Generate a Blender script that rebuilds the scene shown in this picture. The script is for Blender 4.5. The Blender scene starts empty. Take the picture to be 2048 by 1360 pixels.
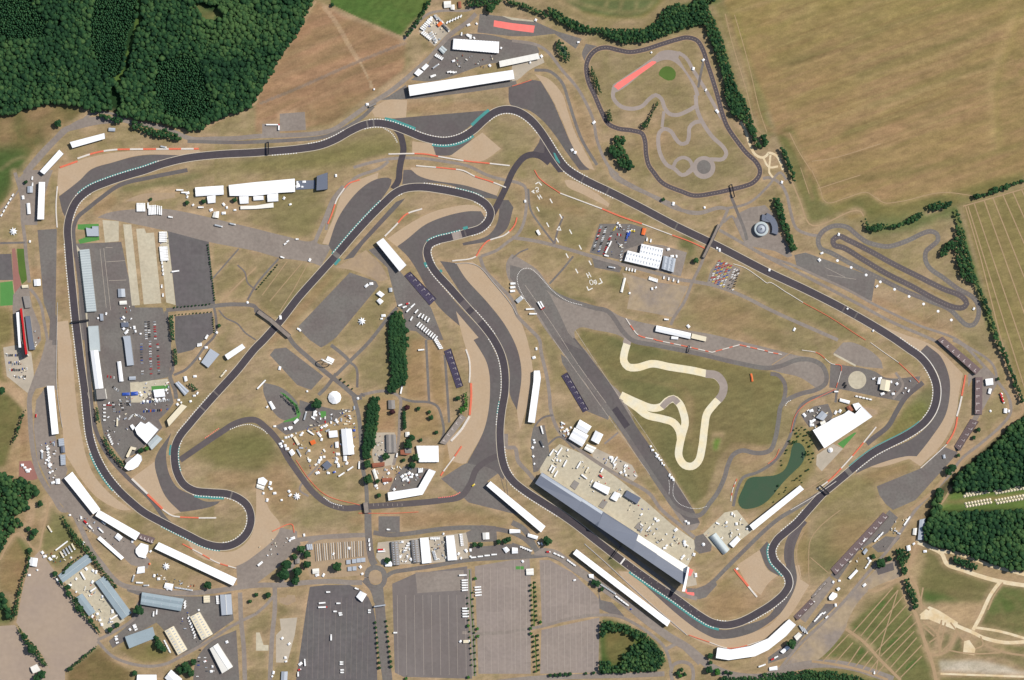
import bpy,bmesh,math,random
import numpy as np
from mathutils import Vector,geometry,noise
random.seed(7);rng=np.random.default_rng(7)
C=bpy.context.scene.collection
scn=bpy.context.scene
S=1.06
# ---------------------------------------------------------------- camera, sky, sun, exposure
CAM_H=6000.0
cam=bpy.data.cameras.new('camera');co=bpy.data.objects.new('camera',cam);C.objects.link(co)
co.location=(0,0,CAM_H);cam.sensor_width=36
cam.lens=18/((1024*S)/CAM_H)
cam.clip_start=10;cam.clip_end=80000
scn.camera=co
SUN_AZ,SUN_EL=math.radians(62),math.radians(49)
sv=Vector((math.sin(SUN_AZ)*math.cos(SUN_EL),math.cos(SUN_AZ)*math.cos(SUN_EL),math.sin(SUN_EL)))
w=bpy.data.worlds.new('World');scn.world=w;w.use_nodes=True
nt=w.node_tree;sky=nt.nodes.new('ShaderNodeTexSky');sky.sky_type='NISHITA';sky.sun_disc=False
sky.sun_elevation=SUN_EL;sky.sun_rotation=SUN_AZ
bg=nt.nodes['Background'];bg.inputs[1].default_value=0.09
nt.links.new(sky.outputs[0],bg.inputs[0])
sl=bpy.data.lights.new('sun','SUN');sl.energy=4.2;sl.angle=math.radians(0.5);sl.color=(1,.955,.88)
so=bpy.data.objects.new('sun',sl);C.objects.link(so);so.rotation_euler=sv.to_track_quat('Z','Y').to_euler()
so.location=(0,0,500)
scn.view_settings.view_transform='Standard';scn.view_settings.look='None'
scn.view_settings.exposure=0.17;scn.view_settings.gamma=1.0
# ---------------------------------------------------------------- helpers
def W(p):return((p[0]-1024)*S,(680-p[1])*S)
def L(spec):
 """'B2:x y x y;G:...' -> list of map points; a tile letter/number gives 4x enlarged local coordinates"""
 out=[]
 for part in spec.split(';'):
  t,s=part.split(':');n=[float(v)for v in s.split()]
  pts=list(zip(n[::2],n[1::2]))
  if t.strip()!='G':
   t=t.strip();ox=512*(int(t[1])-1);oy=340*'ABCD'.index(t[0])
   pts=[(ox+x/4,oy+y/4)for x,y in pts]
  out+=pts
 return out
def lin(c):c=c/255;return c/12.92 if c<=.04045 else((c+.055)/1.055)**2.4
ALB=.88
def col(rgb):return tuple(min(.82,lin(v)*ALB)for v in rgb)
M={}
def mat(name,rgb,var=.12,scale=.02,rough=.9,fine=.08,fscale=.35,rgb2=None,stripe=None,metal=0,spec=.3):
 m=bpy.data.materials.new(name);m.use_nodes=True;n=m.node_tree.nodes;l=m.node_tree.links
 b=n['Principled BSDF'];b.inputs['Roughness'].default_value=rough;b.inputs['Metallic'].default_value=metal
 b.inputs['Specular IOR Level'].default_value=spec
 geo=n.new('ShaderNodeNewGeometry')
 n1=n.new('ShaderNodeTexNoise');n1.inputs['Scale'].default_value=scale;n1.inputs['Detail'].default_value=5;n1.inputs['Roughness'].default_value=.6
 n2=n.new('ShaderNodeTexNoise');n2.inputs['Scale'].default_value=fscale;n2.inputs['Detail'].default_value=3
 l.new(geo.outputs['Position'],n1.inputs['Vector']);l.new(geo.outputs['Position'],n2.inputs['Vector'])
 c1=col(rgb);c2=col(rgb2)if rgb2 else c1
 mx=n.new('ShaderNodeMix');mx.data_type='RGBA'
 mx.inputs['A'].default_value=(*c1,1);mx.inputs['B'].default_value=(*c2,1)
 rmp=n.new('ShaderNodeMapRange');rmp.inputs[1].default_value=.38;rmp.inputs[2].default_value=.62
 l.new(n1.outputs[0],rmp.inputs[0]);l.new(rmp.outputs[0],mx.inputs[0])
 a=n.new('ShaderNodeMath');a.operation='MULTIPLY_ADD';a.inputs[1].default_value=3*var;a.inputs[2].default_value=1-1.5*var
 l.new(n1.outputs[0],a.inputs[0])
 a2=n.new('ShaderNodeMath');a2.operation='MULTIPLY_ADD';a2.inputs[1].default_value=2.5*fine;l.new(n2.outputs[0],a2.inputs[0]);
 a3=n.new('ShaderNodeMath');a3.operation='SUBTRACT';a3.inputs[1].default_value=1.25*fine;l.new(a.outputs[0],a3.inputs[0]);l.new(a3.outputs[0],a2.inputs[2])
 val=a2.outputs[0]
 if 'tarmac' in name or 'asphalt' in name or 'concrete' in name or 'car park' in name:
  vo=n.new('ShaderNodeTexVoronoi');vo.inputs['Scale'].default_value=.03;vo.distance='CHEBYCHEV';l.new(geo.outputs['Position'],vo.inputs['Vector'])
  b1=n.new('ShaderNodeSeparateColor');l.new(vo.outputs['Color'],b1.inputs[0])
  b2=n.new('ShaderNodeMath');b2.operation='MULTIPLY_ADD';b2.inputs[1].default_value=.10;l.new(b1.outputs[0],b2.inputs[0])
  b3=n.new('ShaderNodeMath');b3.operation='SUBTRACT';b3.inputs[1].default_value=.05;l.new(val,b3.inputs[0]);l.new(b3.outputs[0],b2.inputs[2]);val=b2.outputs[0]
 if stripe:
  ang,per,amt=stripe
  mp=n.new('ShaderNodeMapping');mp.inputs['Rotation'].default_value=(0,0,math.radians(ang))
  l.new(geo.outputs['Position'],mp.inputs[0])
  wv=n.new('ShaderNodeTexWave');wv.inputs['Scale'].default_value=.314/per;wv.inputs['Distortion'].default_value=.6;wv.inputs['Detail'].default_value=2
  wv.inputs['Detail Scale'].default_value=.2
  l.new(mp.outputs[0],wv.inputs[0])
  a4=n.new('ShaderNodeMath');a4.operation='MULTIPLY_ADD';a4.inputs[1].default_value=amt;l.new(wv.outputs[1],a4.inputs[0])
  a5=n.new('ShaderNodeMath');a5.operation='SUBTRACT';a5.inputs[1].default_value=amt/2;l.new(val,a5.inputs[0]);l.new(a5.outputs[0],a4.inputs[2]);val=a4.outputs[0]
 vm=n.new('ShaderNodeVectorMath');vm.operation='SCALE';l.new(mx.outputs['Result'],vm.inputs[0]);l.new(val,vm.inputs['Scale'])
 l.new(vm.outputs[0],b.inputs['Base Color'])
 M[name]=m;return m
mat('racetrack asphalt',(74,67,71),.16,.01,.8,.2,.15,rgb2=(67,61,66))
mat('dark link asphalt',(84,76,78),.12,.01,.85,.12,.15)
mat('link asphalt',(92,84,84),.12,.01,.85,.12,.15)
mat('runoff asphalt',(103,98,95),.22,.015,.9,.16,.15,rgb2=(94,86,85))
mat('tarmac',(120,115,109),.22,.015,.9,.22,.2,rgb2=(106,98,94))
mat('pale tarmac',(146,135,125),.22,.015,.9,.2,.15,rgb2=(130,119,110))
mat('dark tarmac',(104,100,98),.22,.012,.9,.2,.12,rgb2=(96,90,90),stripe=(3,10.6,.02))
mat('striped tarmac',(120,112,108),.10,.008,.9,.1,.15,rgb2=(112,103,99),stripe=(0,13,.03))
mat('brown car park',(150,137,127),.14,.01,.9,.16,.15,rgb2=(140,128,120))
mat('gravel',(184,161,134),.10,.02,.95,.08,.2,rgb2=(176,152,124))
mat('hard standing',(170,151,132),.18,.012,.95,.10,.1,rgb2=(154,137,122))
mat('concrete',(196,186,162),.18,.03,.9,.18,.15,rgb2=(180,169,146))
mat('grey concrete',(178,166,148),.15,.02,.9,.10,.12)
mat('dirt',(174,150,120),.22,.03,.95,.14,.15,rgb2=(150,130,108))
mat('grey dirt',(174,154,126),.3,.018,.95,.2,.1,rgb2=(134,122,112))
mat('chalk',(224,208,176),.14,.04,.95,.10,.2,rgb2=(204,180,140))
mat('rally sand',(228,219,193),.16,.04,.95,.10,.15,rgb2=(222,206,168))
mat('worn path',(166,140,108),.15,.03,.95,.10,.2)
mat('kart asphalt',(155,142,133),.10,.03,.9,.08,.15)
mat('line paint',(230,226,218),.05,.1,.6,.05)
mat('faint line',(176,164,150),.1,.05,.8,.05)
mat('track edge line',(196,184,164),.1,.05,.8,.05)
mat('teal paint',(70,142,136),.15,.05,.7,.1)
mat('bay line',(176,164,152),.08,.05,.8,.05)
mat('red surfacing',(240,122,112),.12,.05,.7,.1)
mat('green turf',(84,138,70),.1,.05,.9,.08)
mat('lush grass',(82,106,46),.2,.03,.95,.1)
mat('brick paving',(150,105,95),.1,.03,.9,.08)
mat('white membrane',(252,252,250),.02,.05,.6,.02)
mat('off white sheet',(236,232,222),.06,.05,.6,.04)
mat('cream panel',(226,214,186),.06,.05,.7,.04)
mat('pale grey sheet',(182,190,190),.08,.05,.55,.05)
mat('blue grey sheet',(150,164,170),.08,.05,.5,.05)
mat('slate sheet',(104,110,124),.08,.03,.5,.04)
mat('light zinc',(172,178,186),.06,.03,.5,.04)
mat('grey tile',(140,134,128),.12,.2,.8,.08)
mat('clay tile',(150,92,70),.12,.2,.85,.1)
mat('wall panel',(160,155,148),.08,.2,.8,.05)
mat('steel',(120,120,122),.08,.5,.5,.05,metal=.4)
mat('dark steel',(42,42,46),.08,.5,.6,.05)
mat('window glass',(40,50,58),.05,.5,.15,.02,spec=.6)
mat('purple seats',(84,76,98),.12,.5,.8,.12)
mat('brown seats',(114,97,96),.14,.5,.8,.14)
mat('grey seats',(142,132,124),.16,.3,.8,.14)
mat('aisle concrete',(198,188,184),.08,.5,.8,.05)
mat('orange barrier',(218,112,84),.12,.2,.8,.1)
mat('white barrier',(214,205,194),.1,.2,.8,.08)
mat('grey barrier',(176,170,164),.12,.2,.8,.08)
mat('bark',(86,66,48),.2,2,.95,.1)
mat('tyre rubber',(24,24,24),.05,1,.9,.02)
for nm,c in dict(white=(246,245,242),silver=(176,180,184),black=(26,26,30),red=(196,34,34),blue=(52,84,170),grey=(92,94,98),yellow=(224,196,60),orange=(226,112,52),green=(50,110,64)).items():
 mat(nm+' paint',c,.02,1,.35,.02,spec=.5)
def water_mat():
 m=mat('pond water',(68,88,66),.14,.03,.35,.05,spec=.25,rgb2=(60,84,62));return m
water_mat()
def foliage(name,c1,c2,c3):
 m=bpy.data.materials.new(name);m.use_nodes=True;n=m.node_tree.nodes;l=m.node_tree.links
 b=n['Principled BSDF'];b.inputs['Roughness'].default_value=.85;b.inputs['Specular IOR Level'].default_value=.15
 geo=n.new('ShaderNodeNewGeometry')
 n1=n.new('ShaderNodeTexNoise');n1.inputs['Scale'].default_value=.03;n1.inputs['Detail'].default_value=4
 n2=n.new('ShaderNodeTexNoise');n2.inputs['Scale'].default_value=.45;n2.inputs['Detail'].default_value=4
 l.new(geo.outputs['Position'],n1.inputs['Vector']);l.new(geo.outputs['Position'],n2.inputs['Vector'])
 r=n.new('ShaderNodeValToRGB');e=r.color_ramp.elements
 e[0].position=.30;e[0].color=(*col(c1),1);e[1].position=.72;e[1].color=(*col(c3),1)
 k=r.color_ramp.elements.new(.5);k.color=(*col(c2),1)
 at=n.new('ShaderNodeAttribute');at.attribute_name='tint'
 a=n.new('ShaderNodeMath');a.operation='MULTIPLY_ADD';a.inputs[1].default_value=.45;l.new(n1.outputs[0],a.inputs[0])
 a2=n.new('ShaderNodeMath');a2.operation='MULTIPLY_ADD';a2.inputs[1].default_value=.55;l.new(n2.outputs[0],a2.inputs[0])
 l.new(at.outputs['Fac'],a2.inputs[2]);l.new(a2.outputs[0],a.inputs[2]);l.new(a.outputs[0],r.inputs[0])
 l.new(r.outputs[0],b.inputs['Base Color']);M[name]=m
foliage('broadleaf foliage',(24,52,32),(38,70,40),(68,94,52))
foliage('conifer foliage',(30,62,40),(44,80,50),(64,98,60))
foliage('bright foliage',(38,78,34),(56,100,42),(86,126,56))
foliage('copper foliage',(44,26,30),(66,38,42),(92,56,56))
def meta(o,label=None,cat=None,group=None,kind=None):
 if label:o['label']=label
 if cat:o['category']=cat
 if group:o['group']=group
 if kind:o['kind']=kind
 return o
class MB:
 def __init__(s):s.v=[];s.f=[];s.m=[]
 def add(s,vs,fs,mi=0):
  k=len(s.v);s.v+=[tuple(v)for v in vs];s.f+=[tuple(i+k for i in f)for f in fs];s.m+=[mi]*len(fs)
 def quad(s,a,b,c,d,mi=0):s.add([a,b,c,d],[(0,1,2,3)],mi)
 def poly(s,pts,z,mi=0):
  """flat polygon, facing up, in world xy"""
  tris=geometry.tessellate_polygon([[Vector((p[0],p[1],0))for p in pts]])
  fs=[]
  for t in tris:
   a,b,c=(pts[i]for i in t)
   cr=(b[0]-a[0])*(c[1]-a[1])-(b[1]-a[1])*(c[0]-a[0])
   fs.append(tuple(t)if cr>0 else tuple(reversed(t)))
  s.add([(p[0],p[1],z)for p in pts],fs,mi)
 def prism(s,pts,z0,z1,mi=0,top=None,bottom=False):
  ar=sum(pts[i-1][0]*pts[i][1]-pts[i][0]*pts[i-1][1]for i in range(len(pts)))
  if ar<0:pts=pts[::-1]
  n=len(pts)
  s.add([(p[0],p[1],z0)for p in pts]+[(p[0],p[1],z1)for p in pts],[(i,(i+1)%n,n+(i+1)%n,n+i)for i in range(n)],mi)
  s.poly(pts,z1,mi if top is None else top)
  if bottom:
   k=len(s.f);s.poly(pts,z0,mi)
   for i in range(k,len(s.f)):s.f[i]=s.f[i][::-1]
 def box(s,cx,cy,l,w,z0,z1,ang=0,mi=0,top=None):
  c,q=math.cos(ang),math.sin(ang)
  s.prism([(cx+c*x-q*y,cy+q*x+c*y)for x,y in((-l/2,-w/2),(l/2,-w/2),(l/2,w/2),(-l/2,w/2))],z0,z1,mi,top,True)
 def beam(s,a,b,r,mi=0,n=6):
  a=Vector(a);b=Vector(b);d=(b-a).normalized();u=d.orthogonal().normalized();v=d.cross(u)
  vs=[tuple(p+(u*math.cos(t)+v*math.sin(t))*r)for p in(a,b)for t in[2*math.pi*i/n for i in range(n)]]
  s.add(vs,[(i,(i+1)%n,n+(i+1)%n,n+i)for i in range(n)]+[tuple(range(n))[::-1],tuple(range(n,2*n))],mi)
 def cone(s,cx,cy,r0,r1,z0,z1,n=16,mi=0):
  vs=[(cx+r*math.cos(2*math.pi*i/n),cy+r*math.sin(2*math.pi*i/n),z)for r,z in((r0,z0),(r1,z1))for i in range(n)]
  s.add(vs,[(i,(i+1)%n,n+(i+1)%n,n+i)for i in range(n)]+[tuple(range(n,2*n)),tuple(range(n))[::-1]],mi)
 def build(s,name,mats,parent=None,origin=None,smooth=False):
  if isinstance(mats,str):mats=[mats]
  if origin is None:
   if parent is not None:origin=abs_loc(parent)
   elif s.v:a=np.array(s.v);origin=((a[:,0].min()+a[:,0].max())/2,(a[:,1].min()+a[:,1].max())/2,a[:,2].min())
   else:origin=(0,0,0)
  me=bpy.data.meshes.new(name)
  me.from_pydata([(x-origin[0],y-origin[1],z-origin[2])for x,y,z in s.v],[],s.f)
  for k in mats:me.materials.append(M[k])
  if len(mats)>1:me.polygons.foreach_set('material_index',s.m)
  if smooth:me.polygons.foreach_set('use_smooth',[True]*len(s.f))
  me.update()
  o=bpy.data.objects.new(name,me);C.objects.link(o)
  if parent is not None:o.parent=parent
  else:o.location=origin
  return o
def abs_loc(o):
 l=Vector(o.location)
 while o.parent:o=o.parent;l=l+Vector(o.location)
 return tuple(l)
def empty(name,loc,label,cat,group=None):
 o=bpy.data.objects.new(name,None);C.objects.link(o);o.location=loc;o.empty_display_size=5
 return meta(o,label,cat,group)
def centroid(pts):return(sum(p[0]for p in pts)/len(pts),sum(p[1]for p in pts)/len(pts))
def spline(pts,closed=False,step=4.0):
 """centripetal-ish Catmull-Rom through map points"""
 P=[Vector(p)for p in pts];n=len(P);out=[]
 rngi=range(n if closed else n-1)
 for i in rngi:
  p1,p2=P[i],P[(i+1)%n]
  p0=P[i-1]if(closed or i>0)else p1*2-p2
  p3=P[(i+2)%n]if(closed or i+2<n)else p2*2-p1
  d1=(p2-p1).length;d0=max((p1-p0).length,.1);d2=max((p3-p2).length,.1)
  m1=((p1-p0)/d0*d1+(p2-p1))/2 if d0>0 else p2-p1
  m2=((p2-p1)+(p3-p2)/d2*d1)/2
  k=max(1,int(d1/step))
  for j in range(k):
   t=j/k;t2=t*t;t3=t2*t
   out.append(tuple(p1*(2*t3-3*t2+1)+m1*(t3-2*t2+t)+p2*(-2*t3+3*t2)+m2*(t3-t2)))
 if not closed:out.append(tuple(P[-1]))
 return out
def normals(pts,closed=False):
 n=len(pts);N=[]
 for i in range(n):
  a=pts[i-1]if(closed or i>0)else pts[i];b=pts[(i+1)%n]if(closed or i+1<n)else pts[i]
  dx,dy=b[0]-a[0],b[1]-a[1];l=math.hypot(dx,dy)or 1
  N.append((-dy/l,dx/l))
 return N
def offset(pts,d,closed=False):
 N=normals(pts,closed)
 if not hasattr(d,'__len__'):d=[d]*len(pts)
 return[(p[0]+n[0]*k,p[1]+n[1]*k)for p,n,k in zip(pts,N,d)]
LEV=np.zeros((200,280),dtype=int);CELL=12.0
def cells(poly_pts_list):
 m=np.zeros(LEV.shape,bool)
 for pts in poly_pts_list:
  a=np.array(pts);x0,y0=a.min(0);x1,y1=a.max(0)
  i0,i1=int((x0+400)//CELL)-0,int((x1+400)//CELL)+1;j0,j1=int((y0+400)//CELL),int((y1+400)//CELL)+1
  n=len(pts)
  for k in range(n):
   p,q=pts[k],pts[(k+1)%n];d=math.hypot(q[0]-p[0],q[1]-p[1]);kk=max(1,int(d/4))
   for t in range(kk+1):
    x=p[0]+(q[0]-p[0])*t/kk;y=p[1]+(q[1]-p[1])*t/kk
    i=int((x+400)//CELL);j=int((y+400)//CELL)
    if 0<=i<LEV.shape[1]and 0<=j<LEV.shape[0]:m[j,i]=True
  if(i1-i0)>1 or(j1-j0)>1:
   for j in range(max(0,j0),min(LEV.shape[0],j1)):
    y=j*CELL-400+CELL/2;xs=[]
    for k in range(n):
     (ax,ay),(bx,by)=pts[k-1],pts[k]
     if(ay>y)!=(by>y):xs.append(ax+(y-ay)/(by-ay)*(bx-ax))
    xs.sort()
    for u in range(0,len(xs)-1,2):
     a_,b_=int((xs[u]+400)//CELL),int((xs[u+1]+400)//CELL)
     m[j,max(0,a_):max(0,min(LEV.shape[1],b_+1))]=True
 return m
def level(polys):
 m=cells(polys);z=int(LEV[m].max())+1 if m.any()else 1;LEV[m]=z
 return z*.012
def soften(P):
 """round the gentle bends of an outline, keep its sharp corners"""
 n=len(P);sh=[]
 for i in range(n):
  a,b,c=P[i-1],P[i],P[(i+1)%n];t=abs((math.atan2(c[1]-b[1],c[0]-b[0])-math.atan2(b[1]-a[1],b[0]-a[0])+math.pi)%(2*math.pi)-math.pi)
  if t>.8:sh.append(i)
 if not sh:return spline(P,True,5)
 out=[]
 for k,i in enumerate(sh):
  j=sh[(k+1)%len(sh)];run=[P[(i+q)%n]for q in range(((j-i-1)%n+1)+1)]
  out+=(spline(run,False,5)if len(run)>2 else run)[:-1]
 return out
def sheet(name,material,spec,smooth=False,kind='structure'):
 pts=L(spec)if isinstance(spec,str)else spec
 if smooth:pts=spline(pts,True,5)
 elif name in('gravel_trap','runoff_area','dirt_yard','paved_yard','dirt_patch','chalk_yard','kart_pad','old_runway'):pts=soften(pts)
 q=[]
 for p in pts:
  if not q or math.hypot(p[0]-q[-1][0],p[1]-q[-1][1])>.05:q.append(p)
 z=level([q]);mb=MB();mb.poly([W(p)for p in q],z)
 return meta(mb.build(name,material),kind=kind)
def strip_polys(pts,w,closed):
 hw=[x/2 for x in w]if hasattr(w,'__len__')else w/2
 neg=[-x for x in hw]if hasattr(hw,'__len__')else-hw
 return offset(pts,neg,closed),offset(pts,hw,closed)
def ribbon_mb(mb,a,b,z,closed=False,mi=0):
 n=len(a);k=n if closed else n-1
 vs=[(*W(p),z)for p in a]+[(*W(p),z)for p in b]
 mb.add(vs,[(i,n+i,n+(i+1)%n,(i+1)%n)for i in range(k)],mi)
def road(name,material,spec,w,closed=False,smooth=True,kind='structure',extra=None):
 specs=spec if isinstance(spec,list)and isinstance(spec[0],str)else[spec]
 mb=MB();allp=[]
 for sp in specs:
  pts=L(sp)if isinstance(sp,str)else sp
  if smooth and len(pts)>2:pts=spline(pts,closed,5)
  a,b=strip_polys(pts,w,closed);allp.append((a,b))
 ch=[]
 for a,b in allp:
  for i in range(0,len(a)-1,2):
   j=min(i+2,len(a)-1);ch.append([a[i],a[j],b[j],b[i]])
  if closed:ch.append([a[-1],a[0],b[0],b[-1]])
 m=cells(ch);z0=int(LEV[m].max())+1;LEV[m]=z0+len(allp)-1 if len(allp)<3 else z0+1
 for k,(a,b)in enumerate(allp):ribbon_mb(mb,a,b,(z0+(k%2 if len(allp)>2 else k))*.012+(k*.0006 if len(allp)>2 else 0),closed)
 return meta(mb.build(name,material),kind=kind)
def dashes(name,material,spec,w,dash,gap,kind='structure',closed=False,raw=False,z=None):
 pts=spec if raw else spline(L(spec),closed,4)
 if closed:pts=pts+[pts[0]]
 mb=MB();polys=[];
 ds=[0]
 for i in range(1,len(pts)):ds.append(ds[-1]+math.hypot(pts[i][0]-pts[i-1][0],pts[i][1]-pts[i-1][1]))
 def at(s):
  import bisect
  i=min(max(bisect.bisect_right(ds,s)-1,0),len(pts)-2);t=(s-ds[i])/((ds[i+1]-ds[i])or 1)
  return(pts[i][0]+t*(pts[i+1][0]-pts[i][0]),pts[i][1]+t*(pts[i+1][1]-pts[i][1]))
 s=0
 while s+dash<=ds[-1]:
  p,q=at(s),at(s+dash);dx,dy=q[0]-p[0],q[1]-p[1];l=math.hypot(dx,dy)or 1;nx,ny=-dy/l*w/2,dx/l*w/2
  polys.append([(p[0]-nx,p[1]-ny),(q[0]-nx,q[1]-ny),(q[0]+nx,q[1]+ny),(p[0]+nx,p[1]+ny)]);s+=dash+gap
 if not polys:return
 if z is None:z=level(polys)
 for q in polys:mb.poly([W(p)for p in q],z)
 return meta(mb.build(name,material),kind=kind)
TK='tarmac';PT='pale tarmac';DT='dark tarmac';RO='runoff asphalt';GV='gravel';HS='hard standing';CC='concrete';GC='grey concrete'
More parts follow.
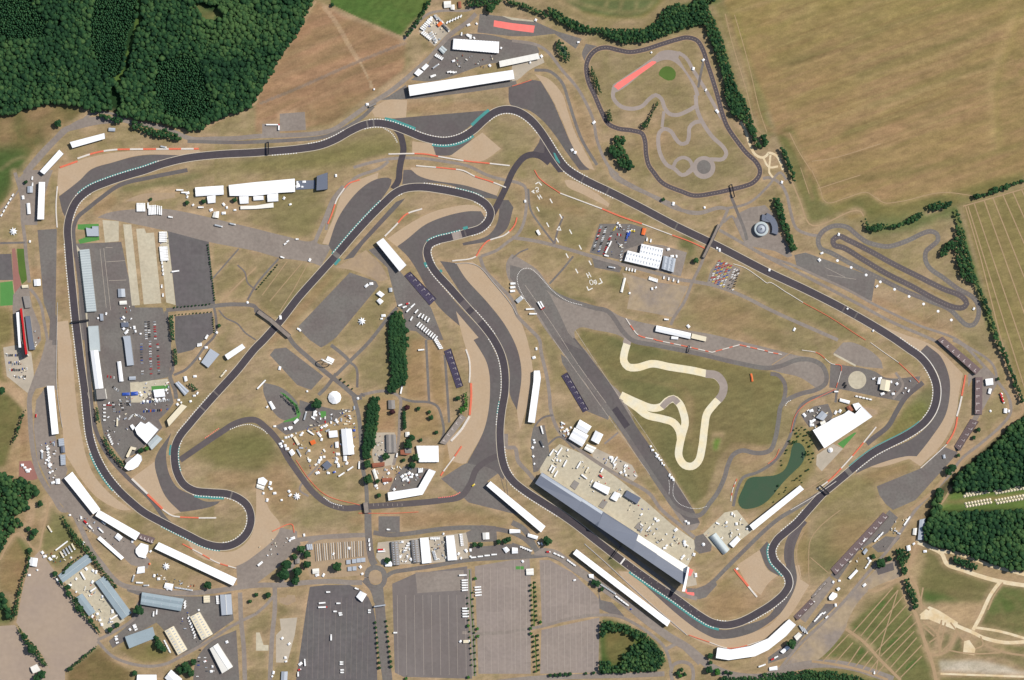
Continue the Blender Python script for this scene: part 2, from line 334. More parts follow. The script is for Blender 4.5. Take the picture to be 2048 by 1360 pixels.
SH=[('paved_yard',HS,'D1:320 320 800 1020 780 1080 640 1190 520 1290 400 1260 330 1150 210 1010 130 900 200 560 235 450 255 400'),('paved_yard',HS,'D1:-900 990 120 920 180 1010 240 1100 300 1160 400 1270 420 1360 380 1900 -900 1900'),('paved_yard',HS,'D1:400 1262 520 1292 520 1900 425 1900'),('paved_yard',CC,'D1:500 560 720 440 830 560 760 600 1000 880 850 980 620 660 560 620'),('paved_yard',TK,'D1:1060 820 1130 690 1020 650 1010 620 1130 650 1480 690 1760 680 1850 660 1870 880 1700 1000 1560 1100 1430 1160 1300 950 1250 900 900 1105 870 1050 1050 880'),('paved_yard',TK,'D1:1680 1060 1890 960 1915 1360 1540 1420 1570 1200'),('service_area',PT,'C1:290 480 370 370 440 760 540 1040 520 1110 740 1400;D1:1050 250 1200 400 1180 470 1050 440 900 300 700 150 560 40;C1:430 1240 300 960 270 700'),('service_area',PT,'C1:400 0 460 0 450 400 370 370 250 400 330 200'),('car_park',GC,'C1:25 60 130 40 250 100 270 260 270 430 215 420 55 290'),('service_area',TK,'B1:300 480 455 470 445 1150 460 1200 460 1400 390 1400 400 1200 350 1060'),('service_area',PT,'B1:250 0 425 0 400 60 300 400 300 440 200 440 160 200 150 60'),('pit_paddock',TK,'B1:600 590 970 575 1080 1100 1300 1100 1370 1360;C1:1360 230 1350 290 1140 330 1350 330 1390 500 1350 560 1270 640 1300 700 1180 830 1100 900 980 960 830 760 780 520 750 400 700 0;B1:640 1360 620 700'),('paddock_apron',CC,'C1:1040 340 1340 310 1350 400 1210 430 1130 500 1050 500'),('concrete_strip',CC,'B1:985 435 1050 435 1120 1080 1055 1085'),('concrete_strip',CC,'B1:1090 470 1155 468 1170 505 1232 500 1290 1065 1150 1075'),('concrete_strip',CC,'B1:1270 490 1340 490 1405 1080 1330 1060'),('concrete_strip',CC,'B1:820 400 950 410 950 570 840 580'),('parking_area',DT,'B1:1340 490 1670 570 1720 1070 1410 1105'),('old_runway',PT,'B1:780 380 840 350 1000 320 1300 310 1500 340 1800 410 2048 470;B2:0 470 240 530 440 570 460 560 500 590 610 600 520 770 440 740 180 700 0 650;B1:1670 575 1340 490 960 410'),('parking_area',DT,'B1:1400 1170 1700 1140 1705 1300 1620 1370;C1:1540 80 1420 110 1400 0'),('old_apron',TK,'B2:750 820 960 890 980 930 640 1340;C2:560 40 520 60 430 0;B2:360 1290 340 1250'),('dirt_yard','dirt','B2:640 780 880 640 1000 760 1060 870 1000 890 900 850 760 800'),('service_area',TK,'B2:900 640 1000 600 1160 820 1400 1100 1500 1360 1370 1360 1280 1290 1200 1280 1170 1120 1130 1090 1050 780'),('service_area',TK,'C2:150 70 240 60 540 290 440 400 330 360 110 120'),('kart_pad',TK,'C2:60 340 200 380 330 500 360 600 340 630 220 640 160 600 60 420'),('service_area',TK,'C2:350 480 480 520 640 560 760 550 640 640 460 700 240 760 150 690 340 600'),('paved_yard',GC,'C2:930 920 960 740 1110 740 1120 900 1100 1000 1060 1050 950 1010'),('paved_yard','dirt','C2:930 1030 1080 1000 1110 1140 1060 1215 940 1180'),('service_area',TK,'C2:1110 1100 1180 1010 1390 1030 1310 1180 1060 1215'),('service_area',TK,'C2:1480 1110 1650 1000 1750 960 1900 890 1960 1050 1850 1130 2048 1290 2100 1400 1700 1300 1660 1260'),('paved_yard','dirt','D2:450 260 880 210 900 400 880 480 860 520 600 540 430 540 380 300'),('paved_yard',GC,'D2:975 260 1690 180 1700 390 1440 420 1010 440 960 380'),('service_area',TK,'D2:1700 300 2048 270;D3:0 260 160 310 150 370 0 385;D2:1720 395'),('service_area',TK,'D2:980 50 1150 50 1150 180 980 180'),('service_area',TK,'D2:1680 180 1800 120 1920 130 1930 250 1700 260'),('service_area',PT,'D2:0 590 0 300 200 140 330 170 330 230 360 270 200 440'),('service_area',PT,'D1:1890 440 2048 330 2048 600 1900 620'),('car_park',DT,'D2:430 615 560 600 750 600 840 640 900 700 940 790 960 900 985 2000 230 2000 400 800'),('car_park','striped tarmac','D2:1090 590 1270 510 1690 450 1700 900 1730 1350 1180 1335 1110 1300'),('resurfaced_patch','pale tarmac','D2:1275 500 1660 480 1670 640 1290 665'),('car_park','brown car park','D2:1750 450 2048 400;D3:140 390 150 540 150 1310 0 1310;D2:1780 1310'),('car_park','brown car park','D3:220 400 300 400 480 500 650 660 700 720 700 840 240 930'),('car_park','brown car park','D3:235 960 700 860 690 1300 225 1310'),('concrete_pad',CC,'D2:0 980 30 980 60 1080 100 1080 100 1125 0 1125'),('dirt_patch','dirt','D2:190 700 240 700 250 680 310 680 320 730 250 760 190 740'),('parking_area',GC,'D2:190 870 330 860 310 1000 250 1220 160 1220 160 1000 200 960'),('parking_area',TK,'D3:690 640 710 720 800 740 900 850 850 860 700 790'),('paved_yard',TK,'A2:1560 300 1790 270 2048 320;A3:200 370 220 420 0 520;A2:1950 500 1400 650 1240 640 1330 560'),('paved_yard',GC,'A2:1300 250 1440 110 1560 240 1430 370'),('service_area',TK,'A2:1060 770 1200 680 1230 770 2048 640;A3:30 640 40 680 0 690;A2:1700 740 1280 790 1000 800'),('paved_yard',GC,'A3:0 520 240 440 260 500 140 560 40 640 0 650'),('helicopter_pad',PT,'A2:190 910 390 895 400 1040 190 1050'),('parking_area',PT,'A2:50 990 190 990 190 1080 50 1080'),('skid_pad',TK,'A2:1790 110 2048 140;A3:180 170 360 250 560 310 510 390 340 270 160 290 0 290;A2:1770 260'),('skid_surface','red surfacing','A2:1905 162;A3:0 185 183 205 172 262 0 240;A2:1900 212'),('pale_verge','concrete','A2:1960 125;A3:0 140 180 165 180 175 0 160'),('paved_yard',TK,'A3:590 350 690 370 580 490 560 430'),('parking_area',TK,'B3:700 430 950 430 1050 460 1080 540 1040 600 900 650 870 720 620 660'),('parking_area',PT,'B3:870 720 900 640 1040 590 1200 600 1400 660 1350 850 1170 810'),('dirt_yard','grey dirt','B3:880 820 1180 900 1410 930 1290 1180 1100 1140 920 1110 940 950'),('parking_area',PT,'B3:1560 900 1590 800 1660 720 1830 790 1750 960'),('resurfaced_patch',TK,'B3:640 700 800 730 880 780 860 820 660 780'),('car_park',PT,'G:1469 440 1480 425 1500 415 1530 410 1550 432 1560 470 1575 490 1585 512 1575 515 1550 502 1500 492 1485 475'),('driving_pad',TK,'B4:210 680 300 660 860 860 830 1050 230 770'),('old_runway',PT,'G:1013 525 1024 508 1045 520 1075 540 1094 565 1120 592 1150 605 1215 618 1240 632 1320 652 1420 668 1470 680 1540 697 1590 710 1640 722 1655 745 1655 770 1640 782 1600 755 1560 745 1536 738 1460 722 1380 705 1258 682 1236 670 1190 660 1160 655 1149 662 1150 676 1175 705 1219 765 1240 785 1274 855 1341 950 1387 1020 1400 1045 1392 1058 1375 1062 1346 1020 1324 985 1241 860 1199 805 1106 680 1088 655 1060 610 1040 585 1024 570 1014 550'),('runway_surface',RO,'G:1112 682 1150 676 1219 765 1274 855 1341 950 1387 1020 1400 1045 1380 1050 1352 1018 1324 985 1241 860 1199 805'),('runway_surface',TK,'G:1020 530 1040 535 1070 550 1100 590 1118 625 1136 665 1165 700 1120 680 1065 605 1035 575 1020 555'),('parking_area',TK,'C3:390 110 480 180 600 370 780 590 770 640 600 570 430 230 400 180'),('roundabout',TK,'D3:1470 210 1530 190 1600 270 1590 330 1500 350 1460 320 1440 280'),('pit_paddock',CC,'G:1119 888 1095 910 1080 935 1080 945 1084 950 1230 1070 1374 1135 1385 1112 1390 1095 1388 1080 1345 1050 1300 1010 1240 960 1170 910'),('concrete_yard',GC,'C3:680 870 960 1000 1010 1090 970 1130 650 950 640 900'),('concrete_yard',CC,'D3:1530 190 1700 20 1800 0 1930 160 1880 200 1690 350 1600 280'),('parking_area',TK,'C3:170 700 260 680 290 830 300 900 210 1050 170 1060 150 800'),('pit_exit_apron',TK,'D3:1440 640 1630 570 1640 600 1550 700 1490 715 1380 650'),('painted_apron','red surfacing','D3:1370 640 1450 625 1460 680 1430 700'),('concrete_yard',GC,'D3:1400 500 1460 490 1480 600 1400 615 1380 590'),('painted_apron','red surfacing','D3:1405 460 1450 480 1430 530 1400 520'),('paved_yard',TK,'C4:500 190 590 200 850 250 940 300 1220 290 1200 340 1060 490 900 460 560 390 490 380'),('old_runway',PT,'C4:600 20 680 20 900 160 920 230 700 200 520 110'),('concrete_path',CC,'C4:530 105 705 200 698 212 524 120'),('parking_area',TK,'C4:260 600 370 530 480 510 520 600 500 640 370 690 330 700'),('terrace',GC,'C4:390 920 520 830 600 870 430 1050 385 1000'),('lawn','green turf','C4:555 830 690 740 710 740 600 865'),('sand_yard','dirt','C4:745 530 870 560 880 590 820 610 780 570'),('service_area',PT,'C4:1600 270 1660 270 1720 220 1840 340 1760 480 1540 890 1490 870 1650 600 1640 300 1600 380'),('service_area',TK,'C4:870 1170 1240 1020 1400 850 1520 900 1450 980 1180 1280 1000 1360 940 1310 890 1240'),('service_area',TK,'D4:500 520 920 60 970 0 1040 60 960 180 720 330 560 560'),('service_area',TK,'D4:830 290 940 210 1060 220 960 330 880 340'),('dirt_yard','grey dirt','D4:860 450 1020 400 1060 530 800 650 640 880 620 950 350 1230 90 1290 600 730 860 480'),('dark_patch',RO,'D4:860 460 1000 420 1010 480 880 520'),('service_area',TK,'D4:300 960 460 750 560 750 460 850 290 1000 170 1170 0 1230 0 1180'),('service_area',PT,'D4:400 620 490 530 540 580 300 900 240 860'),('chalk_yard','chalk','D4:1210 840 1290 770 1360 800 1520 900 1500 960 1300 880'),('chalk_yard','chalk','D4:1570 1050 1610 1040 1660 1110 1650 1160 1560 1150'),('sports_court','green turf','B1:0 900 100 888 120 1080 0 1088'),('sports_court',DT,'B1:-600 690 90 670 105 880 -600 890'),('brick_path','brick paving','B1:95 630 120 625 170 920 195 1160 170 1110 130 1080 105 880'),('service_area',PT,'B1:105 1000 170 920 230 920 240 1000 260 1100 320 1250 330 1360;C1:300 40 200 60 130 30;B1:100 1110'),('lawn','lush grass','B1:135 630 200 630 215 880 175 915 150 820'),('lawn','green turf','B1:622 435 790 430 795 560 640 590 625 560 680 540 690 480 620 475'),('lawn','green turf','C1:1210 370 1350 360 1355 385 1215 412'),('paved_yard','brick paving','C1:155 970 250 965 290 1060 300 1110 270 1120 150 1110'),('lawn','green turf','C2:515 570 560 570 560 620 520 620'),('lawn','green turf','D3:30 450 95 450 95 475 30 475'),('green_strip','green turf','C2:190 415 230 430 330 520 358 590 335 640 220 660 222 648 330 610 310 530'),('pit_wall_strip',CC,'B1:612 600 640 640 697 1130 700 1180 712 1360;C1:730 130 755 300 775 400 765 520 752 400 700 60 680 0;B1:690 1360 660 1130'),('dirt_patch','dirt','B1:1000 250 1080 210 1150 190 1400 180 1400 220 1200 250'),('gravel_trap',GV,'A1:470 1345 560 1310 700 1262 900 1222 1200 1203 1590 1198 1610 1220 1530 1240 1130 1240 900 1300 730 1362;B1:640 80 540 160 475 205 460 130'),('runoff_area',RO,'G:282 311 382 311 360 318 300 332 260 345 200 364 165 390 148 410 137 440 128 430 118 393 135 380 160 360 182 339 225 325'),('gravel_trap',GV,'B1:460 1215 545 1205 565 1360;C1:570 0 640 700 740 1060 870 1220 1050 1360;D1:970 0;C1:790 1270 700 1180 570 990 520 900 500 700 470 400 460 0;B1:450 1360'),('gravel_trap',GV,'C1:1050 1110 1240 970 1270 1130 1330 1260 1450 1380;D1:1400 30 1360 50 1300 0'),('runoff_area',RO,'C1:1240 960 1370 740 1330 900 1350 1060 1420 1180 1540 1240 1640 1290 1760 1290 1740 1310 1500 1370 1440 1375 1330 1260 1270 1130'),('gravel_trap',GV,'D1:1500 240 1740 330 1860 330 1960 270 2020 180 2048 0;C2:0 1180 30 1160;D2:110 0 190 110 180 180 20 340;D1:1880 450 1800 440 1560 350'),('gravel_trap',GV,'B2:530 590 620 380 690 180 740 120 830 75 980 20 970 80 850 160 740 290 660 420 590 600'),('runoff_area',RO,'B2:580 600 650 400 730 270 850 140 960 75 1060 62 1085 75 1080 110 1020 210 620 670'),('runoff_area',RO,'B2:1180 0 1240 0 1300 40 1700 120 1920 200 1950 235 1800 215 1640 150 1500 110 1270 105 1170 115'),('gravel_trap',GV,'A2:1240 1340 1560 1345;B2:1740 50 1960 120 1925 205 1700 130 1300 45 1235 -10'),('gravel_trap',GV,'B2:1050 550 1210 440 1400 340 1500 310 1760 285 1840 340 1700 350 1500 390 1350 450 1130 615'),('runoff_area',RO,'B2:1130 610 1200 560 1350 440 1500 375 1700 330 1800 330 1830 380 1790 440 1650 480 1400 560 1340 620 1340 720 1380 790 1610 1070 1860 1350;C2:1900 70 1975 250 1990 450 1950 700 1940 900 1990 1040 1980 1120 1900 1040 1690 985 1830 700 1872 400 1845 200 1740 0;B2:1450 1080 1220 700'),('gravel_trap',GV,'B2:1600 1130 1780 1340;C2:1740 0 1845 180 1872 350 1830 700 1680 985 1650 990 1550 960 1525 810 1700 620 1720 340 1680 70 1660 0'),('gravel_trap',GV,'G:912 528 945 523 960 535 1024 610 1050 665 1062 715 1066 760 1040 860 1034 820 1043 745 1035 700 1010 650 975 605 930 555'),('runoff_area',RO,'G:880 522 912 526 930 555 975 605 1010 650 1035 700 1043 745 1034 820 1020 790 1019 740 1010 705 990 672 935 605'),('runoff_area',RO,'B2:1950 240 2020 240 2060 300 2000 480 1880 560 1660 605 1650 585 1860 520 1930 420'),('gravel_trap',GV,'A2:920 870 1050 800 1210 800 1200 940 1100 945 950 935'),('runoff_area',RO,'A2:1080 950 1880 880 1750 980 1600 1080 1480 1095 1330 1070'),('gravel_trap',GV,'A2:1250 1130 1420 1150 1440 1240 1250 1230'),('runoff_area',RO,'A2:1410 1150 1560 1170 1730 1110 1640 1200 1560 1240 1440 1245'),('gravel_trap',GV,'A2:1550 1250 1810 1060 1960 1190 1800 1290'),('runoff_area',RO,'A2:2020 700;A3:0 690 160 640 230 650 320 800 400 980 480 1160 620 1360 540 1360 430 1210 350 1090 240 960 130 880 0 850;A2:2030 830'),('gravel_trap',GV,'A3:180 590 290 630 400 750 450 900 500 1050 620 1280 660 1360 600 1340 480 1160 400 960 320 790 230 650'),('link_apron','link asphalt','A3:240 1050 262 1100 285 1230 265 1250 165 1215 215 1140'),('gravel_trap',GV,'B3:420 85 450 78 680 190 780 270 770 295 560 190 440 130'),('gravel_trap',GV,'B4:1000 1360 900 1240 1100 1320 1220 1360;C4:1340 60 1560 270 1530 420 1500 610 1400 820 1220 1010 1130 950 870 1020 800 1015 1110 930 1190 930 1300 790 1420 600 1455 430 1450 300 1380 130 1310 70 1210 90 1050 0'),('runoff_area',RO,'C4:1200 110 1270 40 1310 70 1380 130 1450 300 1455 430 1420 600 1300 790 1190 930 1110 930 830 1010 700 1070 760 980 1180 770 1330 620 1385 450 1370 300 1290 170'),('gravel_trap',GV,'D3:850 490 950 500 1450 930 1620 1020 1900 980 2048 930;D4:120 800 230 560 200 450 250 440 270 560 330 600 170 850 0 1010;D3:2048 1020 1740 1110 1420 1010 920 600'),('runoff_area',RO,'D3:940 490 1640 950 1700 960 1900 910 2048 850;D4:80 750 160 640 180 560 160 470 130 400 160 210 300 90 210 320 210 400 230 560 120 800 0 910;D3:1900 990 1640 1030 1560 1000 1430 920'),('gravel_trap',GV,'D3:1800 440 1980 320;D4:0 480 80 520 0 590;D3:1990 680 1890 600'),('runoff_area',RO,'D3:1980 320 2040 250;D4:0 260 20 400 100 490 90 530 0 470'),('runoff_strip',RO,'B2:700 720 1120 255 1195 225 1140 290 860 590 780 700'),]
RD=[('service_road',PT,9,'A1:180 1420 330 1250 450 1120 560 1020 650 970 800 950 960 955 1080 985 1250 1010 1400 1060 1530 1110 1700 1110 1900 1105 2048 1090;A2:300 1080 500 1065 620 1035 760 940 900 840 1060 740 1200 630 1400 450 1550 280 1700 170 1760 110'),('service_road',PT,12,'A1:200 1390 330 1230 450 1110 520 1040;A1:620 1010 800 970 950 960'),('service_road',TK,7,'A1:1500 1130 1900 1140 2048 1135;A2:300 1120 560 1090 700 1030 860 930 940 850'),('service_road',PT,5,'A1:640 985 700 930 760 905 900 910 1000 960'),('dirt_track','worn path',4,'A1:1640 1020 1800 940 1950 870 2048 820;A2:20 760 50 660 150 520 300 270 480 10'),('service_road',PT,5,'A2:1180 320 1300 180 1380 110 1500 85 1700 80 1800 30 1950 -20'),('service_road',PT,6,'A3:0 325 200 360 280 410 400 560 520 700 600 840 650 960 680 1120 780 1340 850 1400'),('service_road',TK,6,'A3:180 560 300 570 400 660 450 800 500 960 560 1120 680 1320'),('service_road',PT,7,'G:1219 335 1224 350 1260 372 1300 390 1355 418 1400 425 1440 415 1455 418'),('perimeter_road',PT,6,'A2:780 1340 920 1300 1080 1270 1300 1265 1500 1290 1700 1330;B3:-200 40 -60 80 40 100 100 130 115 250 90 430 40 520 -40 580;B2:1930 640 1800 690'),('perimeter_road',PT,6,'B2:560 480 600 300 680 180 800 60 1000 -20;A2:1060 1290'),('perimeter_road',PT,8,'B2:430 740 480 560 540 420 620 230 700 130'),('perimeter_road',PT,7,'B2:1790 690 1830 800 1940 920 2048 1040;B3:40 1160 130 1260 220 1360;C3:230 80 280 300 300 440 310 560 370 720 480 830 640 950 860 1090 1100 1230 1180 1340;D3:1220 20 1330 110 1460 220'),('service_road',PT,7,'B3:0 540 200 570 400 620 640 690 900 760 1170 830 1330 875 1440 890 1640 930 1850 1010 2048 1110;B4:150 1180 400 1290 560 1360'),('service_road',PT,6,'B3:1450 880 1500 780 1600 540 1680 420 1730 310'),('service_road',PT,6,'B3:1440 900 1380 1050 1290 1190 1270 1240'),('service_road',TK,4,'B3:130 150 150 320 240 460 340 590'),('service_road',TK,4,'B3:490 690 400 800 300 910'),('service_road',TK,4,'B3:340 590 370 470 410 370'),('service_road',TK,3,'B3:0 710 60 660 130 630'),('service_road',PT,5,'B3:800 0 860 60 980 130 1120 200 1300 280 1400 340 1500 350 1640 310 1760 300 1900 260 2048 130;B4:100 20 150 80'),('service_road',PT,6,'B4:-40 70 0 60 100 110 150 200 180 330 230 470 310 510 420 530'),('service_road',TK,6,'B4:-300 200;B3:1800 330 1860 480 1880 560'),('service_road',PT,5,'B3:1690 420 1760 370 1800 440 1880 590 2048 690;B4:200 760 420 860 640 960 860 1080 1200 1240 1500 1350;C4:1560 30 1800 200 1840 350'),('service_road',PT,6,'B3:1660 480 1800 560 2048 700;B4:300 850 700 1060 1000 1220 1300 1350;C4:1360 20 1500 130'),('perimeter_road',PT,6,'C4:1480 0 1560 40 1720 200 1850 350 1930 470 1940 580 1850 700 1700 830 1560 940 1450 1080;D4:1180 0 1100 120 960 320 800 500 600 740 440 900 250 1080 50 1330'),('dirt_track','worn path',6,'C4:1880 160 1960 400 2040 560 1900 690 1700 860 1560 970 1500 1060'),('dirt_track','worn path',6,'C4:1450 1050 1330 1200 1140 1360'),('dirt_track','worn path',4,'C4:1330 1360 1400 1290 1470 1180'),('service_road',TK,5,'C4:540 500 560 390 570 380'),('service_road',PT,5,'C4:1020 260 1080 360 1000 470'),('service_road',RO,10,'C4:1240 340 1100 460 1030 570 960 690 850 780 790 830'),('perimeter_road',PT,10,'C1:400 0 380 160 330 280 240 450 240 600 250 760 270 920 300 1040 360 1160 430 1260 500 1360;D1:560 0 640 130 730 320 830 450 900 540 980 600 1130 630 1300 655 1500 665 1700 650 1900 620 2048 600'),('perimeter_road',PT,6,'C1:380 0 340 150 280 300 230 440'),('perimeter_road',PT,7,'B1:235 900 210 700 200 560 180 400 170 200 120 20'),('perimeter_road',PT,6,'B1:240 950 290 1010 330 1090 350 1200 380 1360;C1:390 60'),('service_road',TK,4,'B1:0 585 200 580'),('service_road',PT,3,'B1:0 330 100 230 200 80'),('dirt_track','worn path',4,'D1:0 400 60 280 130 190 190 210 260 300 300 320 340 180 380 0;C1:380 1300 370 1250'),('service_road',PT,6,'D1:780 1050 900 1170 1050 1230 1200 1250 1330 1230 1450 1170 1650 1060 1850 930 2048 830;D2:0 830 80 760 140 690'),('service_road',PT,6,'D1:780 1040 900 980 1060 880 1100 830'),('service_road',PT,9,'D1:1920 660 1930 900 1950 1100 1960 1400'),('service_road',PT,9,'D2:150 600 150 800 130 1000 120 1180 110 1400'),('service_road',PT,4,'D1:1750 690 1780 850'),('service_road',PT,10,'D2:-100 610 60 600 200 600 400 580 600 570 750 580 850 580'),('service_road',PT,8,'D2:200 580 400 300 460 240 700 210 860 200'),('service_road',PT,9,'D2:330 240 500 220 700 205 880 200'),('entrance_road',TK,14,'D2:895 0 900 200 930 400 950 440'),('hedge_strip','pale tarmac',9,'D2:1705 470 1712 700 1735 1000 1745 1330'),('hedge_strip','lush grass',2.4,'D3:172 570 178 950'),('hedge_strip','lush grass',2.4,'D3:186 1000 198 1300'),('hedge_strip','lush grass',1.8,'D2:1708 480 1716 700 1738 1000 1748 1330'),('roundabout',TK,10,'D2:885 540 900 480 955 460 1010 480 1030 540 1010 600 955 620 905 600 885 540'),('entrance_road',TK,20,'D2:975 600 990 760 1010 1000 1030 1200 1050 1340 1060 1500'),('service_road',TK,8,'D2:860 560 930 640 960 740'),('service_road',TK,8,'D2:1030 540 1090 500 1200 480 1400 450 1700 400 2048 380;D3:180 370 280 360'),('service_road',TK,9,'D2:940 180 1060 200 1200 190 1500 150 1700 140 1900 150 2048 180;D3:100 230 200 320 350 380 500 450'),('service_road',PT,16,'D3:180 330 340 350 480 450 700 600 900 740 1100 900 1250 1010 1400 1100 1500 1180 1600 1260 1800 1330 2048 1330;D4:60 1300 300 1240 500 1230 700 1260 860 1310 1000 1360'),('service_road',TK,11,'D3:0 100 90 150 200 330'),('service_road',PT,6,'D3:0 970 240 930 500 860 700 840 850 850 1000 920 1130 1010 1220 1100 1260 1200 1270 1260'),('service_road',PT,6,'D2:1650 980 1800 990 2048 975'),('service_road',PT,7,'D3:1240 1110 1330 1070 1400 1130 1500 1230'),('roundabout',PT,7,'D3:1270 1300 1290 1240 1360 1215 1430 1240 1450 1300 1440 1370 1360 1400 1290 1370 1270 1300'),('service_road',PT,10,'D3:-300 1400 200 1345 600 1330 1000 1320 1220 1310'),('infield_road',TK,9,'B2:0 1110 100 1190 250 1320;C2:300 30 420 140 560 260 700 370 780 440 820 470'),('infield_road',TK,8,'B1:1330 1120 1600 1100 1900 1075 2048 1100;B2:0 1130 60 1160'),('infield_road',TK,8,'B1:1330 1130 1340 1360;C1:1350 50 1370 180 1380 240 1360 280 1400 400 1410 470'),('infield_road',TK,4,'C1:1340 290 1240 310 1110 330'),('infield_road',TK,5,'C1:1390 280 1480 240 1560 160 1640 50;B1:1720 1320 1730 1200 1710 1090'),('infield_road',TK,4,'B2:180 710 0 920;B1:1980 1040'),('infield_road',TK,3,'B1:1700 870 1910 630'),('dirt_track','worn path',3,'B1:1760 1060 1900 920 2048 780'),('infield_road',TK,3,'B1:1900 760 1960 820 1980 900 2048 960'),('infield_road',TK,3,'B1:1750 1120 1800 1180 1900 1230 1960 1300 2048 1360'),('infield_road',TK,8,'C2:780 450 820 600 840 800 850 1000 880 1160 890 1360'),('infield_road',TK,7,'C2:640 280 750 170 900 20;B2:1060 1180 1130 1100'),('infield_road',TK,7,'C2:640 270 560 380 500 440'),('infield_road',TK,5,'C2:740 170 800 220 810 380'),('infield_road',TK,7,'C2:600 40 700 120 760 180'),('infield_road',TK,5,'C2:1140 460 1250 490 1390 500 1450 530 1480 600 1500 760 1480 800'),('infield_road',TK,5,'C2:1360 0 1370 200 1385 500'),('infield_road',TK,5,'C2:1510 120 1530 400 1545 660'),('infield_road',PT,6,'C2:830 440 1050 410 1150 460 1150 600 1140 800 1120 920 1100 1000'),('infield_road',TK,9,'C2:850 450 860 430'),('infield_road','tarmac',12,'C2:820 440 826 480'),('service_road',TK,4,'C3:500 870 380 775 270 850'),('service_road',TK,4,'C3:330 600 250 620 190 680 170 740'),('service_road',PT,4,'C3:740 830 850 740'),('pit_lane',PT,8,'C2:2000 750 2010 860;C3:20 860 50 970 130 1060 200 1140 420 1290;D3:700 150 900 330 1200 560 1320 660 1480 710'),('pit_lane',TK,8,'D3:1400 640 1500 640 1600 580 1700 480 1850 330 2048 140;D4:100 60 200 0;C4:480 1180 560 1120'),('pit_lane',RO,8,'B1:1500 0 1200 60 960 120 800 230 700 310 620 380 590 460 590 560 620 760 650 1000 680 1250;C1:700 100 730 500 760 700 850 900 1000 1080 1200 1270;D1:1350 100 1480 180'),('service_road',PT,4,'C2:420 1250 350 1200 500 1000'),('chalk_road','chalk',8,'D4:1180 250 1300 300 1390 350 1430 430 1560 480 1700 530 1850 570 2100 610'),('chalk_road','chalk',7,'D4:1860 570 1780 680 1700 850 1640 960'),('chalk_road','chalk',7,'D4:1220 860 1400 870 1520 930 1640 980 1720 1020 1900 1060 2100 1050'),('chalk_road','chalk',5,'D4:1660 940 1850 970 2100 1040'),('dirt_track','worn path',5,'D4:1190 250 1150 400 1120 520 1180 600 1210 700 1230 800'),('dirt_track','worn path',7,'D4:1060 540 1100 700 1180 830 1230 980 1280 1130 1320 1250 1350 1400'),('dirt_track','worn path',5,'D4:1280 1150 1360 1160 1440 1120 1510 990'),('dirt_track','worn path',4,'D4:1240 890 1300 940 1360 1000 1380 1080 1370 1150'),('dirt_track','worn path',3,['D4:1350 1010 1390 900','D4:1420 900 1370 1130']),('dirt_track','worn path',5,'D4:350 1210 500 1230 700 1270 860 1320 960 1360'),('dirt_track','worn path',6,'D4:620 950 760 1050 900 1200 1060 1360'),('dirt_track','worn path',5,'D4:1040 560 850 650 800 640'),('chalk_road','chalk',4,'D4:1380 1310 2100 1335'),('dirt_track','worn path',4,'D4:1750 1090 1900 1140 2100 1170'),('chalk_road','chalk',5,'A3:1830 975 1870 1050 1900 1150 1950 1240 2010 1260 2048 1230;A4:0 1225 60 1240 100 1300 120 1360'),('chalk_road','chalk',4,'A3:2010 1260 2048 1330;A4:20 1340 80 1330'),('chalk_road','chalk',4,'A4:20 1240 10 1340;B4:10 20 40 60'),('dirt_track','worn path',2.5,'B4:190 90 260 260 330 430 360 445 740 330 765 370'),('dirt_track','worn path',2,'B4:1280 350 1400 310'),]
# ---------------------------------------------------------------- the ground: one sheet with soil and grass colours
GS=2.5;GX0,GY0=-230.0,-230.0;GNX,GNY=1004,728
G=np.zeros((GNY,GNX,3),np.float32)
def srgb(c):return np.array([lin(v)*ALB for v in c],np.float32)
def smooth_noise(cell,seed,sx=1.0,sy=1.0,ang=0):
 r=np.random.default_rng(seed);yy,xx=np.mgrid[0:GNY,0:GNX].astype(np.float32)
 a=math.radians(ang);u=(xx*math.cos(a)+yy*math.sin(a))*GS/(cell*sx)+500;v=(-xx*math.sin(a)+yy*math.cos(a))*GS/(cell*sy)+500
 N=r.random((512,512)).astype(np.float32);iu=np.floor(u).astype(int);iv=np.floor(v).astype(int);fu=u-iu;fv=v-iv
 fu=fu*fu*(3-2*fu);fv=fv*fv*(3-2*fv);iu%=511;iv%=511
 return N[iv,iu]*(1-fu)*(1-fv)+N[iv,iu+1]*fu*(1-fv)+N[iv+1,iu]*(1-fu)*fv+N[iv+1,iu+1]*fu*fv
def fbm(cell,seed,sx=1.0,sy=1.0,ang=0):return(smooth_noise(cell,seed,sx,sy,ang)*.5+smooth_noise(cell/2.2,seed+1,sx,sy,ang)*.3+smooth_noise(cell/5,seed+2,sx,sy,ang)*.2)
def blur(m,r):
 k=max(1,int(r/GS))
 if r<GS:return m
 for ax in(0,1):
  for _ in range(2):
   pad=[(k+1,k)if i==ax else(0,0)for i in(0,1)]
   cs=np.cumsum(np.pad(m,pad,mode='edge'),axis=ax,dtype=np.float64)
   m=((cs[2*k+1:,:]-cs[:-2*k-1,:])if ax==0 else(cs[:,2*k+1:]-cs[:,:-2*k-1])).astype(np.float32)/(2*k+1)
 return m
def polymask(pts):
 m=np.zeros((GNY,GNX),np.float32);n=len(pts)
 ys=[p[1]for p in pts]
 for j in range(max(0,int((min(ys)-GY0)/GS)),min(GNY,int((max(ys)-GY0)/GS)+2)):
  y=GY0+j*GS;xs=[]
  for k in range(n):
   (ax,ay),(bx,by)=pts[k-1],pts[k]
   if(ay>y)!=(by>y):xs.append(ax+(y-ay)/(by-ay)*(bx-ax))
  xs.sort()
  for u in range(0,len(xs)-1,2):
   a=max(0,int(math.ceil((xs[u]-GX0)/GS)));b=min(GNX,int((xs[u+1]-GX0)/GS)+1)
   if b>a:m[j,a:b]=1
 return m
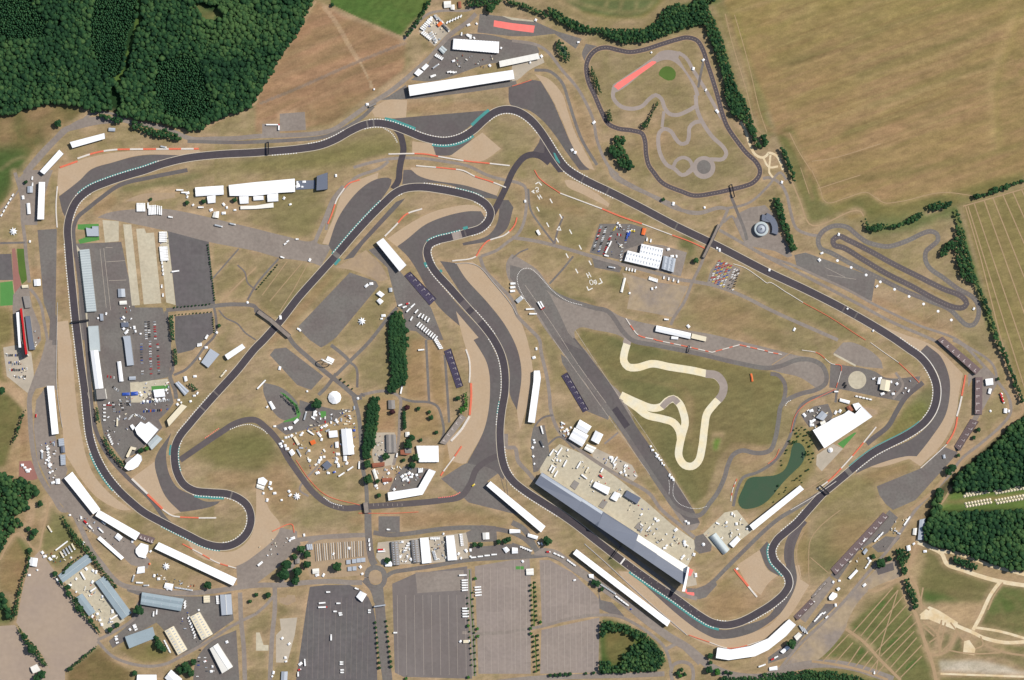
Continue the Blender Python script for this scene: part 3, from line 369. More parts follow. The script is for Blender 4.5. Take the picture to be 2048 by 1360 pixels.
YY,XX=np.mgrid[0:GNY,0:GNX].astype(np.float32);XX=GX0+XX*GS;YY=GY0+YY*GS
FB=[fbm(60,11),fbm(24,21),fbm(9,31)]
def paint(c,spec,a=1.0,soft=5,c2=None,sa=None,nz=0,nangle=None,stripes=None,smooth=False):
 global G
 pts=L(spec)if isinstance(spec,str)else spec
 if smooth:pts=spline(pts,True,8)
 m=blur(polymask(pts),soft)*a
 if nz:m=m*np.clip(1-nz+nz*2.2*FB[1],0,1)
 base=srgb(c)[None,None,:]
 if c2 is not None:
  t=np.clip(((FB[0]*.6+FB[1]*.4 if sa is None else FB[0]*.3+fbm(26,300+int(abs(sa)),7,.55,sa)*.7)-.35)/.3,0,1)[...,None];base=base*(1-t)+srgb(c2)[None,None,:]*t
 if stripes:
  ang,per,amt=stripes;r=math.radians(ang)
  s=np.sin((XX*math.sin(r)+YY*math.cos(r)+(FB[0]-.5)*per*.4)*2*math.pi/per);base=base*(1+amt*s[...,None])
 G=G*(1-m[...,None])+base*m[...,None]
def stroke(c,spec,w,a=1.0,soft=2.5,smooth=True):
 pts=L(spec)if isinstance(spec,str)else spec
 if smooth and len(pts)>2:pts=spline(pts,False,6)
 q=offset(pts,-w/2)+offset(pts,w/2)[::-1]
 paint(c,q,a,soft)
t=np.clip((FB[0]*.55+FB[1]*.45-.33)/.34,0,1)[...,None]
G[:]=srgb((140,124,86))*(1-t)+srgb((162,138,106))*t
BR=(156,124,90);GRB=(122,113,73);GR=(98,101,60);TAN=(176,148,112);LUSH=(70,96,44)
paint((36,62,32),'G:-230 -230 640 -230 620 20 515 190 505 215 430 240 375 258 230 225 125 208 30 225 -230 240',1,2)
paint((88,112,50),'A1:1170 -100 1130 160 1040 400 990 560 960 700 900 640 900 600 960 560 1060 300 1120 -100',.8,2)
paint((90,106,58),'A1:1400 0 1560 20 1700 100 1800 20 1880 60 1800 120 1650 190 1580 130',.8,3,c2=(120,116,70))
paint((100,96,56),'A1:-900 900 200 880 500 830 660 890 560 1000 440 1130 200 1360;B1:100 0 60 200 0 320 -900 400',1,3,c2=(126,106,68))
for s_ in('A1:200 900 300 850 420 830 440 900 330 960 240 1010','A1:300 1060 420 960 500 900 520 960 400 1110','A1:0 960 90 900 100 1010 60 1200 0 1240'):paint(BR,s_,.8,10)
paint((64,92,42),'A1:-800 1180 220 1180 260 1320 200 1400;B1:120 20 60 180 0 300 -800 300',.85,12)
stroke(TAN,'A1:0 1360 150 1265 280 1280',2.5,.8);stroke(TAN,'A1:260 1300 400 1150 560 980',2,.7)
paint((158,122,90),'A2:490 10 700 120 1200 320 1180 560 600 1000 300 1060 0 1060 0 830 50 660',1,3,c2=(142,114,82),sa=-19,stripes=(18,40,.05))
paint((78,104,46),'A2:530 -900 1700 -900 1400 0 1290 180 1190 300 860 160 600 30',1,2,c2=(92,110,52),stripes=(55,16,.05))
stroke((170,140,108),'A2:540 50 640 180 760 390 820 480',9,1,2);stroke((172,144,112),'A2:830 490 900 630',4,1,0)
paint((176,150,116),'A2:900 640 925 650 940 700 910 710',.8,2)
stroke((140,118,98),'A2:30 830 300 720 800 500 1200 340',6,1,0);stroke((162,134,100),'A2:60 655 400 530 730 390',4,.5,4)
stroke((160,132,98),'A2:220 450 660 290',5,.6,4);stroke((160,132,98),'A2:300 880 700 700 1100 540 1180 470 1210 350',3,.6,3)
stroke((184,152,122),'A2:520 30 700 120 900 190 1190 320',5,.7,2.5);stroke((170,140,104),'A2:430 840 470 940 440 1010',4,.6)
stroke(GRB,'A2:360 1040 500 1020 620 1005',5,.8,4)
paint((145,122,77),'G:1448 5 1470 -230 2300 -230 2300 370 2048 350 1990 380 1850 405 1760 428 1728 432 1700 440 1655 405 1632 405 1610 330 1560 285 1530 200 1490 110',1,4,c2=(154,124,86),sa=-20,stripes=(18,14,.03))
paint((134,124,66),'G:1448 5 1480 -230 2300 -230 2300 10 2000 30 1900 30 1700 60 1560 130 1500 120',.5,25,nz=.7)
for pts in('A4:0 540 500 400 1000 200 1700 0','A4:700 600 1300 400 2048 100','A4:800 860 1400 640 2048 400','A4:600 1060 1300 850 2048 640','B4:300 120 1200 0 2048 -200'):
 stroke((112,106,60),pts,9,.6,5)
for pts in('A4:700 640 1200 500 2048 160','A4:900 870 1600 600 2048 480','A4:280 1050 700 880 1300 700'):stroke((180,152,106),pts,3,.7,2.5)
for pts in('A4:1820 1200 1800 640 1900 350 2000 60','A4:0 160 400 60'):stroke((186,158,108),pts,14,.45,8)
stroke((132,120,62),'A4:1850 1200 1840 640 1940 350 2020 100',9,.5,6)
paint((118,110,62),'A3:1600 0 1720 60 1750 240 1850 520 1950 880 2048 1100;A4:190 1000 330 1360;B4:400 150 420 250 540 260 800 180 930 270 1400 190 2048 10 2048 100 1500 300 1200 340 1040 420 800 420 750 330 330 440 200 100 100 -200',.85,6,c2=(102,104,56))
stroke((158,126,90),'A3:1710 120 1790 330 1900 640 2010 1000;A4:220 1120 330 1400;B4:300 0 360 240',6,.7,3)
stroke((186,154,112),'A4:170 1060 260 1220 350 1340;B4:370 0 420 180 460 265 800 180 930 270 1400 180 1620 205',2.5,.8,2.5)
stroke((90,98,46),'B4:520 1900 400 1500',2,.1)
paint((136,120,76),'B4:1560 290 2048 140 2400 60 2600 1500;C4:2400 700 2040 480 1900 0;B4:1850 1360 1600 460',1,3,c2=(128,116,70),sa=72,stripes=(-20,6,.035))
paint((124,116,66),'A3:360 -900 1300 -900 1220 0 1060 150 800 160 560 100',1,3,c2=(112,108,64))
paint((96,104,62),'A3:420 0 1180 0 1100 80 1000 130 800 130 560 90',1,3)
for s_ in('A3:370 0 560 110 800 150 1010 150 1130 110 1225 0','A3:450 0 620 50 800 90 1010 90 1090 60 1140 0','A3:770 0 745 60','A3:885 0 860 80','A3:1000 0 995 75'):stroke((178,150,108),s_,2.5,.7,2.5)
paint((70,92,44),'A3:0 0 100 30 320 160 500 240 300 140 180 110 0 50',.6,4)
stroke((150,126,84),'B4:560 585 760 680 1000 790 1300 960 1500 1060',5,.8,2);paint(LUSH,'A3:280 60 540 210 700 270 860 310 1080 240 1280 60 1480 0 1700 0 1560 50 1540 200 1300 260 1100 320 900 340 640 270 500 240 330 150',.9,3)
def blob(c,x,y,rx,ry,a=.6,ang=0,soft=None):
 r=math.radians(ang);k=14
 pts=[(x+rx*math.cos(u)*math.cos(r)-ry*math.sin(u)*math.sin(r),y+rx*math.cos(u)*math.sin(r)+ry*math.sin(u)*math.cos(r))for u in[2*math.pi*i/k for i in range(k)]]
 paint(c,pts,a,soft or min(rx,ry)*.35)
for c,x,y,rx,ry,a,an in[(GRB,640,315,170,22,.9,-5),(GRB,800,300,60,20,.5,0),(GR,300,365,110,13,.6,-8),(GRB,600,430,80,45,.75,5),(GR,560,380,90,12,.3,0),(GRB,1010,285,60,40,.5,0),(BR,880,215,120,12,.6,0),(GRB,1280,160,90,50,.4,0),(GRB,1400,320,110,55,.45,0),(BR,1330,280,60,40,.35,0),(GRB,1100,440,70,70,.5,20),(GRB,1180,480,50,50,.45,0),(GRB,1500,600,120,60,.7,25),(BR,1480,650,110,40,.5,25),(GRB,1620,620,120,25,.7,28),(GR,1370,500,18,34,.9,20),(GR,1130,600,40,12,.8,35),(GR,1165,605,30,10,.7,10),(GR,1235,555,22,24,.6,0),(BR,1100,400,80,16,.5,20),(BR,1170,620,30,14,.8,5),(GRB,1110,700,30,80,.6,-20),(GRB,1140,860,60,30,.3,0),(BR,1240,900,70,20,.5,45),(GRB,480,550,60,50,.4,0),(GRB,560,590,50,60,.6,40),(BR,600,620,100,10,.6,-48),(GRB,720,600,70,50,.5,0),(GR,700,540,60,12,.3,-48),(GRB,770,700,50,70,.55,0),(BR,860,760,40,90,.6,0),(GRB,480,905,80,40,.8,0),(GR,505,890,45,22,.6,0),(BR,470,960,60,18,.5,5),(BR,560,980,30,60,.6,-15),(GRB,440,1060,70,30,.5,0),(GRB,650,1035,60,22,.5,0),(BR,850,1040,160,16,.6,0),(BR,130,520,18,110,.4,0),(GR,120,420,10,60,.2,0),(GR,1850,815,32,50,.8,20),(GRB,1800,860,40,22,.7,-30),(BR,1870,1060,50,100,.5,35),(GRB,1680,1080,50,90,.75,40),(BR,1720,1090,60,28,.55,-45),(GR,1660,1120,22,34,.6,0),(GRB,1800,960,90,25,.5,-20),(BR,1770,950,50,14,.5,-15),(BR,1500,900,40,40,.4,0),(BR,1470,1210,60,30,.5,0),(BR,1400,820,60,60,.2,0),(GR,1235,1130,25,14,.8,40),(BR,1250,1200,90,12,.3,40),(BR,60,545,60,12,.6,0),(GR,45,560,12,50,.6,-5),(BR,20,640,26,60,.6,0),(GRB,300,1230,60,40,.5,0),(GR,130,1070,22,12,.6,0),(BR,60,1100,40,80,.5,0),(GRB,45,1090,30,40,.6,0),(BR,350,300,90,10,.3,0),(TAN,330,385,40,12,.8,0),(TAN,620,1120,40,12,.3,0),(TAN,760,1300,5,5,.1,0),(GRB,1360,230,30,60,.4,0),(GR,1330,245,10,10,.4,0),(BR,1155,260,30,90,.5,-20),(GRB,1700,690,60,16,.6,25),(GRB,1560,680,80,14,.5,15),(BR,1560,520,60,14,.5,28),(BR,1780,620,90,14,.5,25),(GRB,1900,560,14,40,.3,0),(TAN,1700,640,70,8,.6,28),(BR,1880,660,60,16,.4,30),(GRB,1950,700,40,30,.6,40),(BR,210,410,30,14,.6,-40),(BR,160,400,60,5,.3,-60)]:blob(c,x,y,rx,ry,a,an)
paint((116,109,68),'C3:530 0 560 -80 700 -100 900 -60 1100 0 1550 130 2048 230;C4:60 260 130 340 110 560 70 800;C3:2048 850 1760 820 1640 960 1560 1240 1440 1330 1260 1080 980 700 780 380',.95,4,c2=(118,108,66),stripes=(75,5,.03))
blob(GR,1270,690,60,18,.6,15);blob(GR,1300,780,60,20,.5,20);blob(GR,1360,930,30,90,.4,-20);blob((128,110,72),1440,880,60,60,.4)
stroke((142,118,82),'C3:870 290 1200 350 1380 390 1440 480 1440 620 1430 800',3,.6);stroke((138,118,78),'C3:1460 560 1475 700 1460 860',2.5,.5)
paint((168,140,104),'C3:1380 420 1440 480 1425 800 1400 820 1400 600',.5,5)
paint((160,136,100),'C3:1600 740 1700 740 1690 780 1650 890 1600 860',.8,3);paint((94,128,44),'C3:1620 780 1670 790 1640 890 1605 870',.9,2.5)
paint((136,122,76),'A2:120 1290 420 1230 640 1200 900 1070 1000 1030 1100 1090 1140 1200 900 1260 500 1330 0 1400;A1:1500 1400 1800 1290',.6,5,c2=(120,114,66),stripes=(8,12,.06))
paint((126,118,66),'C4:1080 540 1250 480 1290 600 1180 740 960 830 870 790',.8,5,c2=(108,112,56),stripes=(-55,8,.07))
paint((150,122,84),'D3:1400 640 1560 730 1480 840 1700 890 1900 780 1700 500',.5,8,stripes=(20,9,.05))
paint((112,106,60),'C1:1450 880 1850 700 2048 690;C2:120 760 150 950 60 1050;C1:1800 1030 1600 950',.6,8,stripes=(10,10,.05))
paint((144,120,76),'D4:190 60 330 20 320 200 330 500 260 540 220 300',.6,4,stripes=(80,6,.05))
paint((172,148,112),'C2:560 560 700 540 790 560 800 960 700 1010 560 960 350 960 230 800 300 700 460 700',.7,6,c2=(156,132,96))
paint((166,142,104),'C2:0 420 60 440 130 560 140 660 0 620',.8,5);blob(TAN,445,800,40,10,.4,-45)
paint((162,130,94),'C2:980 450 1110 480 1115 740 975 735',.95,3,stripes=(0,6,.03));paint((154,128,88),'C2:1210 520 1460 540 1470 790 1240 780',.9,3)
paint((148,122,82),'C2:1390 40 1500 120 1530 640 1480 540 1400 480',.8,3);paint((152,124,86),'C2:1240 0 1355 0 1370 480 1200 460',.8,3)
paint((150,122,80),'C2:1510 830 1640 850 1660 980 1590 1130 1490 1090',.8,3)
paint((150,120,86),'C4:760 1060 1100 970 1180 1010 900 1110 740 1120',.7,6,sa=-18,c2=(136,116,74));paint((148,120,84),'D4:560 40 760 20 800 80 600 330 430 420',.55,12)
paint((126,118,66),'C4:680 1080 900 1130 600 1280 330 1360;D4:300 160 300 20',.6,5,stripes=(-28,8,.08))
paint((98,102,56),'D4:640 930 1060 560 1240 1060 1350 1360 1350 2200 0 2200 380 1210',.95,4,c2=(112,108,62))
for x0,y0,rx,ry in((700,950,40,22),(900,760,50,20),(1000,1060,60,24),(760,1120,60,20),(1150,1240,60,24),(520,1180,40,14)):blob((76,100,46),1536+x0/4,1020+y0/4,rx/4,ry/4,.7,-40)
paint((120,110,70),'D4:1250 300 1400 340 1440 450 1850 590 1740 760 1560 740 1350 740 1210 690 1190 520',1,4,c2=(108,104,62),smooth=True)
paint((118,108,68),'D4:1880 590 2300 640 2300 1060 1980 1000 1690 930 1760 760',1,4,c2=(96,104,56))
paint((72,98,44),'D4:1220 640 1400 680 1560 740 1400 760 1240 740',.8,5);paint((72,94,40),'D4:1860 720 1960 720 1980 800 1900 820',.6,4)
paint((174,146,108),'D4:1350 730 1560 750 1740 740 1700 880 1620 960 1400 840 1340 790',.9,5);paint((164,138,102),'D4:1700 430 1900 470 2048 540 2100 620 1880 570 1700 500',.8,5)
paint((160,138,100),'D4:1190 370 1240 250 1260 400 1210 560 1110 520 1120 420',.85,5);paint((88,96,50),'D4:1250 880 1350 990 1300 1150 1240 1030',.7,4);paint((90,96,50),'D4:1380 980 1500 1010 1430 1120 1370 1130',.7,4)
paint((92,96,54),'D4:1500 1010 1570 1040 1560 1130 1460 1140',.8,3);paint((104,104,58),'D4:1740 1060 2048 1090 2300 1100 2300 1200 1900 1170',.8,4)
paint((110,106,64),'D4:1340 1180 1500 1150 1900 1180 2048 1270 2300 1290 2300 1180 1500 1120',.7,3);paint((118,110,66),'D4:1380 1330 2300 1350 2300 2000 1380 2000',.9,3)
paint((188,176,154),'D4:1370 1200 1700 1205 1900 1250 2000 1290 2300 1300 2300 1340 1700 1310 1380 1290',1,2.5)
paint((128,104,70),'D1:540 1300 800 1080 900 1190 1040 1290 1060 2200 400 2200',1,3,c2=(112,98,60));paint((146,116,80),'D1:0 420 120 200 220 320 240 440 150 700 0 640',.8,5,c2=(128,110,68))
paint((84,104,48),'D1:130 210 200 230 250 300 230 420 150 260',.6,4);paint((86,98,50),'D1:-600 640 60 700 120 880 -20 990 -600 1050',.8,4);paint((80,108,46),'D1:1160 1090 1240 1060 1310 1100 1300 1180 1180 1160',.8,3)
stroke((72,96,44),'D1:530 1280 780 1080',5,.8,2.5);paint((120,108,64),'D1:930 1100 1200 1050 1400 1170 1340 1240 1100 1210',.8,4)
paint((104,102,58),'C1:-900 440 100 430 190 490 160 640 100 830 40 1010 -900 1100',1,4,c2=(120,108,66));paint((116,108,62),'B1:-900 1080 0 1080 110 1130 100 1360;C1:30 60 50 290 200 410 -900 400',.8,6)
paint((158,126,92),'C1:160 640 230 560 260 780 270 960 150 970',.8,4);paint((182,150,116),'C1:-600 260 100 340 210 430 200 560 60 420 -600 300',.85,3);paint((170,138,102),'C1:110 820 160 640 150 1110 30 1080',.8,5)
paint((176,146,114),'D1:150 -100 300 -60 250 160 150 170 210 60',.7,4);paint((112,110,64),'D1:380 100 420 -10 520 30 700 300 640 340 470 450 420 480 300 300',.8,5);blob(TAN,115,1100,28,8,.4,-20)
paint((66,92,40),'D3:740 875 900 910 1080 1010 1190 1110 1220 1200 1180 1270 1000 1300 700 1290 690 980',1,3);paint((122,106,62),'D3:760 980 860 960 960 1010 990 1060 900 1150 830 1240 760 1180',1,5,c2=(108,102,58),smooth=True)
paint((36,54,28),'C4:1380 1150 1500 1080 1650 940 2048 600 2500 100 2600 1200;D4:2600 200 2600 600 2048 480 1900 480 1640 390 1450 320 1260 280 1240 100;C4:1300 1360 1330 1200',.95,3)
paint((92,112,52),'C4:1420 1230 1560 1200 2400 1050 2500 1300;D4:2400 0 1700 0 1500 10;C4:1340 1360',1,3);paint((150,128,84),'C4:1420 1290 2400 1200 2400 1240 1430 1310',.8,2.5)
paint((140,124,78),'C4:0 1100 60 1060 150 830 210 700 330 700 380 860 400 1000 300 1120 160 1260 0 1340;C3:1800 1360 1780 1200 1860 1060',.9,5,c2=(120,114,62))
stroke((84,104,50),'B4:780 470 1000 450 1200 420 1400 330 1480 380',26,.8,8);stroke((80,100,48),'B4:1480 300 1560 520 1640 800 1720 1050 1800 1300',14,.8,4)
stroke((92,100,50),'A3:1560 100 1640 280 1720 500 1780 720 1860 900',14,.8,5);stroke((150,122,86),'A4:150 1060 240 1240 300 1360;B4:350 -10 360 120',6,.7,4)
stroke((112,86,62),'A3:1740 180 1800 400 1900 640 1960 820',3.5,.7,3);stroke((190,166,120),'A3:1690 90 1740 230 1830 480 1920 760',2.5,.7,2.5);stroke((126,122,62),'A3:1790 100 1830 300 1880 480 1960 700 2040 900',12,.6,5);stroke((188,160,116),'A3:1770 90 1900 60 2048 10;A4:300 -60',3,.6,3)
stroke((120,84,60),'A4:-60 180 60 160 180 100 300 80',8,.5,6);stroke((120,84,60),'A4:-60 430 60 410 200 370 350 320',8,.5,6);stroke((108,100,62),'A4:160 500 300 460 500 410',7,.6,5)
for k_ in range(26):stroke((128,102,66)if k_%2 else(160,138,90),f'A4:{(k_*397)%1500-300} {60+k_*48} {(k_*397)%1500+560} {60+k_*48-300}',2.5,.4,0)
for k_ in range(11):stroke((126,108,68),f'A4:{k_*170-200} {560+k_*8} {k_*170+500} {360-k_*20+k_*60}',3,.35,3)
_m=np.zeros((GNY,GNX),np.float32)
def _bx(p0,w_):
 global _m
 for a,c in zip(p0[:-1],p0[1:]):
  d=math.hypot(c[0]-a[0],c[1]-a[1]);k=max(1,int(d/2))
  for t in range(k):
   x=a[0]+(c[0]-a[0])*t/k;y=a[1]+(c[1]-a[1])*t/k;i0,i1=int((x-w_-GX0)/GS),int((x+w_-GX0)/GS)+1;j0,j1=int((y-w_-GY0)/GS),int((y+w_-GY0)/GS)+1
   if i0>=0 and j0>=0:_m[j0:j1,i0:i1]=1
for r_ in RD:
 for s_ in(r_[3]if isinstance(r_[3],list)else[r_[3]]):_bx(spline(L(s_),False,5),r_[2]/2+2.5)
for s_ in SH:q_=L(s_[2]);_bx(q_+q_[:1],3)
_m=blur(_m,4)*np.clip(FB[1]*1.5+FB[2]*.6-.35,0,1);_m=_m[...,None]*.62;G=G*(1-_m)+srgb((178,148,114))*_m
_h=np.clip((fbm(40,501,3.5,.6,-20)-.42)*3.2,0,1)[...,None]*np.clip((G.sum(-1,keepdims=True)-.25)*6,0,1);G=G*(1-.22*_h)+srgb((126,118,66))*.22*_h
lum=G.mean(-1,keepdims=True);G=lum+(G-lum)*.92
FR=fbm(14,71)-.5;FR2=fbm(6,91)-.5;FL=fbm(30,111,3,.6,-20)-.5
G*=(1+.20*FR[...,None]+.22*FR2[...,None]+.30*(fbm(5,401,4,.7,-25)[...,None]-.5)+.16*FL[...,None]);G[...,0]*=1+.06*(fbm(70,131)-.5)
gx=GX0+np.arange(GNX)*GS;gy=GY0+np.arange(GNY)*GS
gx=gx.astype(np.float64);gy=gy.astype(np.float64);gx[0]=-30000;gx[-1]=32000;gy[0]=-30000;gy[-1]=31000
mx_,my_=np.meshgrid((gx-1024)*S,(680-gy)*S);V=np.stack([mx_,my_,np.zeros_like(mx_)],-1).reshape(-1,3).astype(np.float32)
idx=np.arange(GNX*GNY).reshape(GNY,GNX);F=np.stack([idx[1:,:-1],idx[1:,1:],idx[:-1,1:],idx[:-1,:-1]],-1).reshape(-1,4).astype(np.int32)
def np_mesh(name,V,F,mats,attr=None,smooth=False):
 me=bpy.data.meshes.new(name);me.vertices.add(len(V));me.vertices.foreach_set('co',V.ravel());k=F.shape[1]
 me.loops.add(F.size);me.loops.foreach_set('vertex_index',F.ravel().astype(np.int32));me.polygons.add(len(F))
 me.polygons.foreach_set('loop_start',np.arange(0,F.size,k,dtype=np.int32))
 try:me.polygons.foreach_set('loop_total',np.full(len(F),k,np.int32))
 except Exception:pass
 if smooth:me.polygons.foreach_set('use_smooth',np.ones(len(F),bool))
 for m in mats:me.materials.append(M[m])
 if attr is not None:
  nm,typ,data=attr;a=me.attributes.new(nm,typ,'POINT');a.data.foreach_set('color' if typ=='FLOAT_COLOR' else 'value',data.ravel())
 me.update(calc_edges=True);me.validate();o=bpy.data.objects.new(name,me);C.objects.link(o);return o
gm=bpy.data.materials.new('ground');gm.use_nodes=True;n_=gm.node_tree.nodes;l_=gm.node_tree.links;M['ground']=gm
b_=n_['Principled BSDF'];b_.inputs['Roughness'].default_value=.95;b_.inputs['Specular IOR Level'].default_value=.1
at_=n_.new('ShaderNodeAttribute');at_.attribute_name='soil';ge_=n_.new('ShaderNodeNewGeometry')
ns_=n_.new('ShaderNodeTexNoise');ns_.inputs['Scale'].default_value=.3;ns_.inputs['Detail'].default_value=4;l_.new(ge_.outputs['Position'],ns_.inputs['Vector'])
ma_=n_.new('ShaderNodeMath');ma_.operation='MULTIPLY_ADD';ma_.inputs[1].default_value=.5;ma_.inputs[2].default_value=.75;l_.new(ns_.outputs[0],ma_.inputs[0])
mp_=n_.new('ShaderNodeMapping');mp_.inputs['Rotation'].default_value=(0,0,-.4);mp_.inputs['Scale'].default_value=(.02,.07,.05);l_.new(ge_.outputs['Position'],mp_.inputs[0])
n2_=n_.new('ShaderNodeTexNoise');n2_.inputs['Scale'].default_value=1;n2_.inputs['Detail'].default_value=8;n2_.inputs['Roughness'].default_value=.72;l_.new(mp_.outputs[0],n2_.inputs['Vector'])
m2_=n_.new('ShaderNodeMath');m2_.operation='MULTIPLY_ADD';m2_.inputs[1].default_value=.9;m2_.inputs[2].default_value=.55;l_.new(n2_.outputs[0],m2_.inputs[0])
m3_=n_.new('ShaderNodeMath');m3_.operation='MULTIPLY';l_.new(ma_.outputs[0],m3_.inputs[0]);l_.new(m2_.outputs[0],m3_.inputs[1]);ma_=m3_
vm_=n_.new('ShaderNodeVectorMath');vm_.operation='SCALE';l_.new(at_.outputs['Color'],vm_.inputs[0]);l_.new(ma_.outputs[0],vm_.inputs['Scale']);l_.new(vm_.outputs[0],b_.inputs['Base Color'])
rgba=np.concatenate([np.clip(G,0,1),np.ones((GNY,GNX,1),np.float32)],-1).reshape(-1,4).astype(np.float32)
ground=np_mesh('ground',V,F,['ground'],('soil','FLOAT_COLOR',rgba));meta(ground,kind='structure')
# ---------------------------------------------------------------- paved areas, gravel, roads, racetrack (bottom to top)
for nm,mt,sp in SH:sheet(nm,mt,sp)
for r in RD:road(r[0],r[1],r[3],r[2])
lines=[('D4',640+75*0,990)]
mb=[]
for a,b,c,d in((680,980,1000,620),(740,1010,1040,640),(780,1050,1080,690),(810,1090,1110,760),(850,1150,1150,830),(900,1170,1190,890),(940,1210,1170,970),(980,1260,1190,1020),(1020,1300,1230,1080),(1060,1340,1230,1170),(440,1210,650,990),(540,1220,680,1060),(640,1240,740,1090),(700,1250,800,1130),(760,1270,840,1170),(810,1290,880,1200),(870,1310,930,1240),(1040,640,900,1100),(900,1100,860,1300)):
 mb.append(f'D4:{a} {b} {c} {d}')
road('camping_row_track','worn path',mb,2.2,smooth=False)
crop=['B4:1560 290 2048 150 2400 60','B4:1580 290 1700 700 1850 1300;C4:1950 300 2040 500 2200 800']
for x,y,x2,y2 in((1600,290,2070,1800),(1650,270,2170,1800),(1730,245,2300,1850),(1800,225,2440,1850),(1880,200,2600,1850),(1960,180,2700,1850),(2030,160,2860,1850)):crop.append(f'B4:{x} {y} {x2} {y2}')
road('tramline','worn path',crop,2.2,smooth=False)
camp=[]
road('camping_row_track','worn path',['B2:370 740 110 1050','B2:250 730 50 1000','B2:420 740 300 960 190 1130','B2:520 780 200 1150'],1.6,smooth=False)
RS='rally sand'
road('rally_stage',RS,'C3:920 30 900 100 895 170 930 215 1000 220 1120 190 1260 215 1450 245 1560 270 1640 290 1690 360 1680 440 1620 510 1560 590 1540 700 1520 860 1490 970 1440 1010 1380 1000 1335 930 1340 850 1360 760 1385 660 1370 580 1340 510 1290 470 1240 490 1200 530 1130 545 1000 500 870 440',15)
road('rally_stage',RS,'C3:900 470 1000 540 1080 600 1200 630 1290 660 1340 730 1350 800',15)
road('rally_stage_tarmac','kart asphalt','C3:1550 270 1640 285 1692 360 1680 440 1650 480',16);road('rally_stage_tarmac','kart asphalt','C3:1200 540 1240 495 1290 468 1330 505',12);road('rally_stage_tarmac','kart asphalt','C3:930 -10 915 30',16)
KA='kart asphalt'
sheet('kart_pad',KA,'A3:805 680 1140 450 1180 415 1250 400 1350 415 1330 460 1390 560 1480 700 1500 760 1470 780 1450 700 1330 520 1260 480 1180 490 830 740 800 745')
road('kart_circuit',KA,'A3:815 700 810 780 870 850 960 870 1040 850 1100 790 1150 760 1195 790 1220 860 1260 910 1320 920 1400 890 1470 850',8)
road('kart_circuit',KA,'A3:1330 420 1390 460 1450 560 1550 720 1640 880 1680 950',7);road('kart_circuit',KA,'A3:1470 760 1480 870 1520 970 1600 1090 1700 1190 1715 1230 1690 1270 1600 1275 1520 1280',8)
road('kart_circuit',KA,'A3:1520 970 1460 980 1420 1020 1415 1090 1400 1140 1350 1150 1310 1110 1270 1050 1220 1030 1180 1060 1170 1140 1190 1240 1240 1320 1300 1350;B3:1360 40 1440 0;A3:1460 1330',8)
road('kart_circuit',KA,'A3:1290 1340 1310 1290 1360 1260 1420 1280 1440 1340;B3:1400 20',7);road('kart_link',KA,'A3:1215 890 1200 1020',6);road('kart_link',TK,'A3:1535 480 1510 590 1490 700',5)
cx,cy=1024+1535/4,335
sheet('kart_pad',KA,[(cx+23*math.cos(a),cy+23*math.sin(a))for a in[i*math.pi/14 for i in range(28)]]);sheet('kart_pad',TK,[(cx+14*math.cos(a),cy-1+14*math.sin(a))for a in[i*math.pi/12 for i in range(24)]])
sheet('skid_surface','red surfacing','A3:815 690 840 665 1120 488 1155 492 1150 505 850 720')
PL='G:1173 130 1180 112 1194 99 1212 95 1236 100 1259 104 1286 100 1324 88 1354 79 1374 75 1394 81 1406 100 1414 125 1424 155 1434 188 1444 225 1454 252 1474 282 1494 307 1512 324 1520 340 1518 352 1505 366 1490 372 1462 379 1430 386 1387 391 1366 384 1324 365 1306 343 1298 332 1292 307 1290 282 1284 267 1264 261 1236 257 1216 247 1204 225 1189 190 1176 160'
road('track_verge','worn path',PL,11.5,closed=True);road('test_track','dark link asphalt',PL,9,closed=True);dashes('track_marking','kart asphalt',PL,.7,2.4,3.6,closed=True)
HC='B4:400 560 430 500 500 455 560 445 640 460 700 510 780 570 870 600 960 612 1050 590 1150 550 1230 510 1300 490 1350 510 1360 560 1310 610 1265 650 1260 720 1290 780 1400 860 1520 950 1640 1020 1680 1080 1680 1180 1640 1240 1590 1240 1530 1190 1460 1120 1300 1050 1100 970 880 860 700 770 500 660 420 625'
road('handling_circuit',TK,HC,9.5,closed=True);dashes('track_marking','kart asphalt',HC,.6,2.4,3.6,closed=True)
HC2='B4:520 560 570 530 640 560 800 640 1000 750 1200 850 1400 950 1560 1020 1590 1070 1560 1100 1500 1100 1350 1040 1150 930 950 830 750 710 600 620 530 600'
road('handling_circuit','link asphalt',HC2,11,closed=True);dashes('track_marking','kart asphalt',HC2,.6,2.4,3.6,closed=True)
dashes('pad_marking','faint line','B4:460 780 500 760 560 800 640 880 760 990',.6,50,0);dashes('pad_marking','faint line','B4:470 840 520 860 640 870 780 890 830 930 830 970',.6,60,0)
SC='G:1536 736 1561 732 1593 720 1618 719 1643 730 1653 750 1651 767 1631 780 1603 787 1576 799 1563 810 1557 842 1551 875 1541 900 1530 905 1511 906 1484 901 1466 910 1456 930 1449 955 1434 987 1419 1007 1400 1030 1380 1030 1350 1015 1328 985 1245 860 1203 800 1112 676 1070 612 1045 588 1033 562 1040 547 1056 543 1072 552 1094 575 1118 592 1155 606 1190 616 1215 622 1232 642 1245 662 1264 680 1310 690 1400 708 1480 727'
road('short_circuit',TK,SC,9,closed=True)
road('short_circuit',TK,'C4:20 270 80 280 130 340 140 400 130 460 110 530',8);road('infield_road',TK,'C4:540 400 440 440 340 470 260 530 220 620 180 760 120 880 60 960 0 1010;C3:1960 1060 1850 1100 1800 1200 1770 1330',6)
dashes('track_marking','line paint','B3:560 1080 450 1050 330 970 230 860 150 790 90 790 45 840 45 900 90 1010 150 1100',1.3,1.6,1.8)
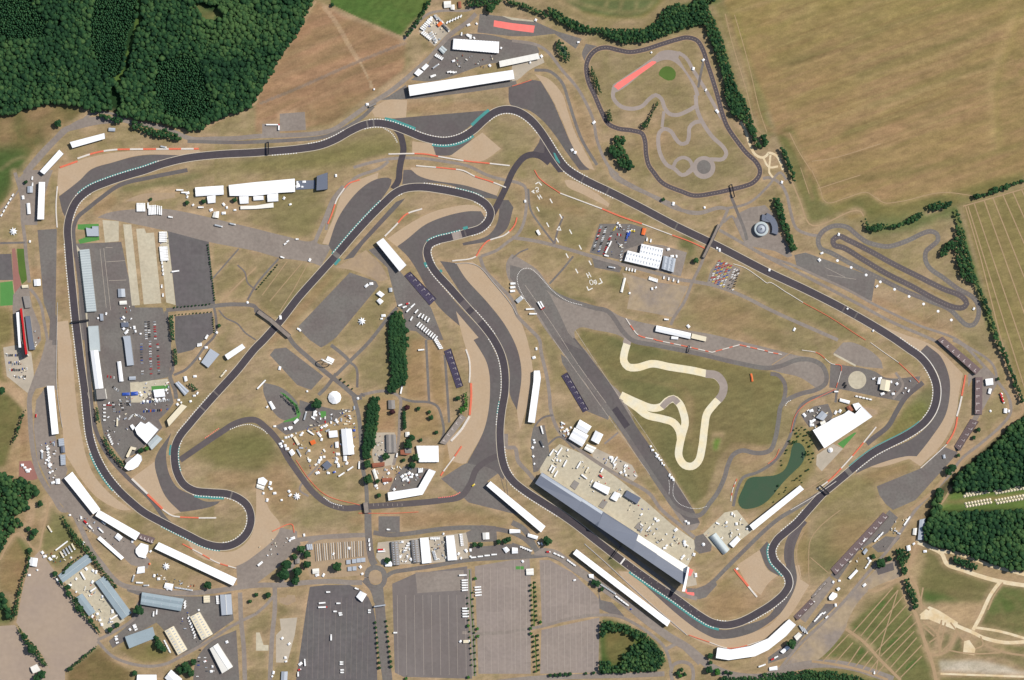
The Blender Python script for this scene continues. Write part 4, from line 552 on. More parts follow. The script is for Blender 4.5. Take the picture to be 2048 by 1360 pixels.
dashes('runway_marking','faint line','G:1150 660 1219 765 1300 880 1387 1020',.8,40,2);dashes('runway_marking','faint line','G:1106 678 1199 808 1300 950',.8,40,2);dashes('runway_marking','faint line','G:1050 570 1112 660 1150 720 1230 830',.8,30,2)
dashes('track_marking','line paint','C3:1255 1120 1260 1180 1255 1240',1,1.5,1.5);dashes('track_marking','line paint','C3:1300 1120 1290 1240 1340 1310 1480 1350 1560 1330',1,1.5,1.5)
sheet('dark_patch','racetrack asphalt','C3:800 560 840 530 945 680 900 710')
for i,(a,b)in enumerate([('C1:2060 640',0)]):pass
LC='C1:1440 960 1520 905 1600 850 1750 750 1900 660 2040 640;C2:80 700 180 810 260 950 350 1080 450 1210 560 1300 700 1345 860 1335 1000 1325 1200 1310 1500 1280 1640 1250 1720 1140 1760 1040 1860 960 1930 930'
road('link_track','link asphalt',LC,12)
road('link_track','racetrack asphalt','G:790 255 799 266 804 280 807 300 802 322 799 340 797 360 786 378',12.5)
road('link_track','racetrack asphalt','G:978 440 985 428 992 415 1002 395 1014 370 1023 348 1034 330 1049 314 1065 309 1082 313 1099 326',12.5)
road('escape_road','link asphalt','D4:300 90 190 230 170 400 160 470',9);road('escape_road',RO,'C2:1920 560;G:1015 1000 1000 950',1)
sheet('link_apron','racetrack asphalt','A3:225 1222 258 1225 262 1150 250 1080 275 1090 330 1180 400 1290 450 1370 370 1380 300 1290')
# ---- the Grand Prix track
road('tramline','worn path',['A3:1780 120 1820 250 1900 540 1980 880 2040 1060','A3:1705 110 1750 300 1880 740 1950 1000 1990 1060','A4:170 1060 240 1200 340 1360','B4:350 0 420 160 445 240 470 262 620 225 790 180 860 220 930 262 1040 255 1400 180 1640 205','A4:350 1290 500 1270 900 1150','B4:400 150 520 110 740 40','B4:260 -20 330 190'],1.3)
road('worn_path','worn path',['D4:580 0 500 60 400 150 340 240 325 400 330 600','D4:285 180 240 260 230 400 265 560','D4:340 380 480 500','D4:110 -60 230 -120 500 -280','C4:30 200 200 90'],1.6)
GP=[(512,305),(537,303),(602,297),(642,290),(672,278),(702,261),(727,250),(752,246),(777,249),(812,261),(844,274),(872,281),(894,282),(922,275),(947,260),(969,240),(989,225),(1009,219),(1030,221),(1049,230),(1066,244),(1081,262),(1095,283),(1112,310),(1130,334),(1150,349),(1184,367),(1214,381),(1274,411),(1354,453),(1421,485),(1449,499),(1536,544),(1611,579),(1686,617),(1743,649),(1788,677),(1818,698),(1838,712),(1853,728),(1866,750),(1873,772),(1873,795),(1866,820),(1851,842),(1831,859),(1806,874),(1776,889),(1748,904),(1721,924),(1696,945),(1666,970),(1648,985),(1618,1018),(1593,1046),(1573,1063),(1554,1080),(1544,1100),(1548,1120),(1562,1136),(1575,1152),(1578,1168),(1569,1186),(1551,1203),(1536,1214),(1521,1223),(1496,1237),(1474,1246),(1449,1250),(1424,1245),(1399,1231),(1349,1195),(1299,1161),(1249,1125),(1199,1086),(1149,1047),(1116,1024),(1089,1007),(1049,981),(1026,962),(1012,942),(1004,917),(1001,892),(1000,860),(1003,825),(1010,780),(1009,738),(1002,708),(988,680),(970,655),(932,612),(902,578),(867,538),(857,518),(854,502),(859,489),(874,481),(902,474),(932,466),(962,456),(977,441),(981,425),(973,410),(952,396),(922,387),(882,379),(837,374),(807,378),(789,387),(769,405),(737,437),(707,470),(672,511),(637,550),(597,595),(562,640),(527,680),(510,697),(475,740),(425,795),(380,847),(358,875),(350,895),(349,920),(354,945),(367,968),(388,981),(420,985),(455,988),(478,997),(495,1012),(502,1035),(497,1060),(482,1079),(460,1091),(437,1093),(410,1087),(375,1070),(325,1045),(287,1024),(267,1008),(235,978),(210,946),(192,912),(180,875),(174,830),(169,780),(162,730),(156,680),(151,640),(146,590),(141,540),(137,490),(135,458),(140,430),(153,402),(178,380),(215,364),(257,350),(288,341),(325,328),(375,316),(437,309)]
GPC=spline(GP,True,3);TW=14.5
def near(p):return min(range(len(GPC)),key=lambda i:(GPC[i][0]-p[0])**2+(GPC[i][1]-p[1])**2)
def section(a,b,off=0):
 i,j=near(a),near(b);n=len(GPC)
 if(j-i)%n>n/2:i,j=j,i
 r=[GPC[k%n]for k in range(i,max(i+2,j if j>=i else j+n))]
 return offset(r,off)
def gpstrip(name,m,a,b,o0,o1):
 p=offset(section(a,b),o0);q=offset(section(a,b),o1);mb=MB()
 ch=[[p[i],p[min(i+2,len(p)-1)],q[min(i+2,len(p)-1)],q[i]]for i in range(0,len(p)-1,2)]
 ribbon_mb(mb,p,q,level(ch));return meta(mb.build(name,m),kind='structure')
road('racetrack_verge','track edge line',GPC,TW+2.2,closed=True,smooth=False)
road('racetrack','racetrack asphalt',GPC,TW,closed=True,smooth=False)
for a,b,m_ in(((905,474),(925,468),'kart asphalt'),((928,467),(936,465),'runoff asphalt'),((935,617),(922,602),'link asphalt'),((942,622),(960,643),RO),((1166,356),(1170,358),RO),((1213,380),(1216,382),RO),((1352,452),(1356,454),RO),((1685,616),(1688,618),RO),((1712,631),(1715,633),RO),((667,516),(677,506),TK),((732,249),(735,248),TK),((746,246),(749,246),TK),((1692,948),(1700,942),TK),((462,989),(466,990),TK),((405,820),(408,816),TK),((430,790),(433,787),TK)):gpstrip('track_joint',m_,a,b,-TW/2+.3,TW/2-.3)
for a,b,o0,o1 in(((769,247),(829,269),-13,-7),((950,257),(986,226),-13,-7),((865,280),(945,262),7,12),((1846,852),(1700,942),7.5,9.5),((1547,1090),(1572,1148),7.5,11),((1440,1250),(1262,1134),-11.5,-7.5),((1440,1250),(1262,1134),-12.2,-11.2),((859,489),(925,468),-10,-7.3),((928,467),(942,463),-13,-7.3),((853,520),(860,530),-12,-7),((870,545),(877,550),7.5,12),((960,398),(905,384),7.5,9.5),((767,407),(668,516),7.5,10),((672,512),(660,525),-13,-7.5),((390,981),(453,988),7.5,12.5),((350,890),(352,950),-9.5,-7.4),((440,1093),(322,1044),-9.5,-7.3),((232,975),(187,900),-11,-7.3),((160,390),(320,329),-10,-7.3),((1000,828),(1004,800),-9.5,-7.3),((350,915),(349,892),7.5,11)):
 gpstrip('painted_runoff','teal paint',a,b,o0,o1)
sheet('painted_runoff','teal paint','A3:330 1220 345 1225 385 1300 380 1310 350 1280')
for a,b,o in(((1818,700),(1740,908),-9),((1563,1136),(1560,1198),-8.5),((875,379),(985,422),.1)):pass
gpstrip('edge_line','line paint',(1835,711),(1833,857),-9,-8);gpstrip('edge_line','line paint',(1560,1135),(1572,1185),-8.6,-7.8);gpstrip('edge_line','track edge line',(981,440),(940,392),7.6,8.4)
KB=[((618,295),(695,264),-8),((542,303),(600,297),8),((739,247),(945,262),-8),((727,250),(778,249),8.2),((865,280),(945,262),8.2),((975,236),(1083,265),8),((1093,280),(1150,349),-8),((1130,340),(1232,390),8.3),((1150,349),(1178,363),-8.2),((1795,682),(1840,714),-8.3),((1855,732),(1848,846),8.3),((1840,853),(1705,938),-8.3),((1612,1024),(1562,1073),8.3),((1552,1083),(1560,1133),-8.2),((1544,1090),(1570,1175),8.3),((1570,1190),(1490,1240),-8.4),((1452,1250),(1425,1245),8.2),((1430,1247),(1262,1134),-8.4),((1118,1026),(1024,960),-8.3),((1020,955),(1000,885),8.3),((1003,850),(1004,800),-8.2),((1011,800),(980,668),-8.2),((982,672),(940,622),8.3),((915,592),(857,520),-8.3),((859,530),(884,478),8.2),((861,488),(928,467),-8.2),((940,463),(978,440),8.2),((970,450),(945,393),-8.2),((965,402),(840,374),8.2),((802,380),(786,390),-8),((767,407),(668,516),8.3),((428,792),(358,875),8.3),((357,878),(356,950),-8.3),((388,981),(470,992),8.4),((470,993),(500,1022),8.3),((502,1028),(440,1093),8.3),((438,1093),(322,1044),-8.3),((245,985),(129,480),-8.3),((236,975),(186,865),8.2),((142,440),(182,382),8.2),((158,398),(325,328),-8.3)]
for a,b,o in KB:dashes('kerb','line paint',section(a,b,o),1.9,2.3,3.0,raw=True)
dashes('kerb','line paint','A2:1030 1030 1080 1060 1110 1100 1135 1150',1.8,2,2);dashes('kerb','red surfacing','C1:1640 785 1760 700',2,2,2);dashes('kerb','line paint','C1:1840 715 1920 685 2000 675;C2:0 690 60 720 100 760',1.6,2.4,2)
dashes('kerb','line paint','C2:540 1255 600 1300 700 1330',1.6,2.4,1.5);dashes('kerb','red surfacing','C2:1460 1262 1580 1245 1640 1215',2,2,1.6);dashes('kerb','line paint','C4:140 525 150 500 190 480',1.6,1.8,1.8)
for k in range(24):
 s=section((1299,1161),(1245,1122))if False else None
gg=section((1400,1232),(1240,1118))
for k in range(20):
 i=min(int(k*len(gg)/20),len(gg)-2);sd=4 if k%2 else-3.2;n_o=normals(gg)[i];c_=(gg[i][0]+n_o[0]*sd,gg[i][1]+n_o[1]*sd)
 c2=(c_[0]+n_o[0]*2.2,c_[1]+n_o[1]*2.2);dashes('grid_marking','faint line',[c_,c2],.7,2,0,raw=True)
gpstrip('start_line','line paint',(1246,1122),(1244.5,1121),-7,7)
for x in range(620,860,38):dashes('track_marking','faint line',f'C2:{x} {1325 + (x-620)*.06} {x+2} {1350}',.6,5,0)
for x in range(940,1180,38):dashes('track_marking','faint line',f'C2:{x} 1308 {x+2} 1335',.6,5,0)
for k,x in enumerate(range(470,960,22)):pass
for(x0,x1,ya,yb,st)in((1130,1680,680,1320,68),(1820,2048,460,1300,55)):
 road('bay_line','bay line',[f'D2:{x} {ya} {x+8} {yb}' for x in range(x0,x1,st)],.5,smooth=False)
road('bay_line','bay line',[f'D3:{x} {420 + max(0, x-300)*.7} {x+4} {900 - (x-250)*.15}' for x in range(260,640,46)]+[f'D3:{x} {950-(x-260)*.2} {x+4} 1290' for x in range(280,680,46)]+[f'D3:{x} 400 {x+6} 1290' for x in range(20,120,46)],.6,smooth=False)
road('bay_line','pale tarmac',[f'D2:{x} {700+abs(x-700)*.1} {x-14} 1350' for x in range(420,940,44)],.4,smooth=False)
road('bay_line','faint line',['B1:830 625 885 1120','B1:845 620 900 620','B1:800 630 850 1100','B1:850 735 1000 725','B1:870 885 1010 880','C1:700 420 720 500'],.8,smooth=False)
road('chalk_road','chalk','D4:1380 330 1480 340 1640 390 1800 450 1960 490 2100 530',7);road('dirt_track','worn path',['D4:1440 1120 1540 1140 1700 1150 1860 1140','D4:1240 620 1230 760 1290 800','D4:1390 880 1360 1000 1370 1120','D4:1460 900 1520 980 1560 1040','D4:1700 1010 1720 1080 1660 1110','D4:1250 940 1330 1010','D4:1290 1060 1350 1020','D4:1500 980 1460 1060 1400 1120','D4:1880 580 1800 700 1760 800'],3)
sheet('pond','pond water','C4:190 862 205 828 250 822 290 860 298 920 270 990 200 1060 130 1130 80 1190 40 1240 -20 1300;C3:1950 1340 1840 1345 1810 1300 1850 1180 1890 1110;C4:-20 1090 60 1080 130 1040 175 940',smooth=True)
sheet('pond','pond water','A3:380 360 410 370 440 420 440 460 410 430 385 400',smooth=True);sheet('reed_bed','lush grass','A3:1230 530 1280 540 1310 580 1300 630 1250 645 1200 620 1175 600 1185 560',smooth=True)
def seg(t,pts,wd=1.6):
 q=L(t+':'+pts)
 for a,b in zip(q[:-1],q[1:]):
  d=math.hypot(b[0]-a[0],b[1]-a[1])or 1;ux,uy=(b[0]-a[0])/d*wd*.35,(b[1]-a[1])/d*wd*.35;a=(a[0]-ux,a[1]-uy);b=(b[0]+ux,b[1]+uy)
  mbs.append([(a[0]-uy/.7,a[1]+ux/.7),(b[0]-uy/.7,b[1]+ux/.7),(b[0]+uy/.7,b[1]-ux/.7),(a[0]+uy/.7,a[1]-ux/.7)])
def marking(name,items,wd=1.6):
 global mbs;mbs=[]
 for it in items:seg('B3',it,wd)
 mb=MB();z=level(mbs)
 for k,q in enumerate(mbs):mb.poly([W(p)for p in q],z+.0006*k)
 meta(mb.build(name,'line paint'),kind='structure')
marking('runway_marking',['190 110 214 96 236 122'],1.9)
marking('runway_marking',['186 150 200 140 210 150 206 164 188 168 212 180 222 172'][:0]+['187 147 198 138 212 146 210 160 192 166 200 178 214 170','182 184 158 172 176 160 170 184'],1.3)
marking('runway_marking',['204 206 222 234','222 198 240 226','213 220 231 212'],1.5)
marking('runway_marking',['360 478 378 450 392 482 360 478'],1.5)
for x,y in((313,247),(208,313),(391,370),(286,438),(469,494),(363,561),(546,618),(441,685),(625,743),(518,808)):marking('runway_marking',[f'{x-8} {y-15} {x+8} {y+15}'],2.1)
marking('runway_marking',['596 828 612 862','614 820 632 854','604 844 622 838'],1.5)
marking('runway_marking',['622 884 636 878 648 896 648 912 634 920 622 902 622 884','676 894 668 880 656 884 656 898 668 914 678 908 676 896 662 898'],1.2)
marking('runway_marking',['704 868 722 900 694 912'],1.9);marking('runway_marking',['600 934 612 962 642 946'],1.9)
# ---------------------------------------------------------------- woods and trees
def ico(sub,seed,amp=.28,conifer=False):
 bm=bmesh.new();bmesh.ops.create_icosphere(bm,subdivisions=sub,radius=1)
 off=Vector((seed*7.3,seed*3.1,seed))
 for v in bm.verts:
  d=1+amp*noise.noise(v.co*1.6+off)*1.6+amp*.8*noise.noise(v.co*4.1+off)
  v.co*=d
  if conifer:k=(v.co.z+1)/2;r=max(.06,1.12*(1-k));v.co.x*=r;v.co.y*=r;v.co.z*=1.1
 vs=np.array([v.co[:]for v in bm.verts],np.float32);fs=np.array([[v.index for v in f.verts]for f in bm.faces],np.int32);bm.free();return vs,fs
BLOB=[ico(2,k)for k in range(5)];SMALL=[ico(1,k+20,.35)for k in range(4)];CON=[ico(2,k+40,.22,True)for k in range(3)]
def crown_arrays(seed,n=11,r=1.0):
 """one lumpy broadleaf crown: a core and leaf clumps pushed out of it, with gaps between"""
 q=np.random.default_rng(seed);Vs=[];Fs=[];k=0;T=[]
 def put(b,c,s,t):
  nonlocal k
  v=b[0]*np.array(s)+np.array(c);Vs.append(v);Fs.append(b[1]+k);T.append(np.full(len(v),t));k+=len(v)
 put(BLOB[seed%5],(0,0,.0),(.72,.72,.62),-.02)
 for i in range(n):
  a=q.uniform(0,2*math.pi);e=q.uniform(-.25,1.2);rr=q.uniform(.5,.74)
  s=q.uniform(.24,.42);put(SMALL[i%4],(rr*math.cos(a)*math.cos(e),rr*math.sin(a)*math.cos(e),rr*.85*math.sin(e)),(s,s,s*.8),q.uniform(-.10,.12))
 return np.concatenate(Vs).astype(np.float32)*r,np.concatenate(Fs),np.concatenate(T).astype(np.float32)
def crown_mesh(seed,material):
 v,f,t=crown_arrays(seed);me=bpy.data.meshes.new('crown');me.from_pydata(v.tolist(),[],f.tolist())
 a=me.attributes.new('tint','FLOAT','POINT');a.data.foreach_set('value',t);me.materials.append(M[material]);me.update();return me
CM={m:[crown_mesh(s+3*j,m)for s in range(4)]for j,m in enumerate(('broadleaf foliage','bright foliage','copper foliage'))}
CMC=[]
for s in range(2):
 v,f=CON[s];me=bpy.data.meshes.new('crown');me.from_pydata(v.tolist(),[],f.tolist());a=me.attributes.new('tint','FLOAT','POINT');a.data.foreach_set('value',np.zeros(len(v),np.float32));me.materials.append(M['conifer foliage']);me.update();CMC.append(me)
tb=MB();tb.cone(0,0,.09,.045,0,1,7)
for a in(0,2.1,4.2):tb.beam((0,0,.75),(.28*math.cos(a),.28*math.sin(a),1.15),.03,n=5)
to=tb.build('trunk','bark',origin=(0,0,0));TRUNK=to.data;bpy.data.objects.remove(to)
def tree(x,y,r,label,group=None,material='broadleaf foliage',name='tree',cat='tree',flat=1.0):
 """r in map units"""
 X,Y=W((x,y));R=r*S;e=empty(name,(X,Y,0),label,cat,group)
 t=bpy.data.objects.new('trunk',TRUNK);C.objects.link(t);t.parent=e;t.scale=(R*1.3,R*1.3,R*.85)
 c=bpy.data.objects.new('crown',random.choice(CM[material]));C.objects.link(c);c.parent=e
 c.location=(0,0,R*1.25*flat);c.scale=(R*1.08,R*1.08,R*.95*flat);c.rotation_euler=(0,0,random.uniform(0,6.28));return e
def wood(name,label,cat,regions,spacing,r0,r1,material,kinds='b',holes=(),z0=0,seed=1,tint=.07,patch=None):
 q=np.random.default_rng(seed);Vs=[];Fs=[];Ts=[];k=0
 for spec in regions:
  pts=L(spec)if isinstance(spec,str)else spec;a=np.array(pts);H=[np.array(L(h))for h in holes]
  def inside(p,x,y):
   ins=np.zeros(len(x),bool);n=len(p)
   for i in range(n):
    (ax,ay),(bx,by)=p[i-1],p[i];c=(ay>y)!=(by>y)
    with np.errstate(divide='ignore',invalid='ignore'):ins^=c&(x<ax+(y-ay)/((by-ay)or 1e-9)*(bx-ax))
   return ins
  gx_,gy_=np.meshgrid(np.arange(a[:,0].min(),a[:,0].max()+spacing,spacing),np.arange(a[:,1].min(),a[:,1].max()+spacing,spacing*.87));gx_[1::2]+=spacing/2
  x=(gx_+q.uniform(-.34,.34,gx_.shape)*spacing).ravel();y=(gy_+q.uniform(-.34,.34,gy_.shape)*spacing).ravel()
  m=inside(pts,x,y)
  for h in H:m&=~inside(h,x,y)
  x,y=x[m],y[m]
  for px,py in zip(x,y):
   r=(r0*.8+(r1-r0*.8)*q.random()**1.7)*S;hgt=7+r*.9+q.uniform(-1,1.4)
   b=BLOB[q.integers(5)]if kinds=='b' else CON[q.integers(3)]
   an=q.uniform(0,6.28);ca,sa=math.cos(an),math.sin(an);v=b[0]
   v=np.stack([(v[:,0]*ca-v[:,1]*sa)*r,(v[:,0]*sa+v[:,1]*ca)*r,v[:,2]*r*(.72 if kinds=='b' else 1.0)],-1)
   X,Y=W((px,py));v=v+np.array([X,Y,hgt if kinds=='b' else r*2.2+2]);Vs.append(v);Fs.append(b[1]+k);k+=len(v)
   Ts.append(np.full(len(v),q.normal(0,tint*1.3)+(patch(px,py)if patch else 0)))
 o=np_mesh(name,np.concatenate(Vs).astype(np.float32),np.concatenate(Fs),[material],('tint','FLOAT',np.concatenate(Ts).astype(np.float32)))
 return meta(o,label,cat,kind='stuff')
NWW='G:-90 -90 646 -90 622 12 600 60 560 120 520 188 505 214 470 226 425 241 405 262 388 262 360 256 330 248 300 243 262 236 244 236 230 224 214 220 196 222 186 226 165 212 140 207 125 209 100 204 60 216 30 228 -90 240'
clear=('G:288 -90 284 40 272 72 262 120 252 150 240 168 228 160 226 154 244 148 250 120 258 66 276 30 280 -90','G:392 5 430 10 448 28 432 46 412 44 402 32 396 20','G:218 190 232 170 240 190 244 206 230 226 226 214','G:122 30 128 44 118 52 114 44','G:140 58 152 64 148 70')
conif=('G:196 -90 280 -90 272 40 258 66 250 110 244 146 226 152 216 160 198 130 184 90 178 50 186 20','G:-90 -40 60 0 90 40 96 74 40 80 0 74 -90 60','G:316 120 380 112 402 132 416 168 422 220 400 242 340 236 310 190')
pt=lambda x,y:.17*noise.noise(Vector((x*.012,y*.012,0)))+(.09 if 380<x<520 and y<120 else 0)
wood('woodland','large mixed broadleaf wood filling the north-west corner','woodland',[NWW],5.4,3.4,6.0,'broadleaf foliage',holes=clear+conif,seed=3,patch=pt)
wood('conifer_plantation','dark close-set conifer blocks inside the north-west wood','woodland',conif,4.4,3.2,3.9,'conifer foliage',kinds='c',holes=clear,seed=4,tint=.05)
wood('woodland','eastern wood behind the bell-tent rows and the south-east chalk road','woodland',['C4:1480 1120 1520 1060 1620 990 1700 910 1820 830 1900 720 2000 640 2048 610 2500 200 2500 1000 2048 1160 1800 1200 1560 1210 1480 1200','C4:1330 1200 1390 1170 1400 1240 1380 1330 1400 1400;D4:1320 60 1300 30','D4:1270 60 1320 0 1500 10 1700 0 2400 0 2500 500 2400 560 2040 470 1960 480 1880 450 1800 430 1740 390 1640 380 1560 340 1480 330 1380 290 1300 270 1250 240 1240 150'],5.6,3.4,6.0,'broadleaf foliage',seed=5,patch=pt)
wood('woodland','western wood touching the left edge of the site','woodland',['C1:-400 1030 0 1060 60 1070 120 1100 200 1110 270 1150 320 1190 290 1240 230 1290 240 1360 100 1400;D1:160 80 120 170 60 250 0 330 -400 500','D1:-100 640 30 660 60 740 100 800 110 860 60 850 0 760 -100 720'],6.5,3.8,6,'broadleaf foliage',seed=6,patch=pt)
wood('hedgerow_belt','broad belt of trees and scrub along the north edge, curving down the big field','woodland',['A3:280 70 320 60 420 130 540 190 640 225 780 230 900 235 1060 230 1150 180 1180 110 1260 40 1340 30 1400 60 1440 20 1520 -60 1700 -60 1600 20 1480 80 1420 110 1560 50 1600 120 1640 230 1690 350 1720 450 1760 600 1800 720 1860 800 1900 900 1930 1000 1960 1100 1990 1180 1960 1190 1900 1060 1840 960 1790 940 1740 890 1700 780 1690 640 1640 470 1580 330 1540 210 1480 200 1300 260 1160 310 1050 340 900 350 800 320 700 270 560 260 480 230 380 170 300 120','A4:-60 1080 -20 1070 0 1150 -40 1190','A4:100 1180 128 1190 170 1290 200 1360;B4:215 90 190 80;A4:160 1345 130 1280'],3.9,2.1,3.7,'broadleaf foliage',seed=7,tint=.09)
wood('hedgerow_belt','hedge and young wood between the handling circuit and the striped crop','woodland',['B4:770 380 800 440 900 430 1000 440 1140 380 1220 330 1250 360 1180 410 1050 450 930 470 820 495 780 470','B4:1280 270 1400 250 1470 260 1440 300 1300 330 1275 310','B4:1370 640 1420 580 1500 540 1500 450 1540 470 1580 600 1620 720 1660 860 1680 960 1640 910 1560 880 1530 820 1510 740 1490 640 1440 640 1410 700 1370 690','B4:1480 270 1520 340 1560 480 1600 640 1640 800 1700 950 1770 1120 1840 1330 1820 1360 1760 1160 1690 980 1640 840 1590 660 1550 500 1500 350','C4:1800 -60 1850 20 1900 110 1950 250 2000 360 2040 480 2020 500 1980 390 1920 240 1870 110 1800 0','B4:1640 205 1760 180 1980 90 2100 60 2100 80 1980 110 1780 195 1650 225'],4,2,3.6,'broadleaf foliage',seed=8,tint=.09)
wood('copse','irregular copse inside the northern driving circuit','woodland',['A3:820 1100 870 1080 900 1110 890 1160 910 1230 960 1300 970 1340 930 1370 860 1330 830 1260 780 1220 760 1170 820 1160'],5,2.8,4.4,'broadleaf foliage',seed=9,tint=.08)
wood('scrub','reeds and bushes ringing the small north pond','scrub',['A3:350 340 370 320 400 330 380 370 390 410 420 440 445 470 430 490 400 460 350 400','A3:400 330 430 380 465 440 460 490 440 495 445 450 420 400'],3,1.4,2.4,'broadleaf foliage',seed=10)
wood('hedge_line','hedge between the green field and the tent yard at the top','hedge',['A2:1380 0 1410 0 1340 130 1280 220 1210 300 1190 290 1260 200 1330 100','A2:1680 0 1900 -40 1980 0 1920 60 1880 100 1840 90 1850 40 1760 60 1700 50','A3:-40 0 100 30 300 120 280 140 100 60 -40 30'],3.6,1.8,3,'broadleaf foliage',seed=11,tint=.09)
wood('scrub','ring of bushes and thicket around the southern clearing','scrub',['D3:730 880 900 910 1060 990 1150 1060 1160 1110 1130 1130 1050 1060 990 1030 900 970 760 960 730 1010 700 990 700 940','D3:950 1080 1060 1060 1140 1090 1210 1130 1225 1200 1190 1270 1000 1290 800 1300 700 1290 700 1200 760 1200 830 1250 890 1200 870 1150 940 1130'],4.4,2.2,4,'broadleaf foliage',seed=12,tint=.12)
wood('hedge_line','tree-lined hedge running west to east at the bottom edge under the camping rows','hedge',['D4:-60 1300 100 1300 300 1280 480 1280 700 1320 860 1400 0 1370','D3:1560 1380 1700 1330 2048 1330 2048 1360 1600 1400'],4,2,3.4,'broadleaf foliage',seed=13)
wood('hedge_line','tall hedges beside the south-east dirt track fork','hedge',['D4:1020 320 1060 300 1130 340 1120 400 1090 430 1110 500 1080 520 1060 450 1030 390','D4:1090 550 1120 550 1160 640 1200 740 1200 790 1160 790 1140 700 1100 620','D4:860 400 920 390 930 440 880 460','D4:1480 370 1600 400 1680 450 1660 480 1540 440 1480 410'],3.6,2,3.2,'broadleaf foliage',seed=14)
wood('hedge_line','ragged hedges around the south-west hard standing','hedge',['D1:240 330 255 340 240 440 215 520 190 560 180 640 160 720 140 830 110 880 100 860 130 740 150 640 180 540 220 430','D1:140 910 180 970 240 1040 290 1080 330 1150 390 1240 380 1260 320 1200 240 1120 190 1040 150 960','D1:490 20 560 120 640 220 740 330 800 430 880 530 950 610 940 630 860 560 780 450 700 350 600 240 520 110','D1:430 480 460 540 520 590 560 660 620 700 660 800 740 880 800 960 820 990 780 960 700 870 620 800 560 690 500 600 440 520','D1:500 500 540 440 640 370 660 360 560 450 500 520','C1:210 560 180 640 150 760 110 830 100 820 140 720 180 600','D1:540 1270 780 1080 790 1090 560 1290'],3,1.3,2.4,'broadleaf foliage',seed=15)
wood('hedge_line','dark clipped hedges by the two paddock car parks','hedge',['B1:1355 1165 1385 1160 1400 1360 1375 1360','C1:1390 70 1415 70 1420 200 1400 200','C1:1510 350 1540 350 1590 395 1570 405','C1:770 530 795 560 800 660 780 640','C1:830 760 860 800 900 880 960 950 1000 1000 990 1020 940 970 880 900 830 800','C2:190 415 220 430 330 520 355 580 340 590 310 530'],2.2,1.1,1.8,'conifer foliage',seed=16)
wood('hedgerow_belt','dense tree belt east of the round building','woodland',['B4:40 230 90 230 110 300 130 400 170 480 200 560 240 630 220 650 180 650 150 560 120 480 90 400 60 330'],3.8,2.4,3.8,'broadleaf foliage',seed=17)
wood('scrub','low reeds around the lake and test meadows','scrub',['A3:1160 810 1170 830 1130 900 1090 1000 1080 1030 1040 1020 1030 990 1080 960 1120 890','A3:630 520 650 560 690 660 720 750 700 750 660 660 630 580','A3:770 880 790 880 800 960 790 980 760 960 755 900','C4:180 830 200 800 240 800 230 815 200 830','C4:295 880 305 900 300 960 290 930'],2.2,1,1.7,'broadleaf foliage',seed=18)
def fill_trees(spec,sp,r0,r1,label,group,material='broadleaf foliage',seed=1,name='tree'):
 pts=L(spec);a=np.array(pts);q=np.random.default_rng(seed);y=a[:,1].min()+sp*.4
 row=0
 while y<a[:,1].max():
  xs=[]
  for i in range(len(pts)):
   (ax,ay),(bx,by)=pts[i-1],pts[i]
   if(ay>y)!=(by>y):xs.append(ax+(y-ay)/(by-ay)*(bx-ax))
  xs.sort()
  for u in range(0,len(xs)-1,2):
   x=xs[u]+sp*.45+(sp*.25 if row%2 else 0)
   while x<xs[u+1]-sp*.3:tree(x+q.uniform(-.8,.8),y+q.uniform(-.8,.8),q.uniform(r0,r1),label,group,material,name=name);x+=sp
  y+=sp*.85;row+=1
fill_trees('B2:1100 1150 1150 1110 1180 1180 1215 1250 1220 1360;C2:1225 340 1170 360 1120 400 1070 435 1045 400 1080 300 1060 0;B2:1060 1200',8.2,5,6.2,'tall dark tree in the dense northern avenue beside the lorry park','trees of the northern avenue',seed=2,name='avenue_tree')
fill_trees('C2:930 470 985 460 990 560 980 700 960 820 940 900 910 960 850 960 850 850 880 650 890 530',8,4.8,6,'tall dark tree in the dense avenue west of the farm track','trees of the southern avenue',seed=3,name='avenue_tree')
for x,y,r,l_,m_ in[(735,1247-10,0,'',''),][:0]:pass
